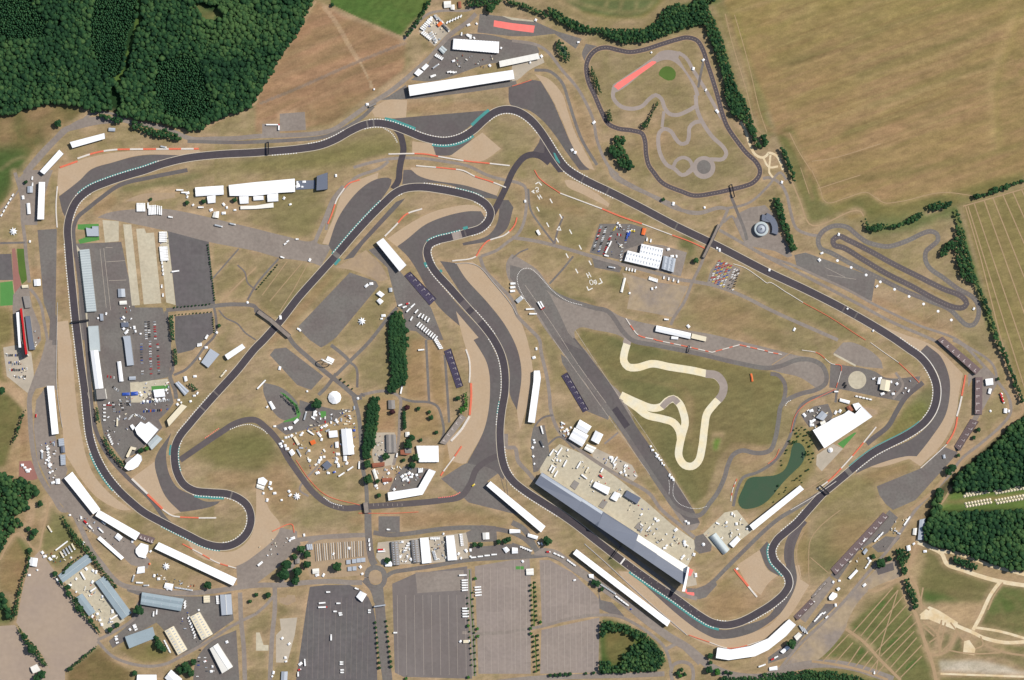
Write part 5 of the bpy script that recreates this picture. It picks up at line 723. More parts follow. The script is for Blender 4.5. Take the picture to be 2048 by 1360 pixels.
SING=[('C2',895,990,8,'big round tree north of the entrance bridge, just below the southern avenue',0),('C2',900,1110,10,'largest round tree beside the entrance bridge',0),('C2',490,510,11,'big round tree left of the white dome tent',0),('C2',1095,575,6,'copper-leaved tree west of the farm track',2),('C2',1210,540,6,'copper-leaved tree east of the farm track',2),('C2',1300,548,4.5,'small tree in the brown paddock next to the copper tree',0),('C2',1387,575,4,'smaller of the two trees mid-paddock',0),('C2',1403,620,5.5,'larger of the two trees mid-paddock',0),('C2',1443,738,4,'small tree at the paddock corner by the grey stand',0),('C2',1615,465,5,'tree by the track left of the red barrier',0),('C2',1320,800,4,'small tree above the large square marquee',0),('C2',1225,830,10,'big tree over the farmhouse garden',0),('C2',1250,780,7,'tree behind the farmhouse garden tree',0),('C2',1275,940,8,'tree tucked against the square marquee',0),('C2',1250,1000,7,'tree south of the farmhouse',0),('C2',1040,930,8,'round tree south of the barns',0),('C2',1180,960,4,'small tree on the farmhouse drive',0),('C2',975,1130,5,'tree in the builders yard',0),('C2',985,1240,5,'tree left of the L-shaped stand',0),('D2',365,305,9,'tree at the western corner of the ruined market ground',0),('D2',250,430,11,'largest tree of the west copse by the perimeter road',0),('D2',230,510,13,'wide tree south of the copse',0),('D2',335,490,10,'tree beside the small cottage',0),('D2',318,560,9,'southernmost tree of the cottage copse',0),('D2',410,350,8,'tree along the market ground hedge',0),('D2',412,430,8,'tree south along the market ground hedge',0),('D2',310,370,6,'small tree above the cottage',0),('D2',650,450,10,'lone round tree in the middle of the sandy market ground',0),('D2',1052,400,7,'tree beside the white hut at the workshop row',0),('D2',1748,275,5.5,'left tree of the pair by the grey hall lot',0),('D2',1795,275,5.5,'right tree of the pair by the grey hall lot',0),('D2',1940,252,5.5,'tree in the hedge right of the pair',0),('D2',1990,248,5.5,'second tree in the hedge right of the pair',0),('D2',2020,232,6,'third tree in the hedge right of the pair',0),('D2',100,675,6.5,'tree at the western road junction',0),('D2',5,675,4.5,'smaller tree at the western road junction',0),('D3',285,240,10,'round tree at the south end of the diagonal stand',0),('D3',680,585,7,'tree behind the long southern stand',0),('D3',655,575,6,'second tree behind the long southern stand',0),('D3',718,630,4.5,'small tree by the coach park corner',0),('D3',1585,1165,6,'tree left of the curved white stand',0),('D3',1587,1218,4.5,'small tree below the curved white stand',0),('D3',1575,1275,8,'tree by the roundabout exit',0),('D3',1640,1290,7,'bright tree by the roundabout exit',1),('D3',1710,1295,4.5,'small tree right of the bright one',0),('D3',1748,1300,4.5,'second small tree right of the bright one',0),('D3',1325,1300,5,'western tree on the roundabout island',0),('D3',1355,1275,4.5,'northern tree on the roundabout island',0),('D3',1382,1310,4.5,'eastern tree on the roundabout island',0),('D3',1345,1325,4.5,'southern tree on the roundabout island',1),('D1',1115,800,11,'big round tree between the two workshop yards',0),('D1',1668,597,8.5,'round tree in the circle below the longest white stand',0),('D1',940,915,6,'tree at the south-east tip of the walled yard',0),('D1',883,955,6,'tree at the south tip of the walled yard',0),('D1',240,320,6,'tree on the dirt lane above the white tent',0),('D1',170,115,6,'tree in front of the western wood',0),('D1',230,148,5.5,'second tree in front of the western wood',0),('D1',282,172,8,'tree on the lane bend',0),('D1',258,215,6,'tree below the lane bend',0),('D1',262,1105,10,'largest tree of the south-west hedge',0),('D1',200,1010,7,'tree in the middle of the south-west hedge',0),('D1',445,505,6,'tree at the corner of the long grey shed',0),('D1',548,615,6,'tree left of the walled yard',0),('D1',552,665,5.5,'lower tree left of the walled yard',0),('D1',645,780,7,'tree beside the narrow grey shed',0),('D1',730,885,5.5,'tree below the narrow grey shed',0),('D1',340,1310,9,'tree at the bottom edge by the small shed',0),('D1',300,1340,8,'lower tree at the bottom edge by the small shed',0),('D1',1500,1250,12,'big tree by the car-filled south lot',0),('D1',1450,1270,9,'left tree by the car-filled south lot',0),('D1',1550,1210,7,'tree at the top of the south lot',0),('D1',1530,1300,8,'lowest tree of the south lot clump',0),('D1',1280,1070,9,'tree beside the grey factory',0),('D1',1310,1110,7,'tree below the grey factory corner',0),('D1',1255,1020,6,'tree touching the grey factory corner',0),('D1',1080,1300,6,'tree left of the white tent at the bottom edge',0),('D1',2002,728,4,'small tree east of the slate roof hall',0),('C1',330,1305,6.5,'round tree by the western lane',0),('C1',1130,880,6,'tree by the museum garden',0),('C1',1175,865,5,'bright tree by the museum garden',1),('C1',20,400,8,'tree at the left edge below the big car park',0),('B1',210,97,4,'small dark tree left of the upright white stand',0),('B1',1208,235,3.5,'small tree above the lorry rows',0),('B1',1498,262,5,'tree below the hospitality tent',0),('B1',1632,252,5,'second tree below the hospitality tent',0),('B1',1880,240,5,'tree below the larger hospitality tent',0),('B1',1755,1245,4,'lone tree in the infield lanes',0),('B3',1208,235,4,'lone tree beside the Hangar-side service road',0),('B3',1470,722,6,'lone dark tree on the green verge by the bridge road',0),('B4',1655,210,5,'hedge tree at the crop corner',0),('B4',1815,160,7,'larger hedge tree over the striped crop',0),('B4',1900,135,7,'eastern hedge tree over the striped crop',0),('C4',1680,715,5,'tree below the brown stand',0),('C4',1645,780,4,'small tree below the brown stand',0),('C4',1470,1020,9,'tree at the tip of the eastern wood',0),('C4',1440,1050,8,'lower tree at the tip of the eastern wood',0),('C4',1520,920,4,'small tree by the gate hut',0),('C4',1968,360,5,'tree in the east hedge',0),('C4',1840,310,3.5,'small tree by the two white tents',0),('D4',840,370,5,'tree behind the long brown stand',0),('D4',895,420,9,'bushy tree by the scorched patch',0),('D4',965,390,6,'tree right of the bushy one',0),('D4',185,1065,10,'wide tree below the curved white stand',0),('D4',190,1335,7,'tree at the bottom left of the camping rows',0),('D4',310,1320,6,'second tree at the bottom of the camping rows',0),('A2',1880,70,9,'round tree above the red skid pan',0),('A2',610,40,4,'small tree at the green field corner',0),('A1',470,990,8,'rounded bush in the north-west field',0),('A3',1800,890,8,'tree bulging from the belt above the chalk paths',0),('A3',1910,1040,8,'tree at the end of the eastern belt',0)]
for t_,x,y,r,l_,m_ in SING:
 (p,)=L(f'{t_}:{x} {y}');tree(p[0],p[1],r,l_,None,('broadleaf foliage','bright foliage','copper foliage')[m_])
wood('hedge_line','bank of trees north-west above the gravel','hedge',['A1:780 905 840 920 900 940 980 950 1000 975 940 980 860 950 800 930','A1:1060 970 1110 980 1180 1010 1260 1040 1330 1040 1400 1070 1450 1110 1430 1130 1340 1110 1240 1090 1140 1050 1070 1030'],4,2.4,3.8,'broadleaf foliage',seed=19)
wood('scrub','bushes behind the long red trackside barrier','scrub',['C2:1660 430 1690 410 1700 520 1690 560 1640 580 1620 550 1660 530 1670 480'],3,1.5,2.4,'bright foliage',seed=20)
def tree_row(t_,x0,y0,x1,y1,n,r,label,group,m='broadleaf foliage',skip=()):
 for k in range(n):
  if k in skip:continue
  f=k/max(1,n-1);(p,)=L(f'{t_}:{x0 + (x1-x0)*f} {y0 + (y1-y0)*f}');tree(p[0]+random.uniform(-.4,.4),p[1]+random.uniform(-.5,.5),r*random.uniform(.85,1.15),label,group,m,name='row_tree')
tree_row('B1',1663,600,1720,1040,24,1.8,'small tree in the row east of the long dark parking area','row east of the dark parking area')
tree_row('B1',1395,1100,1680,1072,11,1.8,'small tree in the row south of the long dark parking area','row south of the dark parking area')
tree_row('B1',1405,1160,1690,1135,11,1.5,'shrub in the row above the lower dark lot','row above the lower dark lot')
tree_row('B1',1703,1180,1715,1300,8,1.6,'shrub in the short row right of the lower dark lot','row right of the lower dark lot')
tree_row('B2',10,950,170,760,12,1.7,'small shrub along the diagonal lane below the old runway','shrubs along the diagonal lane')
tree_row('D2',955,900,990,1260,10,3,'young tree on the left side of the main entrance avenue','left row of the entrance avenue')
tree_row('D2',1042,890,1082,1250,10,3,'young tree on the right side of the main entrance avenue','right row of the entrance avenue')
tree_row('D2',1690,700,1725,1240,13,2.2,'small tree on the left of the strip between grey and brown car parks','left row of the car-park strip')
tree_row('D2',1733,660,1757,1300,13,2.2,'small tree on the right of the strip between grey and brown car parks','right row of the car-park strip')
tree_row('D3',148,600,166,920,9,2.6,'small tree on the left of the upper strip between the brown car parks','upper left row, brown car parks');tree_row('D3',183,580,198,880,9,2.6,'small tree on the right of the upper strip between the brown car parks','upper right row, brown car parks')
tree_row('D3',168,1010,184,1290,8,2.6,'small tree on the left of the lower strip between the brown car parks','lower left row, brown car parks');tree_row('D3',204,1000,216,1280,8,2.6,'small tree on the right of the lower strip between the brown car parks','lower right row, brown car parks')
tree_row('D3',305,1320,465,1310,5,4.4,'tree in the short row along the bottom road','short row on the bottom road');tree_row('D3',590,1305,910,1288,6,3.6,'tree under the southern thicket along the bottom road','row under the southern thicket');tree_row('D3',985,1282,1150,1278,5,3.4,'tree at the east end of the bottom road row','east end of the bottom row')
for t_,x,y in(('D2',1697,925),('D2',1772,950),('D2',1776,1008),('D3',228,895),('D2',1200,1345),('D2',1700,1335),('D2',1755,545),('D3',150,985),('D3',150,943)):(p,)=L(f'{t_}:{x} {y}');tree(p[0],p[1],3.6,'bright green young tree at a gap or end of a car-park tree strip','bright trees at the car-park strips','bright foliage')
tree_row('C2',680,310,770,390,4,2,'small tree along the infield road above the roundabout','trees above the small roundabout');tree_row('C2',1185,580,1190,700,7,4,'tree in the hedge along the farm track','trees of the farm-track hedge')
for k in range(46):
 pass
LT=[(206,720),(230,705),(250,720),(270,700),(298,715),(320,735),(225,745),(262,750),(290,765),(310,760),(338,765),(285,800),(312,820),(345,800),(330,850),(322,890),(300,912),(325,915),(360,905),(330,955),(362,945),(345,975),(305,1045),(322,1035),(262,1085),(232,1105),(215,1120),(256,1120),(270,1140),(195,1125),(140,1200),(130,1215),(145,1180),(60,1205),(90,1230),(172,805),(150,880),(140,905),(105,965),(110,1000),(80,1165),(45,1295),(358,830),(240,770)]
for x,y in LT:(p,)=L(f'C4:{x} {y}');tree(p[0],p[1],random.uniform(1.3,2.4),'young tree on the dry bank around the lake','young trees around the lake',name='sapling')
# ---------------------------------------------------------------- buildings, stands, tents
def cyc(p,i):return p[i%len(p)]
def lerp(a,b,t):return tuple(x+(y-x)*t for x,y in zip(a,b))
def quad_frame(q):
 """world quad -> (origin side A start, A end, B start, B end) with A-B the long edges"""
 d=[math.dist(cyc(q,i),cyc(q,i+1))for i in range(4)]
 if d[0]+d[2]>=d[1]+d[3]:return q[0],q[1],q[3],q[2]
 return q[1],q[2],q[0],q[3]
def stand(spec,label,front='B',h=11,mt='white membrane',name='grandstand',steps=12,group=None):
 """long covered grandstand on a quad; 'front' is the low, open long side"""
 q=[W(p)for p in L(spec)];a0,a1,b0,b1=quad_frame(q)
 if front=='A':a0,a1,b0,b1=b0,b1,a0,a1
 c=centroid(q);e=empty(name,(*c,0),label,'grandstand',group)
 n=max(3,int(math.dist(a0,a1)/12));mb=MB()
 for k in range(n):
  for u,v,z0,z1 in((k/n,(k+.5)/n,0,.12),((k+.5)/n,(k+1)/n,.12,0)):
   A,B=lerp(a0,a1,u),lerp(a0,a1,v);D,E=lerp(b0,b1,u),lerp(b0,b1,v)
   mb.quad((*A,h+z0),(*D,h-1.4+z0),(*E,h-1.4+z1),(*B,h+z1))
 mb.quad((*a0,h),(*a1,h),(*a1,h-.8),(*a0,h-.8));mb.quad((*b0,h-1.4),(*b0,h-2.2),(*b1,h-2.2),(*b1,h-1.4))
 mb.quad((*a0,h),(*a0,h-.8),(*b0,h-2.2),(*b0,h-1.4));mb.quad((*a1,h),(*b1,h-1.4),(*b1,h-2.2),(*a1,h-.8))
 mb.build('roof',mt,e)
 s=MB();wd=[lerp(a0,b0,t)for t in(.08,.9)],[lerp(a1,b1,t)for t in(.08,.9)]
 for k in range(steps):
  t0,t1=k/steps,(k+1)/steps;z=1+(h-4.5)*(1-t0)
  A,B=lerp(wd[0][0],wd[0][1],t0),lerp(wd[1][0],wd[1][1],t0);D,E=lerp(wd[0][0],wd[0][1],t1),lerp(wd[1][0],wd[1][1],t1)
  s.quad((*A,z),(*D,z),(*E,z),(*B,z));zz=1+(h-4.5)*(1-t1)if k<steps-1 else 0;s.quad((*D,z),(*D,zz),(*E,zz),(*E,z))
 s.build('seating','grey seats',e)
 w_=MB();A,B=lerp(a0,b0,.04),lerp(a1,b1,.04)
 w_.quad((*A,0),(*B,0),(*B,h-.9),(*A,h-.9));w_.build('back_wall','wall panel',e)
 for i,(p,r_)in enumerate(((a0,b0),(a1,b1))):
  A,B=lerp(p,r_,.04),lerp(p,r_,.6);x=MB();x.quad((*A,0),(*B,0),(*B,h*.45),(*A,h-.9));x.build('side_wall','wall panel',e)
 for k in range(n+1):
  P=lerp(lerp(a0,a1,(k+.05)/(n+.1)),lerp(b0,b1,(k+.05)/(n+.1)),.93);x=MB();x.beam((*P,0),(*P,h-1.9),.18);x.build('column','steel',e)
 return e
def open_stand(spec,label,mt,n,front='B',h=7,name='open_grandstand',group=None,steps=14):
 q=[W(p)for p in L(spec)];a0,a1,b0,b1=quad_frame(q)
 if front=='A':a0,a1,b0,b1=b0,b1,a0,a1
 e=empty(name,(*centroid(q),0),label,'grandstand',group);s=MB()
 for k in range(steps):
  z=1+(h-1)*(1-k/steps);A,B,D,E=lerp(a0,b0,k/steps),lerp(a1,b1,k/steps),lerp(a0,b0,(k+1)/steps),lerp(a1,b1,(k+1)/steps)
  s.quad((*A,z),(*D,z),(*E,z),(*B,z));zz=1+(h-1)*(1-(k+1)/steps)if k<steps-1 else 0;s.quad((*D,z),(*D,zz),(*E,zz),(*E,z))
 se=s.build('seating',mt,e)
 w_=MB();w_.quad((*a0,0),(*a1,0),(*a1,h+1.1),(*a0,h+1.1));w_.build('back_wall','dark steel',e)
 for p,r_ in((a0,b0),(a1,b1)):x=MB();x.add([(*p,0),(*r_,0),(*r_,1),(*p,h+.8)],[(0,1,2,3)]);x.build('side_wall','dark steel',e)
 ln=math.dist(a0,a1);u=((a1[0]-a0[0])/ln,(a1[1]-a0[1])/ln)
 for k in range(n):
  t=(k+.5)/n;x=MB();d0,d1=.15,.62
  for j in range(10):
   f0,f1=d0+(d1-d0)*j/10,d0+(d1-d0)*(j+1)/10;P,Q=lerp(lerp(a0,a1,t),lerp(b0,b1,t),f0),lerp(lerp(a0,a1,t),lerp(b0,b1,t),f1)
   z0=1+(h-1)*(1-f0)+.22;wv=.75
   x.quad((P[0]-u[0]*wv,P[1]-u[1]*wv,z0),(Q[0]-u[0]*wv,Q[1]-u[1]*wv,z0-.2),(Q[0]+u[0]*wv,Q[1]+u[1]*wv,z0-.2),(P[0]+u[0]*wv,P[1]+u[1]*wv,z0))
  P=lerp(lerp(a0,a1,t),lerp(b0,b1,t),.22);sgn=1;z0=1+(h-1)*.8+.25
  x.box(P[0]+u[0]*2.2*sgn,P[1]+u[1]*2.2*sgn,4.4,1.7,z0-.3,z0,math.atan2(u[1],u[0]));x.build('aisle','aisle concrete',se)
 return e
def quad_pitch(mb,a0,a1,b0,b1,h,rise,over=.0):
 m0,m1=lerp(a0,b0,.5),lerp(a1,b1,.5)
 mb.quad((*a0,h),(*m0,h+rise),(*m1,h+rise),(*a1,h));mb.quad((*m0,h+rise),(*b0,h),(*b1,h),(*m1,h+rise))
 mb.add([(*a0,h),(*b0,h),(*m0,h+rise)],[(0,1,2)]);mb.add([(*a1,h),(*b1,h),(*m1,h+rise)],[(0,2,1)])
def building(spec,label,h=6,roof='gable',rm='white membrane',wm='wall panel',name='building',cat='building',bays=1,rise=None,sky=0,group=None,doors=2,smooth=False,ridge=None,parapet=True):
 q=[W(p)for p in(spline(L(spec),True,4)if smooth else L(spec))];e=empty(name,(*centroid(q),0),label,cat,group)
 w_=MB();ar=sum(q[i-1][0]*q[i][1]-q[i][0]*q[i-1][1]for i in range(len(q)))
 if ar<0 and len(q)!=4:q=q[::-1]
 c=centroid(q);ins=[lerp(p,c,.012)for p in q]
 for i in range(len(q)):w_.quad((*ins[i-1],0),(*ins[i],0),(*ins[i],h),(*ins[i-1],h))
 w_.build('wall',wm,e)
 r=MB()
 if len(q)==4 and roof!='flat':
  a0,a1,b0,b1=quad_frame(q)
  if roof=='across':
   for k in range(bays):
    A0,B0,A1,B1=lerp(a0,a1,k/bays),lerp(b0,b1,k/bays),lerp(a0,a1,(k+1)/bays),lerp(b0,b1,(k+1)/bays)
    quad_pitch(r,A0,B0,A1,B1,h,rise or .9)
  elif roof=='barrel':
   N=10
   for k in range(N):
    t0,t1=k/N,(k+1)/N;z0,z1=h+(rise or 4)*math.sin(math.pi*t0),h+(rise or 4)*math.sin(math.pi*t1)
    r.quad((*lerp(a0,b0,t0),z0),(*lerp(a0,b0,t1),z1),(*lerp(a1,b1,t1),z1),(*lerp(a1,b1,t0),z0))
  elif roof=='mono':
   r.quad((*a0,h+(rise or 1.5)),(*b0,h),(*b1,h),(*a1,h+(rise or 1.5)));r.quad((*a0,h),(*a0,h+(rise or 1.5)),(*a1,h+(rise or 1.5)),(*a1,h))
  else:
   for k in range(bays):
    quad_pitch(r,lerp(a0,b0,k/bays),lerp(a1,b1,k/bays),lerp(a0,b0,(k+1)/bays),lerp(a1,b1,(k+1)/bays),h,rise or max(.8,math.dist(a0,b0)/bays*.16))
 else:
  r.prism(q,h-.3,h+.25)
 ro=r.build('roof',rm,e)
 if len(q)==4:
  a0,a1,b0,b1=quad_frame(q);ln=math.dist(a0,a1);wd=math.dist(a0,b0)
  an=math.atan2(a1[1]-a0[1],a1[0]-a0[0])
  if ridge and roof=='gable' and bays==1:
   x=MB();R=rise or max(.8,wd*.16);m0,m1=lerp(a0,b0,.5),lerp(a1,b1,.5);cc=lerp(m0,m1,.5);x.box(cc[0],cc[1],ln,.9,h+R-.1,h+R+.3,an);x.build('roof_ridge',ridge,ro)
  for k in range(sky):
   for sd in(.27,.73):
    P=lerp(lerp(a0,a1,(k+.5)/sky),lerp(b0,b1,(k+.5)/sky),sd);R=(rise or max(.8,wd/bays*.16))if roof=='gable' else 0
    zc=h+(R*.54 if bays==1 else R*.5)if roof!='flat' else h+.25
    x=MB();x.box(P[0],P[1],min(2,ln/sky*.35),wd*.2,zc-.1,zc+.45,an);x.build('rooflight','light zinc',ro)
  for k in range(doors):
   P=lerp(b0,b1,(k+.5)/max(1,doors));x=MB();x.box(P[0],P[1],min(3.5,ln*.15),.25,0,min(3.2,h*.7),an);x.build('door','grey paint',e)
 elif parapet and h>4:
  x=MB();n=len(q)
  for i in range(n):
   A,B=q[i-1],q[i];Ai,Bi=lerp(A,c,.02),lerp(B,c,.02);x.quad((*A,h+.25),(*B,h+.25),(*B,h+.7),(*A,h+.7));x.quad((*Ai,h+.7),(*Bi,h+.7),(*Bi,h+.25),(*Ai,h+.25));x.quad((*A,h+.7),(*B,h+.7),(*Bi,h+.7),(*Ai,h+.7))
  x.build('parapet',wm if wm!='wall panel' else rm,e)
 return e
stand('A1:840 1068 565 1140 585 1186 845 1112','white roofed stand west of the north gravel, below the tree bank','B')
stand('G:120 300 128.5 308.5 90 349.5 81 343','white roofed stand set diagonally on the north-west corner','B')
stand('B1:318 98 366 98 358 396 306 396','white roofed stand standing upright beside the first gravel corner','A')
stand('C1:382 366 438 366 475 748 422 756','white roofed stand on the west side, alone beside the long gravel','A')
stand('G:130 956 146 943 202 1018 188 1028','upper of the two end-to-end white stands on the south-west curve','A')
stand('D1:782 -6 800 -12 1125 182 1090 238 768 40','x','A')if False else stand('D1:795 -4 1125 182 1090 240 768 44','lower of the two end-to-end white stands on the south-west curve','A')
stand('D1:1275 255 1898 545 1868 602 1242 306','longest white stand on the south-west side, ending by the circled tree','A')
stand('D3:515 310 1265 885 1240 928 486 347','very long thin white stand opposite the pit building','A',h=12)
stand('G:981 962 1091 1052 1082 1064 973 971','white stand left of the pit straight, running down to the round tree','A')
stand('G:817 172 1026 141 1029 159 820 193','longest white stand on the north side above the brown strip','B',h=14)
stand('G:998 123 1076 107 1080 118 1000 135','short cream stand north of the longest northern stand','B',mt='off white sheet',h=9)
stand('B2:965 582 1020 545 1205 762 1150 812','wide white stand inside the complex of bends, above the lorry park','B',h=13)
stand('G:1599 970 1607 978 1506 1060 1498 1050','white stand running diagonally from the lake towards the concrete yard','A')
building('C2:1055 1218 1300 1180 1385 1030 1440 1050 1335 1235 1062 1283','bent white stand shaped like a boomerang beside the link track',8,'flat','white membrane',name='grandstand',cat='grandstand')
building('C3:175 245 222 243 232 300 182 662 128 655 172 330','narrow bent white stand east of the long curving gravel',9,'flat','white membrane',name='grandstand',cat='grandstand')
building('D3:1640 1096 1745 1112 1900 1085 2048 1022;D4:165 870 220 915 140 1005 0 1115;D3:1940 1166 1730 1196 1628 1180','white curved stand wrapped around the outside of the last corner',10,'flat','white membrane',name='grandstand',cat='grandstand')
stand('D1:802 208 994 380 973 398 781 228','thin white canopy along the western perimeter road','A',h=5,name='canopy')
open_stand('B2:1188 845 1235 812 1444 1030 1390 1082','dark purple open stand just below the wide white infield stand','purple seats',6,'B')
open_stand('C2:1505 88 1560 66 1658 366 1605 386','dark purple open stand beside the lorry park, tilted along the gravel','purple seats',7,'B')
open_stand('C3:395 285 442 258 614 556 570 580','dark purple open stand on the west edge of the old runway','purple seats',7,'B')
open_stand('C4:1352 2 1396 -28 1702 232 1658 276','brown open stand at the top of the fast right-hand corner','brown seats',7,'A')
open_stand('C4:1655 298 1716 298 1712 597 1650 592','upright brown open stand in the middle of the eastern corner','brown seats',5,'A')
open_stand('C4:1490 850 1622 630 1682 652 1527 884','brown open stand at the lower end of the eastern corner','brown seats',5,'A')
open_stand('D4:500 472 922 18 965 52 542 520','long brown open stand in the south-east by the dirt road','brown seats',11,'A',h=4)
open_stand('D4:205 850 340 712 372 738 236 880','short brown open stand next to the curved white stand','brown seats',3,'A',h=5)
open_stand('D4:345 690 455 565 472 578 358 704','narrow grey open stand between the two brown ones in the south-east','grey seats',3,'A',h=3)
open_stand('C2:1470 822 1640 592 1682 622 1517 838','grey open stand behind the bent white barrier in the middle','grey seats',5,'B')
open_stand('D1:1122 186 1242 224 1222 270 1108 226','small dark open stand between two white stands in the south-west','brown seats',4,'A',h=4)
building('B1:640 640 718 632 775 1130 697 1135','long ribbed pale grey pit garage row on the western straight',6,'across','pale grey sheet',bays=25,rise=.8,name='pit_garages',doors=12)
building('B1:708 1250 790 1245 800 1360;C1:806 90 724 96','shorter ribbed pit garage row continuing south of the footbridge',6,'across','pale grey sheet',bays=10,rise=.8,name='pit_garages',doors=6)
building('C1:727 84 790 80 832 385 768 392','bright white hospitality block at the south end of the pit row',9,'gable','white membrane',name='hospitality_block')
building('C1:775 395 845 390 858 470 782 474','square grey control tower below the white pit block',12,'flat','grey tile','off white sheet',name='control_tower')
building('B1:690 460 740 470 740 450 790 450 795 530 700 530','small grey clubhouse between two green lawns',5,'flat','light zinc',name='clubhouse')
building('B1:945 950 1000 950 1005 1015 948 1018','pale square hut beside the concrete strips',4,'gable','light zinc',name='hut');building('B1:958 1048 1015 1045 1018 1075 960 1078','white low hut below the pale square hut',4,'gable','off white sheet',name='hut')
building('B1:800 1150 828 1150 830 1205 806 1205','small grey control box beside the footbridge',4,'mono','light zinc',name='cabin',doors=1);building('B1:970 1220 1030 1218 1032 1255 974 1258','grey box hut at the paddock edge',4,'flat','slate sheet',name='hut')
building('B1:985 1330 1045 1325 1050 1360;C1:1075 200 1020 205 995 0','long pale grey paddock hall beside the crowded car park',6,'gable','light zinc',name='hall',ridge='pale grey sheet')
building('C1:940 172 970 170 990 330 958 332','slim white paddock tent standing alone on the tarmac',5,'gable','white membrane',name='marquee',cat='marquee',doors=0);building('C1:1035 292 1088 290 1088 318 1036 320','little grey hut at the foot of the paddock hall',4,'gable','light zinc',name='hut')
building('C1:1228 398 1315 390 1325 452 1240 460','white marquee beside the small green lawn',5,'gable','white membrane',name='marquee',cat='marquee',doors=0,bays=2)
building('C1:1082 705 1130 652 1165 672 1195 652 1272 715 1178 828 1100 752','large bright white medical and media hall at the inner paddock tip',8,'flat','white membrane',name='hall');building('C1:1183 828 1255 755 1302 790 1218 878','pale grey annexe attached to the bright white hall',6,'gable','pale grey sheet',name='annexe')
building('C1:1042 685 1062 672 1085 700 1065 722','small white drum store left of the white hall',5,'flat','white membrane',name='store')
building('C1:1340 640 1455 512 1500 530 1355 690','cream clubhouse with terraces beside the inner pit road',9,'flat','cream panel',name='clubhouse');building('C1:1400 345 1430 330 1515 408 1480 445','ribbed grey hospitality unit by the bend in the inner road',5,'gable','light zinc',name='hospitality_unit',bays=2)
building('C1:1470 290 1495 290 1502 325 1480 335','small white canopy above the ribbed hospitality unit',4,'gable','white membrane',name='canopy',doors=0)
building('C1:1685 68 1758 115 1668 222 1612 178','grey tiled square pavilion with a green centre by the diagonal straight',6,'flat','light zinc',name='pavilion');building('C1:1800 120 1940 30 1966 62 1826 158','white roofed hall beside the diagonal straight',8,'gable','white membrane',name='hall')
building('C1:1000 1020 1020 980 1070 940 1105 908 1135 925 1140 960 1110 1010 1070 1035 1030 1042','white curved fan-shaped hospitality roof at the southern tip of the paddock',9,'flat','white membrane',name='hospitality_building')
building('C1:1010 930 1050 850 1095 860 1085 880 1060 875 1030 945','narrow cream terrace block above the fan-shaped roof',5,'flat','cream panel',name='terrace_block');building('C1:1000 960 1030 935 1080 940 1060 985 1020 1000','grey plant roof tucked behind the fan-shaped roof',6,'flat','grey tile',name='plant_room')
building('C1:470 790 512 785 518 845 475 850','upper grey ribbed unit by the western gravel',5,'across','light zinc',bays=4,name='hospitality_unit');building('C1:485 918 525 915 528 998 490 1002','lower grey ribbed unit by the western gravel',5,'across','light zinc',bays=6,name='hospitality_unit');building('C1:488 850 520 848 524 898 492 900','bluish unit between the two grey ribbed ones',5,'gable','slate sheet',name='hospitality_unit')
building('C1:445 1110 480 1108 484 1148 450 1152','white square tent on the western service area',4,'gable','white membrane',name='marquee',cat='marquee',doors=0)
building('B1:135 1135 165 1130 178 1360;C1:232 130 190 148 150 0','long black and white terrace building with a red spine on the west edge',12,'flat','dark steel','off white sheet',name='hotel_building',parapet=False)
for i,(s_,l_,m_)in enumerate([('B1:138 1140 160 1136 172 1360;C1:178 60 158 60','white balcony roof on the left of the long west building','white membrane'),('B1:168 1110 186 1106 214 1360;C1:230 110 212 116 198 0;B1:188 1250','red spine roof of the long west building','red paint'),]):
 e_=building(s_,l_,13.2+i,'flat',m_,name='roof_wing',cat='building',parapet=False)
building('B1:186 1010 235 1008 248 1100 205 1105','grey plant compound roof north of the long west building',5,'flat','grey tile',name='plant_room');building('B1:176 922 226 918 230 942 180 946','cream bar-shaped hut on the west road',4,'gable','cream panel',name='hut')
building('B1:205 1170 245 1168 270 1360;C1:285 76 240 78','dark flat roofed wing behind the red spine',7,'flat','slate sheet',name='hotel_wing')
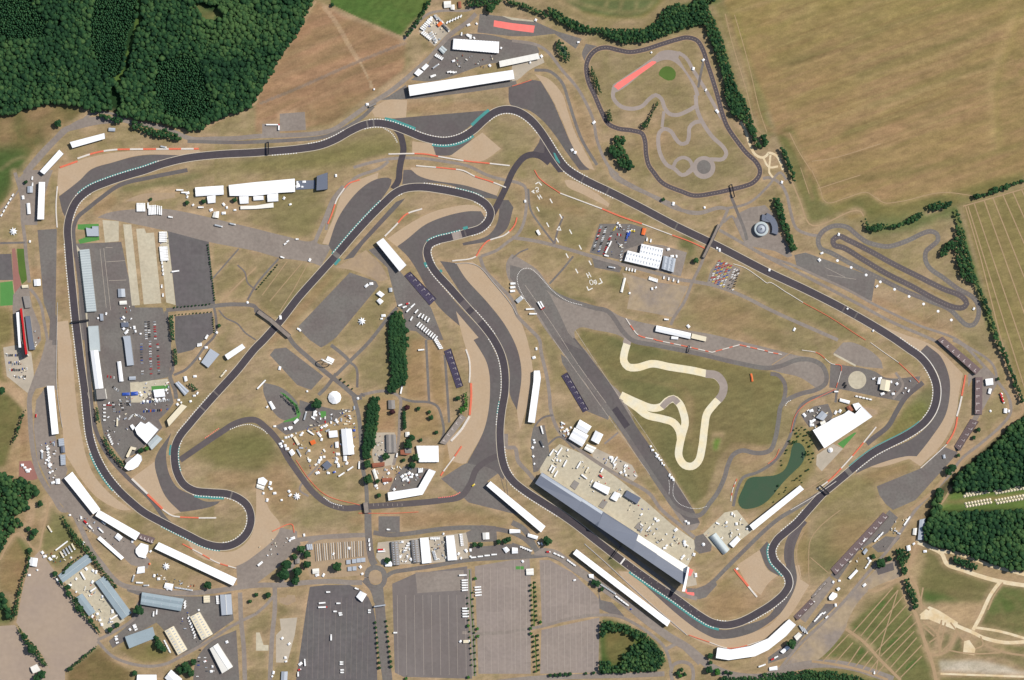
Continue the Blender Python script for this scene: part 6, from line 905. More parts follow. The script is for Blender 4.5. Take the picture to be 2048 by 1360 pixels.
def wing():
 a0,a1=W((1070,966)),W((1366,1168));b0,b1=W((1084,944)),W((1375,1131))
 e=empty('pit_building',(*lerp(a0,b1,.5),0),'very long angular slate-roofed pit and conference building along the pit straight','building')
 f=MB()
 for A,B in((a0,a1),(b0,b1),(a0,b0),(a1,b1)):A,B=lerp(A,lerp(a0,b1,.5),.01),lerp(B,lerp(a0,b1,.5),.01);f.quad((*A,0),(*B,0),(*B,15),(*A,15))
 f.build('wall','wall panel',e)
 prof=[0,.28,.42,.66,.8,1];zf=[17,22,26,24,27,31];zb=[15,17,20,19,19,21]
 for k in range(5):
  r=MB();t0,t1=prof[k],prof[k+1];w0=[.74,.8,.92,.62,.6,.6]
  A,B=lerp(a0,a1,t0),lerp(a0,a1,t1);D,E=lerp(A,lerp(b0,b1,t0),w0[k]),lerp(B,lerp(b0,b1,t1),w0[k])
  r.quad((*A,zf[k]),(*B,zf[k+1]),(*E,zb[k+1]),(*D,zb[k]));r.quad((*A,zf[k]),(*A,zf[k]-3),(*B,zf[k+1]-3),(*B,zf[k+1]));r.build('roof','slate sheet',e)
  r=MB();A2,B2=D,E;D2,E2=lerp(b0,b1,t0),lerp(b0,b1,t1);r.quad((*A2,zb[k]-.6),(*B2,zb[k+1]-.6),(*E2,14.5),(*D2,14.5));r.build('rear_roof','light zinc' if k<2 else('slate sheet' if k==2 else 'off white sheet'),e)
 g=MB();g.quad((*a0,4),(*a1,4),(*a1,14),(*a0,14));
 g=MB();o=(a1[1]-a0[1],-(a1[0]-a0[0]));l_=math.hypot(*o);o=(o[0]/l_*.3,o[1]/l_*.3);g.quad((a0[0]+o[0],a0[1]+o[1],5),(a1[0]+o[0],a1[1]+o[1],5),(a1[0]+o[0],a1[1]+o[1],13),(a0[0]+o[0],a0[1]+o[1],13));g.build('window','window glass',e)
 for k in range(41):
  P=lerp(a0,a1,(k+.5)/41);x=MB();x.box(P[0]+o[0]*1.5,P[1]+o[1]*1.5,5,.3,0,4.2,math.atan2(a1[1]-a0[1],a1[0]-a0[0]));x.build('garage_door','dark steel',e)
 t=MB();P=W((1366,1167));t.add([(*W((1374,1131)),30),(*W((1362,1180)),36),(*W((1368,1180)),36),(*W((1377,1133)),28),(*W((1374,1131)),15),(*W((1366,1168)),15),(*W((1368,1168)),15),(*W((1377,1133)),15)],[(0,1,2,3),(0,4,5,1),(3,2,6,7),(1,5,6,2)]);t.build('roof_blade','white membrane',e)
 t=MB();A,B=lerp(a0,a1,.4),lerp(a0,a1,.44);t.add([(*A,25),(*B,25),(*lerp(A,B,.5),30),(*lerp(lerp(A,B,.5),lerp(b0,b1,.42),.5),21)],[(0,1,2),(0,2,3),(1,3,2)]);t.build('roof_crest','slate sheet',e)
wing()
def rotunda():
 x0,y0=W((1522,458));e=empty('round_building',(x0,y0,0),'round glass-domed building with ring roof and grey crescent wing amid parked cars','building')
 m=MB();m.cone(x0,y0,15,15,0,8,32);m.build('wall','light zinc',e)
 m=MB();m.cone(x0,y0,15.4,14,8,9,32);m.build('roof','pale grey sheet',e);m=MB();m.cone(x0,y0,10.5,9.5,9,11,32);m.build('ring_roof','slate sheet',e)
 m=MB();m.cone(x0,y0,7.5,2,11,14,24);m.build('dome','light zinc',e);m=MB();m.cone(x0,y0,1.4,1.2,14,15.5,12);m.build('finial','dark steel',e)
 pts=[W((1522+34*math.cos(a),458+34*math.sin(a)))for a in[math.radians(d)for d in range(-70,21,9)]]+[W((1522+22*math.cos(a),458+22*math.sin(a)))for a in[math.radians(d)for d in range(20,-71,-9)]]
 m=MB();m.prism(pts,0,6);m.build('crescent_wing','slate sheet',e)
 m=MB();m.prism([W(p)for p in L('B3:2000 355 2048 365;B4:20 370 10 420;B3:2010 410 1995 400')],0,5.5);m.build('entrance_wing','slate sheet',e)
rotunda()
building('B3:1030 592 1205 630 1192 700 1168 790 1040 760 1015 660','eastern bay of the cream factory beside the crowded car park',9,'flat','cream panel',name='factory',parapet=False)if False else None
building('B3:1035 592 1208 630 1195 712 1018 672','upper block of the large white-ribbed factory',9,'gable','white membrane',bays=4,name='factory',sky=8,rise=.7);building('B3:925 645 1195 712 1172 792 898 728','lower block of the large white-ribbed factory',9,'gable','white membrane',bays=3,name='factory',sky=12,rise=.7)
building('B3:1212 685 1310 710 1290 820 1195 790','grey workshop with pipework right of the white factory',7,'gable','light zinc',bays=3,name='workshop',sky=3);building('B3:1045 462 1076 470 1062 522 1034 515','orange roofed container store by the car park',4,'gable','orange paint',name='store',rise=.5)
building('B3:1155 1243 1430 1305 1425 1352 1145 1290','white race-school block on the old runway',6,'gable','white membrane',name='race_school');building('B3:1440 1308 1555 1335 1548 1372 1432 1345','cream annexe right of the race-school block',5,'flat','cream panel',name='annexe');building('B3:1275 1330 1330 1335 1328 1356 1272 1352','small white tent below the race-school block',4,'gable','white membrane',name='marquee',cat='marquee',doors=0)
building('B3:895 860 912 865 885 980 866 975','thin white barrier shed at the dirt yard edge',3,'gable','off white sheet',name='shed',doors=0)
building('C3:542 635 636 690 597 750 508 700','upper white hall of the cluster above the paddock',8,'gable','white membrane',name='hall');building('C3:500 700 612 762 560 854 453 788','largest white hall of the cluster above the paddock',8,'gable','white membrane',name='hall',bays=2)
building('C3:667 722 730 755 692 832 630 800','right-hand white hall of the cluster above the paddock',8,'gable','white membrane',name='hall');building('C3:600 830 676 862 640 907 575 872','small white marquee below the hall cluster',5,'gable','off white sheet',name='marquee',cat='marquee',doors=0,bays=2)
building('C3:665 1130 785 1180 765 1238 645 1170','white motorhome block of several tall boxes on the paddock concrete',7,'across','white membrane',bays=7,name='motorhome',cat='motorhome',rise=.4);building('C3:920 1200 1030 1262 1000 1310 895 1245','slate grey square canopy on the paddock concrete',6,'flat','slate sheet',name='canopy',doors=0)
building('C3:820 1210 868 1230 835 1290 785 1265','white tent between the motorhomes and slate canopy',5,'gable','white membrane',name='marquee',cat='marquee',doors=0);building('C3:500 1120 540 1145 505 1200 465 1170','flat grey deck on the paddock concrete behind the pit building',1.2,'flat','grey tile',name='deck',doors=0,parapet=False)
building('C3:730 1275 768 1295 730 1350 692 1330','second flat grey deck behind the pit building',1.2,'flat','grey tile',name='deck',doors=0,parapet=False);building('D3:1015 98 1060 125 1020 165 980 140','third flat grey deck behind the pit building',1.2,'flat','grey tile',name='deck',doors=0,parapet=False)
building('D3:1575 215 1630 180 1740 315 1690 358','silver barrel-vaulted tent on the concrete yard',3,'barrel','pale grey sheet',name='marquee',cat='marquee',rise=6);building('D3:1735 270 1800 205 1828 235 1770 300','white marquee right of the silver barrel-vaulted tent',5,'gable','white membrane',name='marquee',cat='marquee',doors=0)
building('C4:352 720 480 650 510 628 600 590 640 560 690 590 745 530 828 612 445 865','huge bright white event hall by the lake',14,'flat','white membrane',name='event_hall');building('C4:672 512 720 500 748 530 700 565','white porch on the north corner of the huge event hall',9,'flat','white membrane',name='porch')
building('C4:412 660 450 640 475 690 440 710','white link block on the west side of the huge event hall',9,'flat','off white sheet',name='porch');building('C4:380 620 430 565 475 600 440 645','pale tent left of the huge event hall',5,'gable','light zinc',name='marquee',cat='marquee',doors=0);building('C4:575 466 655 486 648 512 570 490','white ribbed canopy north of the huge event hall',4,'gable','white membrane',name='canopy',doors=0)
building('C4:625 535 655 518 682 560 650 578','red tented terrace between the hall porches',5,'gable','clay tile',name='terrace_tent',doors=0)
building('C4:905 310 978 325 965 412 890 395','cream square workshop beside the circular pad',6,'gable','cream panel',name='workshop');building('C4:880 300 910 295 905 352 872 352','white tent left of the cream workshop',4,'gable','white membrane',name='marquee',cat='marquee',doors=0)
building('C4:1735 312 1795 305 1800 358 1742 365','white ribbed marquee beside the upright brown stand',5,'gable','white membrane',bays=2,name='marquee',cat='marquee',doors=0);building('C4:1765 385 1788 390 1778 432 1756 425','small white marquee below the ribbed one',4,'gable','white membrane',name='marquee',cat='marquee',doors=0);building('C4:1885 545 1912 548 1910 585 1883 582','small white marquee near the eastern road bend',4,'gable','white membrane',name='marquee',cat='marquee',doors=0)
building('C4:1395 918 1415 915 1420 945 1400 948','grey gate hut near the eastern lane',3,'gable','light zinc',name='hut')
building('B1:1563 140 1790 125 1792 198 1568 212','left white hospitality marquee of the northern pair',6,'gable','white membrane',bays=2,name='marquee',cat='marquee',doors=0);building('B1:1658 212 1726 202 1726 262 1666 268','white wing hanging below the left hospitality marquee',5,'gable','white membrane',name='marquee',cat='marquee',doors=0)
building('B1:1832 122 2048 98;B2:312 70 315 176 180 184 0 208;B1:1840 208','large white hospitality marquee of the northern pair',7,'flat','white membrane',name='marquee',cat='marquee',parapet=False);building('B1:1915 212 1990 206 1990 268 1922 272','left white wing below the large hospitality marquee',5,'gable','white membrane',name='marquee',cat='marquee',doors=0)
building('B2:-20 212 60 206 64 240 -18 245','middle white wing below the large hospitality marquee',5,'gable','white membrane',name='marquee',cat='marquee',doors=0);building('B2:92 190 178 184 180 250 94 256','right white wing below the large hospitality marquee',5,'gable','white membrane',name='marquee',cat='marquee',doors=0)
building('B1:1925 288 2048 285;B2:140 262 142 300 0 312;B1:1925 315','low white catering tent below the hospitality wings',4,'flat','off white sheet',name='marquee',cat='marquee',parapet=False)
building('B2:490 50 575 22 575 155 486 166','dark grey square viewing block right of the hospitality tents',10,'flat','slate sheet','dark steel',name='viewing_block')
building('B2:318 85 475 82 475 150 318 158','dark decked terrace between tents and viewing block',1,'flat','slate sheet',name='terrace',parapet=False,doors=0);building('B1:1712 335 1755 330 1750 385 1700 378','small white square tent beside the old runway',4,'gable','off white sheet',name='marquee',cat='marquee',doors=0)
building('A2:1580 312 1945 336 1942 428 1573 396','large white many-bayed marquee on the northern lot',7,'across','white membrane',bays=16,rise=.5,name='marquee',cat='marquee',doors=0)
building('A2:1502 12 1560 8 1562 60 1506 66','white hut cluster at the very top of the lane',4,'gable','off white sheet',name='hut');building('A2:1555 40 1588 38 1590 80 1558 78','white hut right of the topmost cluster',4,'gable','off white sheet',name='hut');building('A2:1616 14 1642 12 1645 64 1620 66','red roofed shed by the top lane',4,'gable','clay tile',name='shed')
building('A2:1265 588 1300 548 1340 575 1298 612','white square tent by the northern lane, left of a pair',4,'gable','white membrane',name='marquee',cat='marquee',doors=0);building('A2:1322 545 1362 508 1385 528 1346 566','white square tent by the northern lane, right of a pair',4,'gable','white membrane',name='marquee',cat='marquee',doors=0)
building('A2:1460 395 1490 366 1530 400 1498 435','grey ribbed tent above the lane huts',4,'gable','pale grey sheet',bays=2,name='marquee',cat='marquee',doors=0);building('A1:872 1022 925 1025 922 1052 870 1050','pale cabin on the north-west lane',4,'gable','light zinc',name='cabin')
building('B1:222 130 265 130 265 182 222 182','pale tent beside the upright white stand',4,'gable','light zinc',name='marquee',cat='marquee',doors=0);building('B1:215 265 242 265 248 352 222 354','slim white tent left of the upright white stand',4,'gable','white membrane',name='marquee',cat='marquee',doors=0);building('B1:272 875 325 872 328 925 276 928','white tent on the western lane below the long dark lot',4,'gable','white membrane',name='marquee',cat='marquee',doors=0)
building('D1:468 520 700 345 742 408 508 580','long pale grey shed at the top of the walled yard',7,'gable','blue grey sheet',name='warehouse',rise=1,ridge='pale grey sheet');building('D1:765 572 838 525 1056 820 982 875','longest grey shed on the right of the walled yard',7,'gable','blue grey sheet',name='warehouse',rise=1,ridge='pale grey sheet');building('D1:608 700 660 665 768 812 716 848','narrow grey shed on the left of the walled yard',6,'gable','blue grey sheet',name='warehouse',rise=.8)
building('D1:1140 655 1475 708 1450 806 1128 752','wide blue-grey ribbed factory south of the perimeter road',8,'gable','blue grey sheet',name='factory',rise=1.4,bays=2,sky=5);building('D1:1003 1010 1225 932 1248 1020 1038 1104','blue-grey factory at the road bend',8,'gable','blue grey sheet',name='factory',rise=1)
building('D1:1318 965 1392 925 1502 1112 1428 1158','cream ribbed workshop left of the red cars',7,'gable','cream panel',name='workshop',rise=1.2,sky=9);building('D1:1522 852 1600 812 1706 990 1618 1038','cream ribbed workshop right of the red cars',7,'gable','cream panel',name='workshop',rise=1.2,sky=9)
building('D1:1762 675 1852 672 1862 832 1776 840','slate roofed hall with a central vent near the junction',7,'gable','light zinc',name='hall',rise=1.2,ridge='off white sheet');building('D1:1680 1105 1745 1062 1866 1250 1780 1305','white and grey office block at the crowded south lot',8,'gable','off white sheet',name='office_block',rise=1.6,ridge='light zinc')
building('D1:1630 685 1680 682 1682 738 1632 742','cream square box near the slate roofed hall',5,'across','cream panel',bays=3,name='hut');building('D1:1100 1315 1255 1315 1258 1400 1098 1400','large white tent cut by the bottom edge',6,'gable','white membrane',name='marquee',cat='marquee',doors=0);building('D1:1320 1340 1372 1275 1460 1350 1400 1420','tilted white tent cut by the bottom edge',6,'gable','white membrane',name='marquee',cat='marquee',doors=0)
building('D1:240 375 306 385 296 452 234 440','square white tent at the top of the hard standing',5,'gable','white membrane',name='marquee',cat='marquee',doors=0);building('D1:245 1255 298 1230 330 1282 268 1305','pale shed on the south-west waste ground',5,'gable','off white sheet',name='shed')
building('D1:918 215 945 182 985 215 958 250','white tent below the lower south-west stand',4,'gable','white membrane',name='marquee',cat='marquee',doors=0);building('D1:1088 310 1130 262 1190 280 1188 330 1160 385 1112 372 1088 340','white clustered marquee between the south-west stands',5,'flat','white membrane',name='marquee',cat='marquee',parapet=False)
building('D1:1105 455 1160 448 1160 500 1095 510','white hut by the perimeter road fork',4,'gable','white membrane',bays=2,name='hut');building('D1:1325 580 1390 592 1378 645 1312 620','white square tent below the star canopy',4,'gable','white membrane',name='marquee',cat='marquee',doors=0)
building('C2:682 710 765 708 788 912 700 920','largest white marquee of the central village',8,'gable','white membrane',name='marquee',cat='marquee',doors=0);building('C2:700 925 728 922 728 966 702 968','white porch tent at the foot of the largest village marquee',4,'gable','white membrane',name='marquee',cat='marquee',doors=0)
building('C2:582 728 650 722 658 775 588 782','white square marquee left of the largest village marquee',5,'gable','white membrane',name='marquee',cat='marquee',doors=0);building('C2:632 815 660 812 662 860 636 862','small white marquee in the village, between two larger ones',4,'gable','white membrane',name='marquee',cat='marquee',doors=0);building('C2:1283 845 1460 845 1463 975 1305 976','large square white marquee beside the farm',7,'across','white membrane',bays=5,rise=.5,name='marquee',cat='marquee',doors=0)
building('C2:1042 755 1120 755 1125 900 1045 900','grey corrugated barn at the farm',6,'gable','grey tile',bays=2,name='barn');building('C2:1058 480 1110 480 1115 550 1060 552','grey hut in the strip between the avenues',5,'gable','grey tile',name='hut')
building('C2:1195 735 1228 735 1230 772 1196 774','small white hut on the farm track',4,'gable','off white sheet',name='hut');building('C2:1155 880 1230 860 1245 905 1215 920 1158 915','red tiled farmhouse among the trees',7,'flat','clay tile',name='farmhouse',parapet=False);building('C2:1190 862 1245 862 1245 905 1195 905','pale gabled wing of the farmhouse',8,'gable','grey tile',name='farmhouse_wing')
building('C2:930 985 1030 975 1030 1008 935 1020','red roofed outbuilding of the farm',5,'gable','clay tile',name='outbuilding');building('C2:930 1040 952 1028 978 1105 955 1116','slim white shed in the builders yard',4,'gable','off white sheet',name='shed');building('C2:1010 1105 1090 1100 1090 1130 1012 1138','low red roofed shed in the builders yard',4,'gable','clay tile',name='shed')
building('C2:528 1000 572 962 612 1000 568 1040','dark solar-roofed square stage in the village',6,'flat','slate sheet','white barrier',name='stage');building('C2:100 495 122 488 158 545 132 560','white oblong tent by the kart pad',4,'gable','white membrane',name='marquee',cat='marquee',doors=0)
building('C2:300 655 330 625 345 640 312 672','small white tent at the foot of the green strip',3.5,'gable','white membrane',name='marquee',cat='marquee',doors=0);building('C2:430 810 470 795 482 825 448 842','orange roofed stall in the village',3.5,'gable','orange paint',name='stall');building('C2:262 892 290 870 315 905 286 930','white square tent at the village edge by the link track',4,'gable','white membrane',name='marquee',cat='marquee',doors=0)
building('C2:20 1105 60 1095 95 1125 72 1165 15 1145','white ribbed tent left of the link track',5,'flat','white membrane',name='marquee',cat='marquee',parapet=False);building('C2:8 1150 70 1172 62 1200 5 1180','low white tent below the ribbed one',3,'gable','off white sheet',name='marquee',cat='marquee',doors=0)
building('B2:962 990 990 966 1030 995 1003 1022','white twin-ridged tent above the star canopy',5,'gable','white membrane',bays=3,name='marquee',cat='marquee',doors=0);building('B2:965 1045 990 1025 1022 1050 995 1078','white square tent above the star canopy',5,'gable','white membrane',name='marquee',cat='marquee',doors=0);building('B2:1062 942 1090 942 1092 975 1066 976','grey square cabin by the purple stand',4,'gable','light zinc',name='cabin')
building('D2:1080 252 1140 248 1155 438 1095 440','leftmost dark grey ribbed workshop of the row of four',6,'gable','grey tile',name='workshop',sky=10);building('D2:1240 238 1300 235 1318 415 1258 420','second dark grey ribbed workshop of the row of four',6,'gable','grey tile',name='workshop',sky=10)
building('D2:1312 222 1380 218 1405 420 1330 428','first white ribbed workshop of the row of four',7,'across','white membrane',bays=16,name='workshop',rise=.6);building('D2:1520 205 1585 200 1610 398 1536 403','rightmost white ribbed workshop of the row of four',7,'across','white membrane',bays=16,name='workshop',rise=.6)
building('D2:1030 415 1075 405 1098 430 1085 450 1035 450','white hut beside the tree at the workshop row',4,'flat','white membrane',name='hut',parapet=False);building('D2:802 692 835 645 888 672 850 735','white tilted ticket hall at the dark car park corner',5,'gable','white membrane',name='ticket_hall');building('D2:1812 180 1865 178 1868 232 1816 236','white hut on the strip lot above the brown car park',4,'gable','off white sheet',name='hut')
building('D2:312 390 350 385 352 425 316 428','small grey cottage in the west copse',5,'gable','grey tile',name='cottage');building('D2:402 275 450 270 455 315 408 318','grey roofed store at the market ground corner',4,'across','light zinc',bays=3,name='store');building('D2:452 470 505 465 508 505 455 510','white hut at the foot of the market ground',4,'gable','off white sheet',name='hut')
building('D2:1972 305 2005 292 2030 320 2000 345','white tilted tent on the long strip lot',4,'gable','white membrane',name='marquee',cat='marquee',doors=0);building('D3:0 298 45 302 48 345 0 348','white tent at the east end of the long strip lot',4,'gable','white membrane',name='marquee',cat='marquee',doors=0);building('D3:112 470 172 465 175 520 116 520','white ribbed hut at the head of the tree strip',4,'gable','off white sheet',bays=2,name='hut')
building('D2:205 1290 255 1290 250 1375 200 1375','pale blue roofed building at the bottom by the green patch',4,'gable','light zinc',name='hut');building('D3:-20 152 65 156 68 182 -20 186','long white hut left of the diagonal stand',4,'gable','white membrane',name='hut');building('D3:128 186 210 208 200 236 124 212','tilted white hut below the diagonal stand',4,'gable','white membrane',name='hut')
building('D3:612 512 652 512 655 550 618 540','small white hut behind the long southern stand',3.5,'gable','white membrane',name='hut')
for x,y,l_ in((740,415,'first'),(785,408,'second'),(822,402,'third'),(858,398,'fourth')):building(f'D2:{x-17} {y-16} {x+17} {y-18} {x+18} {y+16} {x-16} {y+18}',f'{l_} grey cabin of the upper row on the sandy market ground',3,'flat','light zinc',name='cabin',cat='cabin',doors=1,parapet=False)
for x,y,l_ in((750,470,'left'),(788,466,'right')):building(f'D2:{x-16} {y-16} {x+16} {y-18} {x+17} {y+16} {x-15} {y+18}',f'{l_} grey cabin of the lower pair on the sandy market ground',3,'flat','light zinc',name='cabin',cat='cabin',doors=1,parapet=False)
building('D4:1210 76 1255 66 1240 240 1195 236','long pale grey shed against the eastern wood',6,'gable','light zinc',name='warehouse',rise=.8);building('D4:1160 145 1190 142 1184 200 1155 196','slim pale tent left of the shed by the wood',4,'gable','off white sheet',name='marquee',cat='marquee',doors=0);building('D4:1105 285 1135 278 1140 320 1112 328','small white tent by the dirt fork',4,'gable','white membrane',name='marquee',cat='marquee',doors=0)
building('D4:484 696 515 655 552 668 552 690 518 720 490 718','white clipped-corner marquee beside the perimeter road',5,'flat','white membrane',name='marquee',cat='marquee',parapet=False);building('D4:545 628 565 614 578 628 560 648','small white square tent above the clipped-corner marquee',4,'gable','white membrane',name='marquee',cat='marquee',doors=0)
building('D4:640 540 705 472 720 486 658 554','slim white marquee along the perimeter road',4,'gable','white membrane',name='marquee',cat='marquee',doors=0);building('D4:205 1010 245 975 272 1000 230 1045','pale tent at the end of the curved white stand',4,'gable','off white sheet',name='marquee',cat='marquee',doors=0);building('D4:755 335 782 302 798 322 772 358','pale canopy beside the long brown stand',4,'gable','light zinc',name='canopy',doors=0)
building('D4:95 1130 150 1085 178 1098 120 1148','white lorry canopy below the curved stand',4,'gable','white membrane',name='canopy',doors=0);building('D4:8 1258 72 1245 76 1278 10 1285','white bus shelter at the bottom of the last corner',3,'gable','white membrane',name='shelter',doors=0)
def dome(spec,r,label,h=7,name='dome_tent',n=10):
 (p,)=L(spec);x,y=W(p);e=empty(name,(x,y,0),label,'marquee');m=MB();m.cone(x,y,r,r,0,h*.45,n);m.build('wall','off white sheet',e)
 m=MB();m.cone(x,y,r*1.05,r*.5,h*.45,h*.85,n);m.cone(x,y,r*.5,.3,h*.85,h*1.15,n);m.build('roof','white membrane',e)
dome('C2:630 460',13.4,'big white round dome tent at the centre of the infield',9);dome('C4:498 880',5.2,'white umbrella-like round canopy on the terrace below the event hall',5)
dome('C4:1778 568',2.6,'tiny pinkish-white round tent by the eastern camp',3);dome('B1:1980 1060',2.8,'white round kiosk on the infield roundabout',3);dome('C2:815 467',2.8,'white round kiosk on the small central roundabout',3);dome('D3:1530 275',3.6,'white kiosk in the middle of the dark paddock roundabout',4)
sheet('circular_pad','concrete',[(1714.5+18*math.cos(a),760+18*math.sin(a))for a in[i*math.pi/18 for i in range(36)]])
sheet('lawn','dirt',[(512+955/4+13.5*math.cos(a),1020+535/4+14*math.sin(a))for a in[i*math.pi/14 for i in range(28)]]);sheet('lawn','lush grass',[(512+955/4+12*math.cos(a),1020+535/4+12*math.sin(a))for a in[i*math.pi/14 for i in range(28)]])if False else None
def star(spec,r,label):
 (p,)=L(spec);x,y=W(p);e=empty('star_canopy',(x,y,0),label,'canopy');m=MB();n=8;v=[(x,y,7)]
 for i in range(2*n):
  a=math.pi*i/n+.2;rr=r if i%2==0 else r*.5;v.append((x+rr*math.cos(a),y+rr*math.sin(a),2.6 if i%2==0 else 3.6))
 m.add(v,[(0,1+i,1+(i+1)%(2*n))for i in range(2*n)]);m.build('canopy_skin','white membrane',e);m=MB();m.beam((x,y,0),(x,y,7.3),.15);m.build('mast','steel',e)
star('B1:108 492',9.3,'white star-shaped canopy on the brown grass near the west road');star('B2:847 1210',9.3,'white star-shaped canopy left of the northern avenue');star('C2:327 1250',8.8,'white star-shaped canopy left of the entrance bridge');star('D1:1330 450',8.8,'white star-shaped canopy below the longest south-west stand')
def big_wheel():
 x,y=W((654,723));e=empty('big_wheel',(x,y,0),'big wheel with white cabins standing on the infield grass','fairground ride');R=12;zc=14;an=math.radians(-25);ux,uy=math.cos(an),math.sin(an);px,py=-uy,ux
 for s in(-1,1):
  m=MB();pts=[(x+px*s+ux*R*math.cos(t),y+py*s+uy*R*math.cos(t),zc+R*math.sin(t))for t in[2*math.pi*i/24 for i in range(24)]]
  for i in range(24):m.beam(pts[i-1],pts[i],.3,n=5)
  m.build('rim','off white sheet',e);m=MB()
  for i in range(0,24,2):m.beam((x+px*s,y+py*s,zc),pts[i],.12,n=4)
  m.build('spokes','off white sheet',e)
  for q in(-1,1):m=MB();m.beam((x+px*s*2,y+py*s*2,zc),(x+px*s*4+ux*q*6,y+py*s*4+uy*q*6,0),.4);m.build('leg','off white sheet',e)
 for i in range(24):
  t=2*math.pi*i/24;m=MB();m.box(x+ux*R*math.cos(t),y+uy*R*math.cos(t),1.6,1.8,zc+R*math.sin(t)-1.6,zc+R*math.sin(t),an);m.build('cabin','white membrane',e)
 m=MB();m.box(x+7,y+4,16,9,0,3,an);m.build('boarding_platform','white membrane',e)
big_wheel()
def bridge(name,label,pts,w,z,deck,cat='bridge',rail=1.2,legs=True):
 p=[W(q)for q in L(pts)];e=empty(name,(*centroid(p),0),label,cat);m=MB()
 for A,B in zip(p[:-1],p[1:]):
  an=math.atan2(B[1]-A[1],B[0]-A[0]);c=lerp(A,B,.5);m.box(c[0],c[1],math.dist(A,B),w,z-.8,z,an)
 m.build('deck',deck,e)
 for s in(-1,1):
  m=MB()
  for A,B in zip(p[:-1],p[1:]):
   an=math.atan2(B[1]-A[1],B[0]-A[0]);c=lerp(A,B,.5);m.box(c[0]-math.sin(an)*s*(w/2-.15),c[1]+math.cos(an)*s*(w/2-.15),math.dist(A,B),.25,z+.01,z+rail,an)
  m.build('parapet','steel' if deck!='dark steel' else 'dark steel',e)
 if legs:
  for P in(p[0],p[-1]):m=MB();m.box(P[0],P[1],1.2,w*.9,0,z-.8,math.atan2(p[-1][1]-p[0][1],p[-1][0]-p[0][0]));m.build('pier','grey tile',e)
bridge('road_bridge','road bridge crossing the diagonal infield straight','B2:20 1130 120 1200 270 1330',9.5,7,'pale tarmac');bridge('road_bridge','narrow road bridge over the long eastern straight','B3:1655 440 1600 560 1530 700',6,7,'pale tarmac');bridge('road_bridge','entrance road bridge over the link track','D2:890 20 880 -60',11,6.5,'pale tarmac');
bridge('footbridge','dark footbridge over the western pit straight','B1:575 1218 715 1200',3.4,7,'dark steel');bridge('footbridge','grey footbridge over the main entrance road','D2:945 770 1035 757',3.6,6.5,'light zinc');bridge('gantry','black gantry over the track below the northern brown field','A2:100 1135 100 1235',3,8,'dark steel','gantry');bridge('gantry','black gantry over the test track near the chalk paths','B3:1755 115 1778 215',2.2,7,'dark steel','gantry')
bridge('gantry','black and orange gantry over the straight below the lake stand','C4:415 1165 485 1230',3.4,9,'dark steel','gantry');bridge('gantry','start lights gantry over the pit straight','D3:868 285 795 385',1.6,8,'dark steel','gantry');bridge('gantry','small dark gantry over the race-school lane','C3:1420 45 1408 96',1.6,6,'dark steel','gantry');bridge('footbridge','short footbridge with steps at the northern lane','A2:905 855 960 830',4,5,'grey tile')
# ---- barriers
def barrier(spec,label,first='orange barrier',seglen=22,w=2.4,cols=('orange barrier','white barrier'),h=1.3,pattern=None):
 pts=L(spec)if 'zig' in label else spline(L(spec),False,5)
 if 'zig' in label:pts=[lerp(a,b,t/8)for a,b in zip(pts[:-1],pts[1:])for t in range(8)]+pts[-1:]
 m=MB();mats=list(cols);N=offset(pts,-w/2),offset(pts,w/2);acc=0;i0=mats.index(first)if first in mats else 0
 for i in range(len(pts)-1):
  d=math.dist(pts[i],pts[i+1]);mi=(int(acc/seglen)+i0)%len(mats)if len(mats)>1 else 0;acc+=d
  a,b,c,dd=W(N[0][i]),W(N[0][i+1]),W(N[1][i+1]),W(N[1][i]);m.quad((*a,h),(*dd,h),(*c,h),(*b,h),mi)
  m.quad((*a,.02),(*a,h),(*b,h),(*b,.02),mi);m.quad((*dd,.02),(*c,.02),(*c,h),(*dd,h),mi)
 for k in(0,-1):a,b=W(N[0][k]),W(N[1][k]);m.quad((*a,.02),(*b,.02),(*b,h),(*a,h),0)
 return meta(m.build('tyre_barrier',mats),label,'barrier')
WB=('white barrier',);OB=('orange barrier',);GB=('grey barrier',)
barrier('A1:480 1340 620 1290','orange tyre wall at the start of the north-west gravel',cols=OB,w=3.5);barrier('A1:620 1268 740 1228 830 1208 940 1196 1040 1194 1250 1192 1590 1190','orange and white tyre wall along the top of the north-west gravel','white barrier',26,3.4)
barrier('A2:1060 1232 1350 1232 1480 1255 1700 1290 1850 1305 2030 1325','orange and white tyre wall above the middle access road','white barrier',50,2.6);barrier('A2:1280 1325 1560 1350;B2:1660 5 1750 50 1860 85 1940 115 2000 140','orange and white tyre wall above the upper central gravel','white barrier',40,2.4)
barrier('B2:575 430 605 360 650 230 680 185 740 110 830 78','tyre wall left of the grey-brown gravel, orange at both ends','orange barrier',38,2.6);barrier('B2:1030 530 1120 440 1200 355 1330 310','tyre wall leading up from the wide white stand, white then orange','white barrier',32,3)
barrier('B2:1570 728 1760 690 1790 640 1850 570 1900 550 1990 520 2070 440;B3:40 380','tyre wall wrapping the inner right of the hairpin','white barrier',45,2.6);barrier('B2:1590 750 1700 745 1780 770 1900 900 2048 1085;B3:40 1160','dark guard rail along the outer gravel',cols=GB,w=1.2)
barrier('B3:180 0 215 60 385 185','thin orange barrier down to the airfield markings',cols=OB,w=1.6);barrier('B3:385 185 720 310','thin white barrier above the airfield grass',cols=WB,w=2.2);barrier('B3:720 310 880 375 1040 430','orange barrier above the crowded car park',cols=OB,w=2.8);barrier('B3:1040 430 1280 520','white barrier right of the orange one above the car park',cols=WB,w=1.8);barrier('B3:1280 520 1420 570 1540 625','orange barrier ending at the bridge road',cols=OB,w=2)
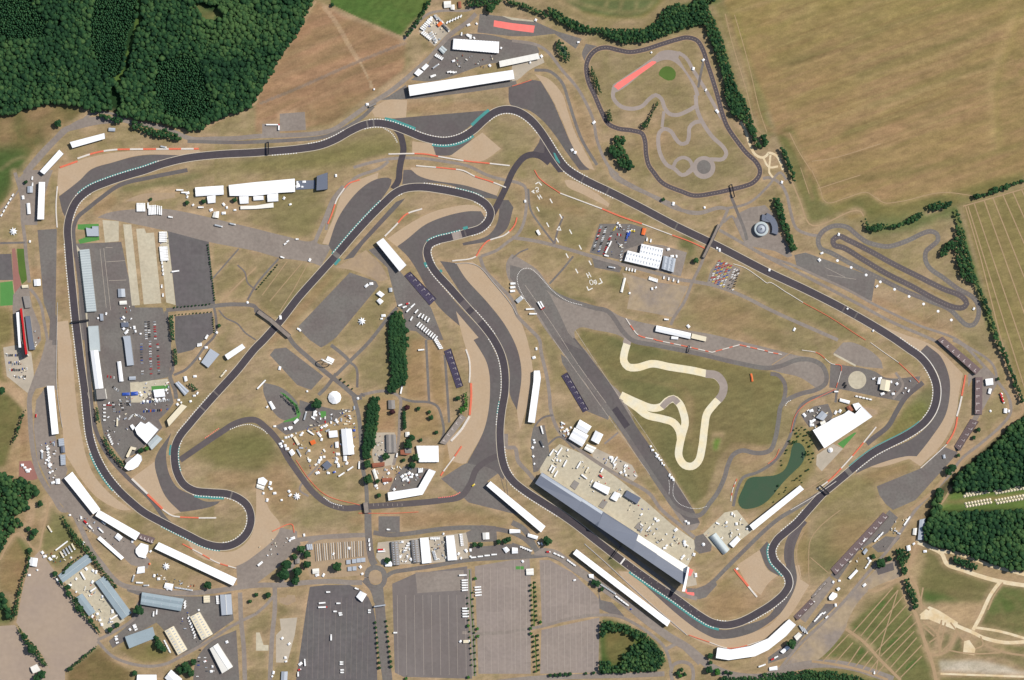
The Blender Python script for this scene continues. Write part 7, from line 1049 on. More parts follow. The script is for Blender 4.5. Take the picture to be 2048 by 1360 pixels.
barrier('B3:1770 750 1860 780 1980 860 2048 905;B4:0 900 150 980 280 1060','white barrier edging the infield meadow on the east',cols=WB,w=1.2);barrier('B4:280 1060 500 1180 700 1310 780 1360','thin rusty barrier edging the infield meadow on the east',cols=OB,w=1)
barrier('C4:820 20 930 100 1045 180','white barrier above the green corner meadow',cols=WB,w=1);barrier('C4:1045 180 1120 250 1210 340','red barrier above the green corner meadow',cols=OB,w=1.2)
barrier('C4:1580 280 1568 350 1550 445','red tyre wall at the top of the eastern gravel',cols=OB,w=3.2);barrier('C4:1550 450 1530 540 1510 610','grey-white tyre wall in the middle of the eastern gravel',cols=WB,w=3.4);barrier('C4:1515 615 1500 700 1470 770 1430 830','red tyre wall at the bottom of the eastern gravel',cols=OB,w=3)
barrier('C4:1430 835 1360 900 1220 1025','white guard rail from the eastern gravel to the service area',cols=WB,w=1.6);barrier('C4:865 695 765 820 690 910 600 1010 510 1105 390 1195','long tyre wall in white and orange beside the terrace road','white barrier',36,2.6);barrier('C4:545 1130 400 1230 180 1360','white pit wall beside the lower straight',cols=WB,w=1)
barrier('D3:1780 470 1800 500 1850 560 1890 610','curved orange tyre wall in front of the club gravel',cols=OB,w=4.2);barrier('D3:1890 610 1960 695','white end of the tyre wall in front of the club gravel',cols=WB,w=3.4);barrier('D3:1415 1000 1560 1050 1740 1105 2048 1030','long thin barrier outside the last corner','orange barrier',40,1.4)
barrier('C2:1680 75 1705 150 1712 240 1708 340','white barrier between the purple stand and the gravel',cols=WB,w=3.2);barrier('C2:1720 345 1722 450 1710 600','long red barrier left of the curving gravel',cols=OB,w=4);barrier('C2:1708 610 1640 720 1560 808','bent white barrier in front of the grey stand',cols=WB,w=4.4)
barrier('C2:1645 850 1590 930','orange tyre wall below the grey stand',cols=OB,w=3);barrier('C2:1588 932 1500 1050','white tyre wall below the grey stand',cols=WB,w=2.6);barrier('C2:1500 1052 1478 1085','short orange tyre wall towards the boomerang stand',cols=OB,w=3)
barrier('C1:1055 1110 1180 1230','pale tyre wall at the head of the inner gravel',cols=WB,w=4);barrier('C1:1180 1235 1300 1350','orange tyre wall below the pale one',cols=OB,w=4);barrier('D1:1300 -5 1380 45 1440 55','white tyre wall entering the loop meadow',cols=WB,w=2.6);barrier('D1:1440 56 1590 62','orange tyre wall inside the loop meadow',cols=OB,w=2.6);barrier('D1:1590 63 1730 62','white tyre wall end inside the loop meadow',cols=WB,w=2.8)
barrier('D1:1460 270 1600 345 1740 420 1890 465','orange and white tyre wall outside the loop gravel','orange barrier',20,2);barrier('D2:130 170 290 115 305 180','orange barrier at the east end of the loop gravel',cols=OB,w=1.6);barrier('C1:460 -300 455 0 450 300 465 480 500 700','fence line on the west of the long gravel',cols=GB,w=1);barrier('B1:460 130 450 260 450 340 458 460','white barrier on the west edge of the first corner',cols=WB,w=2.4)
barrier('C3:1150 0 1380 48 1600 98 1820 38 2048 90;C4:0 95 110 115','zig-zag red and white barrier on the old runway','orange barrier',12,1.8);barrier('B3:910 1185 960 1260 1010 1320 1150 1356','red and white barrier left of the race-school block','white barrier',14,2);barrier('C4:270 80 400 105 510 190 585 205 570 300 545 380','white and red barrier around the short circuit end','white barrier',24,1.2)
barrier('C4:535 395 420 450 290 520 220 600 180 740','thin orange kerb barrier along the short circuit lane',cols=OB,w=1);barrier('A3:0 690 80 665 155 640','thin orange barrier above the wide north run-off',cols=OB,w=1.2);barrier('C2:320 960 430 1120 560 1240 830 1320','thin orange barrier following the link track',cols=OB,w=1);barrier('D2:820 25 1100 25 1300 15','orange barrier below the link track straight',cols=OB,w=1)
barrier('D3:580 270 760 430 900 560 1100 740 1400 1000','long guard rail in front of the long southern stand',cols=GB,w=1.4);barrier('C3:1750 1290 1765 1200 1800 1110','red and white barrier beside the lake','white barrier',8,1.6);barrier('C4:90 870 60 940 0 990','thin orange barrier where the lanes meet by the lake',cols=OB,w=1)
# ---------------------------------------------------------------- vehicles
def car_mesh(colr):
 m=MB();L_,Wd=4.6,1.95
 m.box(0,0,L_,Wd,.35,.95,0,0);
 v=[(-1.5,-.85,.95),(1.1,-.85,.95),(1.1,.85,.95),(-1.5,.85,.95),(-1.0,-.72,1.5),(.45,-.72,1.5),(.45,.72,1.5),(-1.0,.72,1.5)]
 m.add(v,[(0,1,5,4),(1,2,6,5),(2,3,7,6),(3,0,4,7)],1);m.add(v[4:],[(0,1,2,3)],0)
 for x in(-1.4,1.4):
  for y in(-.9,.9):m.beam((x,y-.12,.33),(x,y+.12,.33),.33,2,8)
 o=m.build('parked_car',[colr+' paint','window glass','tyre rubber'],origin=(0,0,0));me=o.data;bpy.data.objects.remove(o);return me
CARM={c:car_mesh(c)for c in('white','silver','black','red','blue','grey','yellow','orange','green')}
ncar=0
def car(p,ang,c,where,sc=1.0,group=None):
 global ncar
 if ncar>=298:return
 ncar+=1;o=bpy.data.objects.new('parked_car',CARM[c]);C.objects.link(o);o.location=(*W(p),.3);o.rotation_euler=(0,0,ang);o.scale=(sc,)*3
 meta(o,f'{c} car parked {where}','car',group or f'{c} cars {where}')
def cars_row(spec,n,ang,cl,where,fill=1.0,sc=1.05,jit=.3):
 q=L(spec);ang=math.radians(ang)
 for k in range(n):
  if random.random()>fill:continue
  f=k/max(1,n-1);p=lerp(q[0],q[1],f);car((p[0]+random.uniform(-jit,jit),p[1]+random.uniform(-jit,jit)),ang+random.uniform(-.06,.06),random.choice(cl),where,sc)
MIX=['white','silver','black','grey','silver','white','blue','red'];DK=['black','grey','black','blue','silver']
w1='in the tight rows left of the white factory'
cars_row('B3:712 452 652 640',16,20,['silver','white','black','red','grey'],w1);cars_row('B3:752 458 695 650',15,20,['black','white','blue','silver','grey'],w1);cars_row('B3:800 500 735 670',13,20,['red','black','red','white','grey'],w1);cars_row('B3:932 450 905 600',9,20,['blue','white','black','silver'],w1,.9)
cars_row('B3:832 455 815 480',3,20,['yellow'],w1);cars_row('B3:845 515 870 520',3,100,['white','red'],w1);cars_row('B3:880 650 870 720',4,20,['white','silver'],w1)
w2='in the packed owners club lot beside the bridge road'
for r_ in range(6):
 x0,y0=1660+r_*18,725+r_*8;cars_row(f'B3:{x0} {y0} {1590 + r_ * 20} {880 + r_ * 11}',10,25,['red','orange','blue','white','yellow','red','silver','white'],w2,.92,1.05,.7)
for r_ in range(3):cars_row(f'B3:{1780 + r_ * 17} {795 + r_ * 7} {1728 + r_ * 20} {940 + r_ * 8}',8,25,['black','black','grey','white'],w2,.95)
w3='in the long paddock car park'
for x,n_,cl in((1165,9,['white','silver','grey']),(1190,9,['silver','black','white']),(1238,8,['red','red','silver','white'])):cars_row(f'B1:{x} 1215 {x + 6} 1350',n_,5,cl,w3,.9)
for x,n_,cl in((1130,13,MIX),(1200,14,['red','silver','white','red']),(1262,12,['white','red','black','silver'])):cars_row(f'C1:{x} 10 {x + 10} 270',n_,5,cl,w3,.8)
w4='in the bays of the west-edge car park'
for y,xs,xe in((122,60,140),(180,75,150),(190,85,150),(240,80,160),(230,180,215),(295,130,170),(292,190,220)):cars_row(f'C1:{xs} {y} {xe} {y}',max(3,int((xe-xs)/11)),88,MIX+DK,w4,.9)
w5='below the pit control tower'
cars_row('C1:905 500 915 570',5,0,['white','silver','black'],w5);cars_row('C1:965 490 985 560',5,0,['white','silver','black'],w5);cars_row('C1:1018 490 1022 520',3,0,['white','black'],w5);cars_row('C1:862 520 885 522',2,0,['red'],w5)
cars_row('C1:905 375 945 405',4,60,['white','silver','black'],w5);cars_row('C1:862 290 912 300',3,85,['white','red'],w5)
w6='in the curved rows behind the lawn marquee'
cars_row('C1:1130 500 1350 480',17,85,['white','blue','silver','white','grey'],w6,.9);cars_row('C1:1150 572 1290 560',11,85,['silver','black','blue','orange'],w6,.9);cars_row('C1:1035 630 1060 600',4,30,['white'],w6);cars_row('C1:1100 600 1160 632',6,60,['white','silver'],w6)
w7='in the crowded south-west office lot'
for a,b,n_,g_ in(('1600 1120','1580 1330',8,0),('1640 1180','1660 1340',7,0),('1700 1260','1720 1340',4,0),('1800 1040','1870 1180',6,60),('1850 1010','1885 1180',6,0)):cars_row(f'D1:{a} {b}',n_,g_,MIX,w7,.85)
w8='in the infield lot below the white factory'
cars_row('B3:1190 962 1355 996',12,70,DK+['white'],w8,.9);cars_row('B3:1180 1022 1240 1040',6,70,['black'],w8);cars_row('B3:1250 1030 1325 1050',5,70,['white','black'],w8);cars_row('B3:1110 1128 1198 1145',6,70,DK,w8);cars_row('B3:1000 845 1090 860',6,75,['red','white','silver','black'],w8)
w9='beside the red-roofed farm';cars_row('C2:1122 560 1132 730',9,0,['white','silver','grey'],w9,.9);cars_row('C2:1170 770 1176 805',3,0,['red','white'],w9)
w10='along the top edge of the dark southern car park'
cars_row('D2:462 622 540 612',3,80,['white','silver','white'],w10);cars_row('D2:575 608 655 610',4,85,['white','silver'],w10);cars_row('D2:688 612 775 618',3,80,['red','white','red'],w10);cars_row('D2:1100 578 1260 522',9,35,['silver','red','white','grey','black'],w10)
w11='in the walled factory yards of the south-west';cars_row('D1:820 770 870 790',4,60,['silver','red','grey'],w11);cars_row('D1:1445 955 1480 985',4,30,['red'],w11);cars_row('D1:1225 780 1235 850',4,0,['red','silver'],w11);cars_row('D1:1268 790 1250 830',3,0,['red','white'],w11);cars_row('D1:1515 690 1580 692',5,85,['red','silver','black'],w11)
w12='on the lot of the round building';cars_row('B4:5 575 100 555',8,60,['white','black','silver','red'],w12);cars_row('B4:15 605 105 580',7,60,['silver','white','black'],w12)
w13='on the lot above the lake';cars_row('C4:275 625 300 570',4,30,['white','red','silver'],w13);cars_row('C4:330 560 400 535',4,60,['silver','red','white'],w13);cars_row('C4:330 690 375 665',5,60,['white','silver'],w13)
for x,y,g_ in((1421+.0,0,0),)[:0]:pass
def lorry(p,ang,ln,where,body='white paint',w=2.7,name='lorry',cat='lorry',group=None,label=None,cab='white paint'):
 """ang in degrees on the map (counter-clockwise), ln in map units"""
 if name=='lorry' and ln<8.6:name=cat='van'
 x,y=W(p);Lm=ln*S;an=math.radians(ang);ux,uy=math.cos(an),math.sin(an);w=w*1.15;e=empty(name,(x,y,.25),label or f'{body.split(" ")[0]} {cat} parked {where}',cat,None if label else(group or f'{body.split(" ")[0]} {cat}s {where}'))
 key=(round(ln,1),w,body,cab)
 if key not in LC_:
  c=2.4 if ln>7 else 1.8;a=MB();a.box(-c/2-.2,0,Lm-c-.4,w,1.0,4.0 if ln>7 else 3,0)
  b=MB();b.box(Lm/2-c/2,0,c,w*.92,.5,3.1 if ln>7 else 2.3,0);b.box(Lm/2-.02,0,.1,w*.8,1.5,2.4,0,1)
  ch=MB();ch.box(0,0,Lm*.94,w*.5,.55,.98,0,0)
  for xx in(-Lm*.38,-Lm*.28,Lm*.34):
   for s in(-1,1):ch.beam((xx,s*w*.38,.45),(xx,s*w*.48,.45),.45,1,8)
  objs=[a.build('cargo_body',body,origin=(0,0,0)),b.build('cab',[cab,'window glass'],origin=(0,0,0)),ch.build('chassis',['dark steel','tyre rubber'],origin=(0,0,0))]
  LC_[key]=[(o.name.split('.')[0],o.data)for o in objs]
  for o in objs:bpy.data.objects.remove(o)
 e.rotation_euler=(0,0,an)
 for nm,me in LC_[key]:o=bpy.data.objects.new(nm,me);C.objects.link(o);o.parent=e
 return e
LC_={}
def lorries(spec,n,ang,ln,where,body='white paint',w=2.7,**k):
 q=L(spec)
 for i in range(n):f=i/max(1,n-1);p=lerp(q[0],q[1],f);lorry(p,ang+random.uniform(-2,2),ln,where,body,w,**k)
lorries('B1:1100 298 1158 298',6,92,17,'at the head of the old runway',w=2.5);lorries('B1:1195 322 1245 318',5,92,19,'at the head of the old runway',w=2.5);lorries('B1:1262 320 1292 325',3,92,18,'at the head of the old runway',w=2.3);lorry(L('B1:1186 285')[0],92,12,'',label='single white lorry above the second lorry row of the old runway')
lorries('B1:1305 500 1305 570',6,2,15,'in the stack beside the long dark parking area');lorries('B1:1308 618 1318 720',9,2,16,'in the stack beside the long dark parking area');lorry(L('B1:1405 810')[0],8,15,'',label='white lorry alone in the long dark parking area');lorries('B1:1298 740 1308 830',4,88,6,'along the edge of the third concrete strip')
lorries('B1:1295 930 1305 1000',2,88,7,'along the edge of the third concrete strip');lorry(L('B1:1750 446')[0],-14,16,'',label='pale lorry on the old runway below the white tent',body='silver paint');lorry(L('B1:1862 432')[0],-12,12,'',label='pale van at the edge of the old runway',body='silver paint');lorry(L('B1:1365 376')[0],-10,9,'',label='white van in the middle of the old runway head')
lorries('B2:1220 1120 1255 1085',2,45,11,'in the lorry park above the northern avenue');lorries('B2:1285 1130 1310 1160',2,48,9,'in the lorry park above the northern avenue');lorries('B2:1335 1170 1380 1200',3,60,9,'in the lorry park above the northern avenue');lorry(L('B2:1245 1188')[0],60,9,'',label='white lorry alone at the left of the lorry park')
lorries('B2:1300 1232 1440 1345',9,52,10,'in the diagonal row of the lorry park');lorries('C2:1440 0 1480 65',6,10,8,'beside the tilted purple stand');lorry(L('C2:1322 78')[0],5,12,'',label='white coach alone on the brown field right of the northern avenue');lorry(L('C2:1164 398')[0],78,16,'',label='white coach at the foot of the northern avenue')
lorries('B2:1155 1080 1190 1095',2,20,8,'by the red stall above the avenue');lorry(L('B2:1215 1068')[0],15,7,'',label='red stall van above the northern avenue',body='red paint')
lorries('D2:1670 560 1672 640',5,2,12,'on the right side of the grey car park, upper stack');lorries('D2:1675 785 1678 850',4,2,12.5,'on the right side of the grey car park, lower stack');lorry(L('D2:1655 520')[0],2,15,'',label='white lorry above the upper stack of the grey car park');lorries('D2:1775 615 1780 680',4,5,13,'at the left edge of the brown car park');lorries('D2:1685 1044 1685 1056',2,2,13,'low on the right of the grey car park',body='cream panel')
lorry(L('D2:530 742')[0],5,13,'',label='white lorry upper of two in the dark car park');lorry(L('D2:535 776')[0],2,18,'',label='longest white lorry of the dark car park, with red cab',cab='red paint');lorry(L('D2:660 745')[0],0,8,'',label='white van right of the longest lorry');lorry(L('D2:602 1018')[0],90,12,'',label='white lorry upright in the middle of the dark car park');lorry(L('D2:392 1218')[0],95,14,'',label='white lorry at the lower left of the dark car park')
lorry(L('D2:578 655')[0],0,8,'',label='white van near the top of the dark car park');lorries('D2:685 1215 685 1232',2,0,7,'at the lower middle of the dark car park');lorries('D2:690 1278 690 1298',2,0,7,'at the lower middle of the dark car park');lorries('D2:908 800 908 818',2,0,5.5,'by the entrance road');lorries('D2:675 823 678 838',2,5,7,'in the upper dark car park');lorry(L('D2:634 810')[0],0,7,'',label='white van left of the pair in the upper dark car park')
lorry(L('D2:350 1275')[0],20,6.5,'',label='red van on the left edge of the dark car park',body='red paint');lorry(L('D2:338 1312')[0],92,9,'',label='white box van below the red one');lorry(L('D2:1115 980')[0],0,7.5,'',label='white van at the left of the grey car park');lorry(L('D2:806 628')[0],-20,8,'',label='white van above the tilted ticket hall');lorry(L('D2:35 428')[0],40,12,'',label='white lorry on the wide road west of the copse',w=4)
lorry(L('D2:1060 155')[0],-5,7,'',label='white van above the workshop rows');lorries('D2:1640 195 1650 280',7,3,6,'right of the rightmost white workshop');lorries('D2:1740 378 1905 355',4,3,11,'along the bottom of the long strip lot');lorries('D2:1195 322 1225 265',4,3,7,'between the grey workshops');lorries('D2:1400 225 1465 225',6,85,5,'between the white workshops');lorries('D2:1420 330 1440 395',6,5,6,'between the white workshops',body='silver paint');lorry(L('D2:1005 330')[0],2,15,'',label='white lorry in the yard left of the workshop row');lorry(L('D2:1002 315')[0],2,13,'',label='red lorry in the yard left of the workshop row',body='red paint')
lorries('D2:905 240 912 310',3,85,7,'on the entrance road')
q_='on the paddock concrete';
for x,y,a,l_ in((318,898,56,15),(380,890,56,18),(425,985,62,15),(535,998,60,16),(312,1022,60,13),(332,1038,60,14),(352,1070,60,14),(825,960,56,16),(720,1040,60,9)):lorry(L(f'C3:{x} {y}')[0],a,l_,q_)
lorry(L('C3:578 1092')[0],-38,14,'',label='white lorry set crosswise on the paddock concrete');lorry(L('C3:715 1090')[0],-38,10,'',label='red lorry on the paddock concrete',body='red paint');lorry(L('C3:600 1040')[0],62,12,'',label='cream lorry behind the paddock lorries',body='cream panel')
lorry(L('C3:240 718')[0],-75,17,'',label='white coach on the dark tarmac lot left of the halls');lorry(L('C3:240 830')[0],-65,15,'',label='brown-and-white lorry on the dark tarmac lot',body='grey paint');lorry(L('C3:408 665')[0],-30,9,'',label='white van above the hall cluster')
for x,y,a,l_,s_ in((1145,0,0,0,''),)[:0]:pass
lorry(L('B3:145 1112')[0],2,17,'',label='white lorry on the west edge of the hairpin apron, upper of two');lorry(L('B3:168 1150')[0],0,15,'',label='white lorry on the west edge of the hairpin apron, lower of two');lorry(L('B3:225 1085')[0],-60,18,'',label='left red-and-white lorry on the hairpin apron',cab='red paint');lorry(L('B3:242 1078')[0],-60,16,'',label='right red-and-white lorry on the hairpin apron',cab='red paint');lorries('B3:8 908 5 968',3,5,10,'left of the hairpin apron',w=4);lorry(L('B3:60 1035')[0],40,15,'',label='wide silver trailer left of the hairpin apron',body='silver paint',w=8)
lorry(L('B3:785 590')[0],65,12,'',label='white lorry among the tight car rows');lorry(L('B3:760 640')[0],65,14,'',label='long white lorry below the tight car rows');lorry(L('B3:755 685')[0],-15,9,'',label='white lorry at the foot of the tight car rows');lorries('B3:1100 865 1160 885',6,80,7,'above the dirt yard');lorries('B3:1215 860 1330 890',4,80,6,'along the road below the factory');lorries('B3:915 790 985 805',4,80,6,'left below the factory');lorries('B3:1080 555 1110 565',2,80,7,'above the white factory')
lorry(L('B3:798 778')[0],-10,14,'',label='grey trailer on the dark patch left of the factory',body='silver paint');lorry(L('B3:925 520')[0],75,15,'',label='blue lorry in the car-park column',body='blue paint');lorry(L('B3:940 505')[0],75,12,'',label='second blue lorry in the car-park column',body='blue paint');lorries('B3:958 482 978 485',2,85,5,'right of the blue lorries',body='yellow paint');lorry(L('B3:212 500')[0],-60,11,'',label='black and white trailer on the airfield grass',w=5);lorry(L('B3:1235 1195')[0],-5,9,'',label='white van at the lane end above the race school')
lorries('B1:1440 160 1480 180',2,0,14,'left of the hospitality marquees');lorry(L('B1:1608 298')[0],0,11,'',label='white lorry below the left hospitality marquee');lorry(L('B2:212 698')[0],-20,8,'',label='white van at the corner of the old runway');lorries('B2:235 590 255 570',2,35,6,'on the old runway below the grass triangle');lorry(L('B2:330 553')[0],0,6,'',label='white van at the edge of the grass triangle')
lorries('D1:400 150 412 165',1,-60,15,'on the western camp strip',body='cream panel');lorry(L('D1:495 285')[0],37,30,'',label='very long white trailer row above the walled yard',w=2.4);lorry(L('D1:498 355')[0],-60,14,'',label='cream lorry above the walled yard',body='cream panel');lorry(L('D1:588 292')[0],-62,14,'',label='second cream lorry above the walled yard',body='cream panel')
lorries('D1:520 340 565 310',3,-62,14,'above the long grey shed',body='silver paint');lorry(L('D1:665 525')[0],-60,18,'',label='white lorry in the top of the walled yard');lorry(L('D1:748 635')[0],35,14,'',label='white lorry against the longest grey shed');lorry(L('D1:915 855')[0],32,17,'',label='white lorry at the bottom of the walled yard');lorry(L('D1:810 162')[0],-45,13,'',label='white lorry near the red van behind the south-west stand');lorry(L('D1:688 97')[0],-45,10,'',label='red van behind the south-west stand',body='red paint');lorry(L('D1:725 135')[0],-45,10,'',label='white van below the red van')
lorry(L('D1:830 100')[0],-40,10,'',label='grey generator trailer touching the south-west stand',body='silver paint');lorry(L('D1:1118 580')[0],-3,14,'',label='white coach on the grass below the small hut');lorry(L('D1:1068 545')[0],75,14,'',label='silver coach on the grass below the small hut',body='silver paint');lorry(L('D1:1172 602')[0],0,11,'',label='grey trailer right of the white coach',body='silver paint');lorries('D1:1410 620 1530 640',6,-8,6,'right of the white square tent',body='silver paint');lorry(L('D1:462 560')[0],-60,12,'',label='white lorry outside the walled yard')
lorries('D1:1230 830 1255 815',2,85,10,'by the blue-grey factory');lorries('D1:1740 690 1745 745',5,0,6,'left of the slate roofed hall');lorries('D1:1480 735 1482 775',3,60,7,'right of the blue-grey factory');lorries('D1:1510 860 1560 1000',7,60,6,'left of the right cream workshop');lorries('D1:1320 1050 1360 1130',5,-60,6,'left of the left cream workshop');lorries('D1:1075 920 1090 955',3,30,6.5,'above the road-bend factory');lorries('D1:930 1010 940 1060',3,20,6,'left of the road-bend factory')
wL='in the coach line behind the long southern stand'
lorries('D3:345 348 405 375',3,-28,7,wL);lorries('D3:450 403 500 440',4,-35,6,wL);lorries('D3:690 580 820 665',9,-36,6,wL,body='silver paint');lorries('D3:840 695 920 755',5,-36,8,wL);lorry(L('D3:292 333')[0],0,8,'',label='red lorry at the junction below the diagonal stand',body='red paint');lorries('D3:215 265 238 270',2,-60,6,'left of the round tree');lorries('D3:75 295 150 325',5,-5,6,'at the end of the strip lot')
lorries('D4:770 240 745 270',1,50,8,''.strip()or 'beside the long brown stand');lorries('D4:910 188 860 240',4,50,8,'in the row beside the long brown stand');lorries('D4:1128 62 1095 110',4,55,7,'on the perimeter road by the wood');lorries('D4:1020 165 1045 185',2,-25,7,'at the crossing by the wood',body='silver paint');lorries('D4:815 410 785 455',3,50,7,'by the hedge below the brown stand');lorries('D4:425 830 380 880',4,40,8,'in the row above the waste ground');lorries('D4:450 822 470 855',2,40,7,'in the row above the waste ground')
lorries('D4:265 945 300 965',3,-60,14,'at the end of the curved white stand',body='silver paint');lorry(L('D4:40 1190')[0],25,9,'',label='red lorry below the curved white stand',body='red paint');lorry(L('D4:65 1175')[0],25,8,'',label='white lorry ahead of the red one below the curved stand');lorry(L('D4:850 1300')[0],85,6,'',label='white van at the bottom of the camping rows');lorry(L('D3:2000 1243')[0],20,15,'',label='white coach below the curved white stand')
lorry(L('C2:440 740')[0],-35,16,'',label='white lorry with crane in the village');lorries('C2:345 900 340 890',1,-60,16,'in the village',body='silver paint');lorries('C2:685 1075 755 1028',2,33,14,'below the village');lorry(L('C2:826 1000')[0],88,15,'',label='white coach on the road left of the southern avenue');lorry(L('C2:395 605')[0],75,17,'',label='silver coach at the green lawn of the fairground',body='silver paint');lorry(L('C2:325 805')[0],-60,18,'',label='cream roofed catering trailer in the village',body='cream panel',w=5)
lorries('C2:45 355 30 385',1,45,24,'above the kart pad');lorries('C2:1178 1115 1208 1100',3,80,7,'beside the boomerang stand');lorries('C2:1305 1045 1330 1040',3,85,9,'at the top of the boomerang stand');lorry(L('C2:465 590')[0],85,11,'',label='white lorry left of the green lawn');lorry(L('C2:1128 920')[0],80,8,'',label='white lorry on the farm drive')
lorry(L('C1:940 655')[0],88,17,'',label='cream lorry alone in the lower paddock',body='cream panel');lorries('C1:1780 280 1800 255',2,48,9,'on the inner pit road',body='cream panel');lorries('C1:870 760 900 830',5,60,5,'along the lower pit wall');lorries('C1:838 520 838 640',5,0,5,'right of the lower pit wall');lorries('C1:1585 40 1610 35',4,85,6.5,'at the foot of the lower dark lot');lorry(L('B1:1655 1335')[0],60,9,'',label='white lorry at the foot of the lower dark lot',w=4)
lorries('C1:380 850 400 1010',8,50,5.5,'scattered on the western service area');lorry(L('C1:340 920')[0],90,14,'',label='tall-sided trailer on the western service area',body='silver paint');lorries('B1:105 200 15 360',6,60,6,'along the western field lane');lorries('B1:260 65 262 115',2,85,7,'above the pale tent by the upright stand');lorries('A1:1310 1175 1345 1180',1,-10,12,'above the north-west barrier',body='silver paint')
for r_ in range(7):lorry(L(f'A2:{1330 + r_ * 11} {232 - r_ * 12}')[0],-35,9,'in the ranked row of the top tent yard')
lorries('A2:1335 260 1400 310',6,40,8,'in the lower part of the top tent yard');lorries('A2:1400 265 1440 330',5,40,8,'in the middle of the top tent yard',body='silver paint');lorries('A2:1440 140 1470 160',2,-50,12,'at the top of the tent yard',body='silver paint');lorry(L('A2:1475 190')[0],40,13,'',label='orange roofed unit in the top tent yard',body='orange paint',w=6);lorries('A2:1510 215 1530 235',2,-50,12,'right of the orange unit',body='grey paint')
lorries('A2:1530 180 1640 130',6,60,6,'on the grass above the top lane');lorry(L('A2:1645 272')[0],85,7,'',label='white van above the many-bayed marquee');lorries('A2:1700 285 1720 290',3,80,6,'right of the van above the many-bayed marquee');lorry(L('A2:1440 530')[0],35,15,'',label='silver lorry below the lane huts',body='silver paint');lorries('A2:1440 440 1490 470',5,50,6.5,'beside the lane huts');lorry(L('A2:1418 608')[0],20,11,'',label='white lorry right of the twin square tents',w=4);lorries('A2:1545 575 1590 580',3,15,8,'above the longest northern stand')
lorry(L('A2:130 998')[0],0,24,'',label='long white lorry on the small lot beside the helicopter pad',w=2.2);lorry(L('A2:184 1018')[0],90,12,'',label='white and red lorry beside the helicopter pad',cab='red paint');lorries('C4:620 370 610 350',2,60,7,'beside the circular pad',body='black paint',cab='black paint');lorry(L('C4:545 412')[0],0,8,'',label='white van at the lane above the event hall');lorries('C4:1865 440 1880 490',3,-60,9,'near the eastern road',body='red paint');lorries('C4:710 450 820 475',5,-10,5.5,'below the circular pad');lorry(L('C4:1125 405')[0],60,6,'',label='white van on the tarmac near the red gate')
def mast(spec,label):
 (p,)=L(spec);x,y=W(p);e=empty('sprinkler_post',(x,y,0),label,'post','white posts with worn tracks by the handling circuit');m=MB();m.cone(x,y,3,2.6,0,.6,12);m.build('base','white membrane',e);m=MB();m.beam((x,y,0),(x,y,4),.15);m.build('pole','steel',e)
for x,y in((555,725),(665,780),(785,840),(898,895),(1012,955),(1128,1012),(1244,1072),(1360,1130),(1466,1200)):
 mast(f'B4:{x} {y}','white round post base in the line beside the handling circuit')
 if x>950:road('worn_path','worn path',[f'B4:{x} {y} {x + 6} {y + 110}',f'B4:{x} {y} {x - 85} {y + 55}'],1,smooth=False)
tm=MB();tm.cone(0,0,2.75,2.7,0,.9,12);to_=tm.build('tent_wall','off white sheet',origin=(0,0,0));TW_=to_.data;bpy.data.objects.remove(to_)
tm=MB();tm.cone(0,0,3.0,.12,.9,3.4,12);to_=tm.build('tent_roof','cream panel',origin=(0,0,0));TR_=to_.data;bpy.data.objects.remove(to_)
for x0,y0,n_,row_ in((1572,1250,9,'upper left'),(1585,1228,9,'upper left'),(1812,1205,12,'upper right'),(1826,1225,12,'upper right'),(1582,1308,9,'lower left'),(1590,1332,9,'lower left'),(1822,1282,12,'lower right'),(1836,1305,12,'lower right')):
 for k in range(n_):
  (p,)=L(f'C4:{x0 + k * 24} {y0 - k * 4.2}');x,y=W(p);e=empty('bell_tent',(x,y,0),f'cream bell tent in the {row_} double row of the eastern camp','tent',f'bell tents of the {row_} double row')
  for nm,me in(('tent_wall',TW_),('tent_roof',TR_)):o=bpy.data.objects.new(nm,me);C.objects.link(o);o.parent=e
def small(spec,w_,l_,ang,label,group=None,m_='white membrane',name='tent',cat='tent',h=2.6):
 (p,)=L(spec);x,y=W(p);an=math.radians(ang);c,s=math.cos(an),math.sin(an)
 q=[(x+c*a-s*b,y+s*a+c*b)for a,b in((-l_/2,-w_/2),(l_/2,-w_/2),(l_/2,w_/2),(-l_/2,w_/2))];e=empty(name,(x,y,0),label,cat,group)
 m=MB()
 for i in range(4):m.quad((*q[i-1],0),(*q[i],0),(*q[i],h),(*q[i-1],h))
 m.build('side_panel','off white sheet',e);m=MB();m.add([(*a,h)for a in q]+[(x,y,h+min(w_,l_)*.3)],[(0,1,4),(1,2,4),(2,3,4),(3,0,4)]);m.build('roof',m_,e)
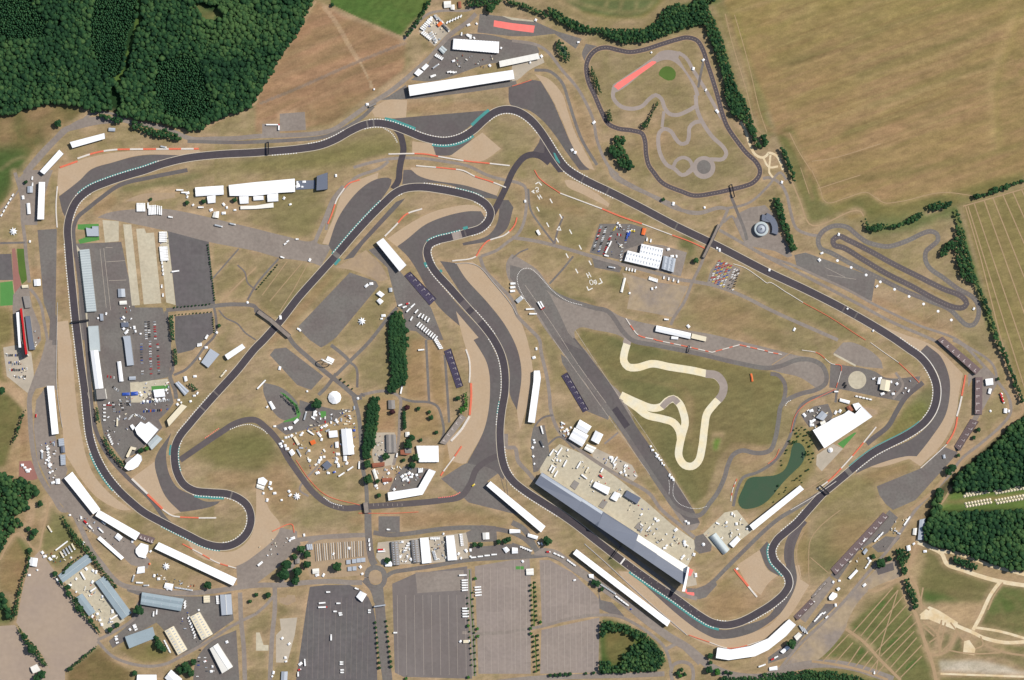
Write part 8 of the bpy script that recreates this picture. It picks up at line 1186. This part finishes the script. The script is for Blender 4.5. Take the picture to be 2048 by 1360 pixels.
for(t_,rows_,lab,grp)in[('C2',[(195,830),(215,810),(235,845),(205,850),(250,870),(240,780),(262,775),(285,765),(360,760),(370,745),(425,885),(420,955),(430,965),(505,970),(520,945),(545,935),(655,912),(650,955),(640,975),(660,1005),(730,980),(725,990),(645,945),(525,795),(510,760),(580,1065),(575,1062),(485,1065),(500,1060),(545,690),(525,700),(560,685),(640,640),(600,660),(650,655),(270,705),(235,710),(150,690),(280,700),(475,575),(480,600),(90,535),(410,410),(190,225)],'small white tent in the central village','village tents'),('C2',[(115,1145),(105,1175),(120,1190),(150,1225),(205,1280),(90,1280),(265,1210),(275,1240),(60,1225)],'small white tent on the camp left of the star canopy','tents left of the star canopy'),('C2',[(1195,1075),(1225,1065),(1250,1075),(1285,1080),(1170,1090),(1240,1095),(1215,1120),(1060,1065),(1050,1140),(1030,1145),(960,1165),(970,1185),(1105,1195)],'small white stall beside the builders yard','builders yard stalls'),('C1',[(385,870),(395,940),(375,960),(400,1000),(400,1060),(420,1050),(425,1140),(335,890),(365,985),(180,1000),(200,1020),(215,1040),(240,1035),(225,1050)],'small white tent on the western service area','western service area tents'),('C1',[(1120,420),(1130,440),(1150,490),(1180,490),(1250,480),(1275,475),(1310,470),(1430,480),(1450,500),(1420,515),(1525,490),(1555,445),(1580,425),(1600,150),(1650,60),(1560,290),(1330,400)],'small white canopy in the inner paddock','inner paddock canopies'),('B1',[(990,1270),(1020,1285),(1010,1300),(1075,1260),(1085,1290),(1125,1310),(990,1180),(850,1150),(785,1185),(1735,1300),(240,572),(185,220)],'small white canopy at the paddock edge','paddock edge canopies'),('B1',[(1500,185),(1545,280),(1690,320),(1790,345),(1815,300),(1790,275),(1880,320),(1500,215)],'small white canopy around the hospitality marquees','hospitality canopies'),('B2',[(640,45),(330,100),(335,115),(335,130),(385,95),(370,135),(225,225),(275,275),(885,925),(922,910),(1005,1190),(1020,1165),(350,1280),(335,1270),(195,1180),(430,720)],'small white hut scattered in the northern infield','northern infield huts'),('D1',[(1340,1130-500),(1235,525),(1270,550),(1160,375),(1205,330),(1060,250),(650,62),(665,265),(560,40),(1040,955),(1080,935),(930,1030),(1815,1055),(800,880),(815,915),(740,850),(780,830),(560,600),(610,655),(740,575),(770,495),(745,485),(610,550),(690,470),(820,690),(900,810),(885,870),(340,340),(360,370),(400,390),(430,370),(570,380),(235,520),(300,480),(1590,800),(1700,1250),(1690,1290),(1640,1210)],'small white cabin or tent among the south-west yards','south-west yard cabins'),('D2',[(1500,190),(1340,350),(1170,255),(1150,375),(1210,370),(1240,395),(1620,350),(1640,385),(1680,325),(1715,320),(1715,370),(745,305),(620,350),(490,520),(540,520),(850,510),(835,455),(210,1025),(265,1070),(235,1180),(240,1210),(140,1300),(130,1330),(295,225),(270,245),(385,200),(355,1230),(1635,1050)],'small white cabin around the southern yards','southern yard cabins'),('C3',[(175,800),(180,820),(400,700),(420,730),(440,720),(450,750),(470,700),(445,880),(360,960),(385,965),(800,950),(820,1000),(790,940),(870,1060),(900,1050),(910,1080),(1150,905),(1160,925),(1175,945),(1190,960),(1200,985),(1215,1000),(1260,1080),(1275,1100),(1290,1115),(1110,850),(1125,880),(195,70),(175,140),(165,860),(170,930),(178,990)],'small white cabin or canopy near the paddock and old runway','paddock and runway canopies'),('D3',[(1035,35),(1145,70),(1165,85),(1310,158),(1235,285),(1220,305),(1380,260),(1385,280),(1370,370),(1355,390),(1455,355),(1390,90),(1410,105),(1760,30),(1795,110),(1470,520),(1880,150),(1715,100),(1800,470),(85,410),(500,560)],'small white cabin on the concrete yards behind the pits','concrete yard cabins'),('C4',[(345,565),(290,600),(490,660),(540,580),(575,568),(915,430),(1000,430),(840,310),(1030,350),(1100,385),(985,335),(1865,435),(1925,568),(340,655),(355,650),(370,640),(350,680)],'small white tent around the event hall and circular pad','event hall tents'),('B3',[(105,250),(1640,625),(1660,640),(1290,270),(845,425),(860,440),(940,985),(1250,635),(1280,690),(1315,690),(1120,950),(1150,940),(1540,300),(1410,1250)],'small white hut along the eastern service roads','eastern service road huts'),('A2',[(1580,488),(1870,525),(1700,200),(1765,190),(1715,305),(890,835),(1380,170),(1400,150),(1690,280),(1745,305),(945,715),(1960,385)],'small white hut around the northern lot','northern lot huts'),('A3',[(530,338),(1115,420),(235,450),(145,500),(480,1200),(505,1220),(190,160),(655,980),(1450,550),(1550,720),(1640,890),(1530,480)],'small white hut beside the northern test track','northern test track huts'),('B4',[(565,515),(430,665),(410,720),(870,930),(1645,1110),(635,1110),(840,1285),(10,800),(210,1275),(110,98)],'small white hut along the eastern straight and handling circuit','eastern straight huts'),('D4',[(365,735),(570,565),(520,575),(815,405),(800,385),(1255,330),(770,600),(540,760),(1165,270)],'small white cabin along the south-east service road','south-east road cabins')]:
 for x,y in rows_:
  s_=random.uniform(3.2,5.6);small(f'{t_}:{x} {y}',s_,s_*random.uniform(1,1.7),random.choice([5,20,40,60,75,95,130]),lab,grp)
small('C2:785 722',5,6,2,'blue square tent right of the largest village marquee',m_='blue paint');small('C1:1078 428',8,15,5,'bright blue canopy in the paddock',m_='blue paint');small('C1:1010 432',6,16,2,'dusky blue canopy left of the bright blue one',m_='blue paint');small('C2:628 1056',4,6,20,'blue canopy below the solar-roofed stage',m_='blue paint');small('D3:952 792',3,3,0,'small blue tent at the end of the coach line',m_='blue paint')
small('C1:290 605',3,7,85,'small red tractor-roofed shelter on the west grass',m_='red paint');small('C3:1918 300',4,17,100,'red and white digger shelter on the meadow',m_='orange paint');small('D1:1198 430',4,4,0,'small orange kiosk by the star canopy',m_='orange paint');small('C2:1740 1160',3,7,40,'yellow striped unit on the link apron',m_='yellow paint')
def scatter(spec,n,label,group,seed,kinds=('cabin','storage_box','case'),smin=2,smax=5,an=None):
 pts=L(spec);q=random.Random(seed);xs=[p[0]for p in pts];ys=[p[1]for p in pts];k=0;t=0
 while k<n and t<n*30:
  t+=1;x=q.uniform(min(xs),max(xs));y=q.uniform(min(ys),max(ys));ins=False
  for i in range(len(pts)):
   (ax,ay),(bx,by)=pts[i-1],pts[i]
   if(ay>y)!=(by>y)and x<ax+(y-ay)/(by-ay)*(bx-ax):ins=not ins
  if not ins:continue
  k+=1;kd=q.choice(kinds);X,Y=W((x,y));a=math.radians((an if an is not None else q.choice([0,30,60,90,120]))+q.choice([0,90])+q.uniform(-5,5));s=q.uniform(smin,smax);l_=s*q.uniform(1,2.2);m=MB()
  if kd=='case':h=1.3;m.box(X,Y,l_*.6,s*.5,.3,h,a);c_=q.choice(['grey','black','blue','silver','red','grey'])+' paint'
  elif kd=='cabin':h=2.7;m.box(X,Y,l_,s*.7,.3,h,a);m.box(X,Y,l_+.3,s*.7+.3,h,h+.2,a);c_=q.choice(['white membrane','off white sheet','light zinc','cream panel'])
  else:h=2.4;m.box(X,Y,l_*.8,s*.55,.3,h,a);m.box(X,Y,l_*.4,s*.3,h,h+.3,a);c_=q.choice(['grey tile','off white sheet','slate sheet','clay tile','white membrane'])
  meta(m.build({'case':'equipment_case','cabin':'cabin','storage_box':'container'}[kd],c_),label+f", {c_.split(' ')[0]} {kd.replace('_', ' ')}",{'case':'case','cabin':'cabin','storage_box':'container'}[kd],group+f" ({c_} {kd.replace('_', ' ')})")
scatter('C2:200 800 300 740 480 660 640 640 790 540 800 960 700 1010 560 1060 480 1070 330 940',85,'small unit crowded in the central village','village clutter',1)
scatter('C2:450 560 640 560 700 520 790 540 790 620 640 660 460 660',26,'small unit along the top of the central village','upper village clutter',2)
scatter('C1:330 830 450 800 450 1150 370 1080',34,'small unit on the western service area','western clutter',3,smin=1.6,smax=3.6)
scatter('C1:830 480 1060 480 1260 600 1060 620 960 860 830 740',34,'small unit in the lower paddock','lower paddock clutter',4,smin=1.6,smax=3.4);scatter('C1:1060 340 1350 340 1350 560 1130 500',30,'small unit in the paddock club yard','club yard clutter',5,smin=1.6,smax=3.6)
scatter('C3:300 900 400 870 700 1050 960 1250 1150 1360 900 1400 700 1250 300 1050',44,'small unit on the big concrete paddock','concrete paddock clutter',6,an=-36,smin=1.8,smax=4);scatter('D3:1000 60 1250 160 1440 290 1420 420 1330 380 1000 160',40,'small unit at the east end of the concrete paddock','east paddock clutter',7,an=-36,smin=1.8,smax=4)
scatter('C3:690 880 960 1010 1000 1090 960 1120 660 940',20,'small unit on the north concrete strip','north strip clutter',8,an=-36,smin=1.8,smax=4.4);scatter('D3:1540 190 1700 30 1800 10 1920 160 1700 330',26,'small unit on the concrete yard by the lake stand','lake yard clutter',9,smin=1.8,smax=4)
scatter('C2:940 760 1040 760 1040 960 940 930',22,'small item in the farm yard','farm yard clutter',10,smin=1.5,smax=3);scatter('C2:940 1030 1090 1010 1330 1030 1300 1160 1060 1190',40,'small item in the builders yard','builders yard clutter',11,smin=1.6,smax=3.6)
scatter('D1:560 580 780 560 960 860 880 960 780 900 640 690',44,'small item in the walled yard','walled yard clutter',12,smin=1.6,smax=3.6);scatter('D1:330 340 560 330 520 420 400 420',18,'small item on the camp above the walled yard','camp clutter',13,smin=1.6,smax=3.4)
scatter('D2:1400 230 1520 220 1530 400 1410 400',34,'small item between the white workshops','workshop clutter',14,smin=1.6,smax=3);scatter('D2:1150 250 1240 250 1250 400 1160 420',18,'small item between the grey workshops','grey workshop clutter',15,smin=1.6,smax=3)
scatter('B1:960 1090 1050 1090 1080 1360 970 1360',24,'small item along the inner paddock edge','inner edge clutter',16,smin=1.6,smax=3.4);scatter('B1:1270 480 1345 480 1350 740 1280 740',18,'small item among the stacked lorries','lorry stack clutter',17,smin=1.4,smax=2.6)
scatter('A2:1320 240 1440 120 1550 240 1430 360',26,'small unit in the top tent yard','top yard clutter',18,smin=1.6,smax=3.4);scatter('A2:1580 440 1940 450 1900 530 1560 580',26,'small item on the northern lot','northern lot clutter',19,smin=1.4,smax=2.8)
scatter('D1:1500 800 1530 850 1620 1040 1560 1080 1440 900',16,'small item between the cream workshops','cream workshop clutter',20,smin=1.4,smax=2.8);scatter('D1:1230 500 1560 600 1560 640 1260 560',22,'small stall below the star canopy','south-west stall clutter',21,smin=1.6,smax=3.2)
scatter('B3:820 440 900 440 880 700 780 680',20,'small item in the tight car lot','tight lot clutter',22,smin=1.4,smax=2.8);scatter('C3:380 660 470 700 440 790 390 740',14,'small item above the hall cluster','hall clutter',23,smin=1.6,smax=3.2)
scatter('B1:205 1160 330 1360;C1:280 60 210 60 180 0',10,'small item by the long west building','west building clutter',24,smin=1.4,smax=2.6);scatter('C4:290 560 480 520 520 600 380 700',18,'small item on the lot left of the event hall','event lot clutter',25,smin=1.4,smax=2.8);scatter('D4:600 430 860 200 1050 60 1120 60 900 330 640 520',20,'small item beside the long brown stand','brown stand clutter',26,smin=1.5,smax=3)
scatter('C1:40 90 240 110 250 330 130 330 60 200',16,'small item in the west-edge car park','west-edge clutter',27,smin=1.5,smax=2.6,an=0);scatter('D1:560 20 700 60 1000 230 1060 400 900 330 700 180',18,'small unit behind the south-west stands','south-west stand clutter',28,smin=1.6,smax=3.4);scatter('D2:0 300 180 200 300 170 300 250 60 450',16,'small item on the wide paving by the loop gravel','loop gravel clutter',29,smin=1.4,smax=2.4)
scatter('C1:960 440 1060 440 1060 500 960 500',8,'small item around the blue canopies','blue canopy clutter',30,smin=1.4,smax=2.6);scatter('C4:830 300 1150 310 1080 430 900 430',16,'small item around the cream workshop','cream workshop yard clutter',31,smin=1.4,smax=2.8)
def frames():
 e=empty('bare_market',(*W((675,1095)),0),'rows of bare pale stall frames covering the sandy market ground','stalls')
 for k in range(22):
  p0,=L(f'D2:{470 + k * 18.5} {270 - k * 1.2}');p1,=L(f'D2:{482 + k * 18} {410 - k * 2}');a,b=W(p0),W(p1);m=MB()
  c=lerp(a,b,.5);m.box(c[0],c[1],math.dist(a,b),.9,1.6,1.9,math.atan2(b[1]-a[1],b[0]-a[0]))
  for t in(0,.25,.5,.75,1):P=lerp(a,b,t);m.beam((*P,0),(*P,1.7),.12,n=5)
  m.build('frame_row','off white sheet' if k%3 else 'grey tile',e)
frames()
print('objects',len(bpy.data.objects),'cars',ncar)
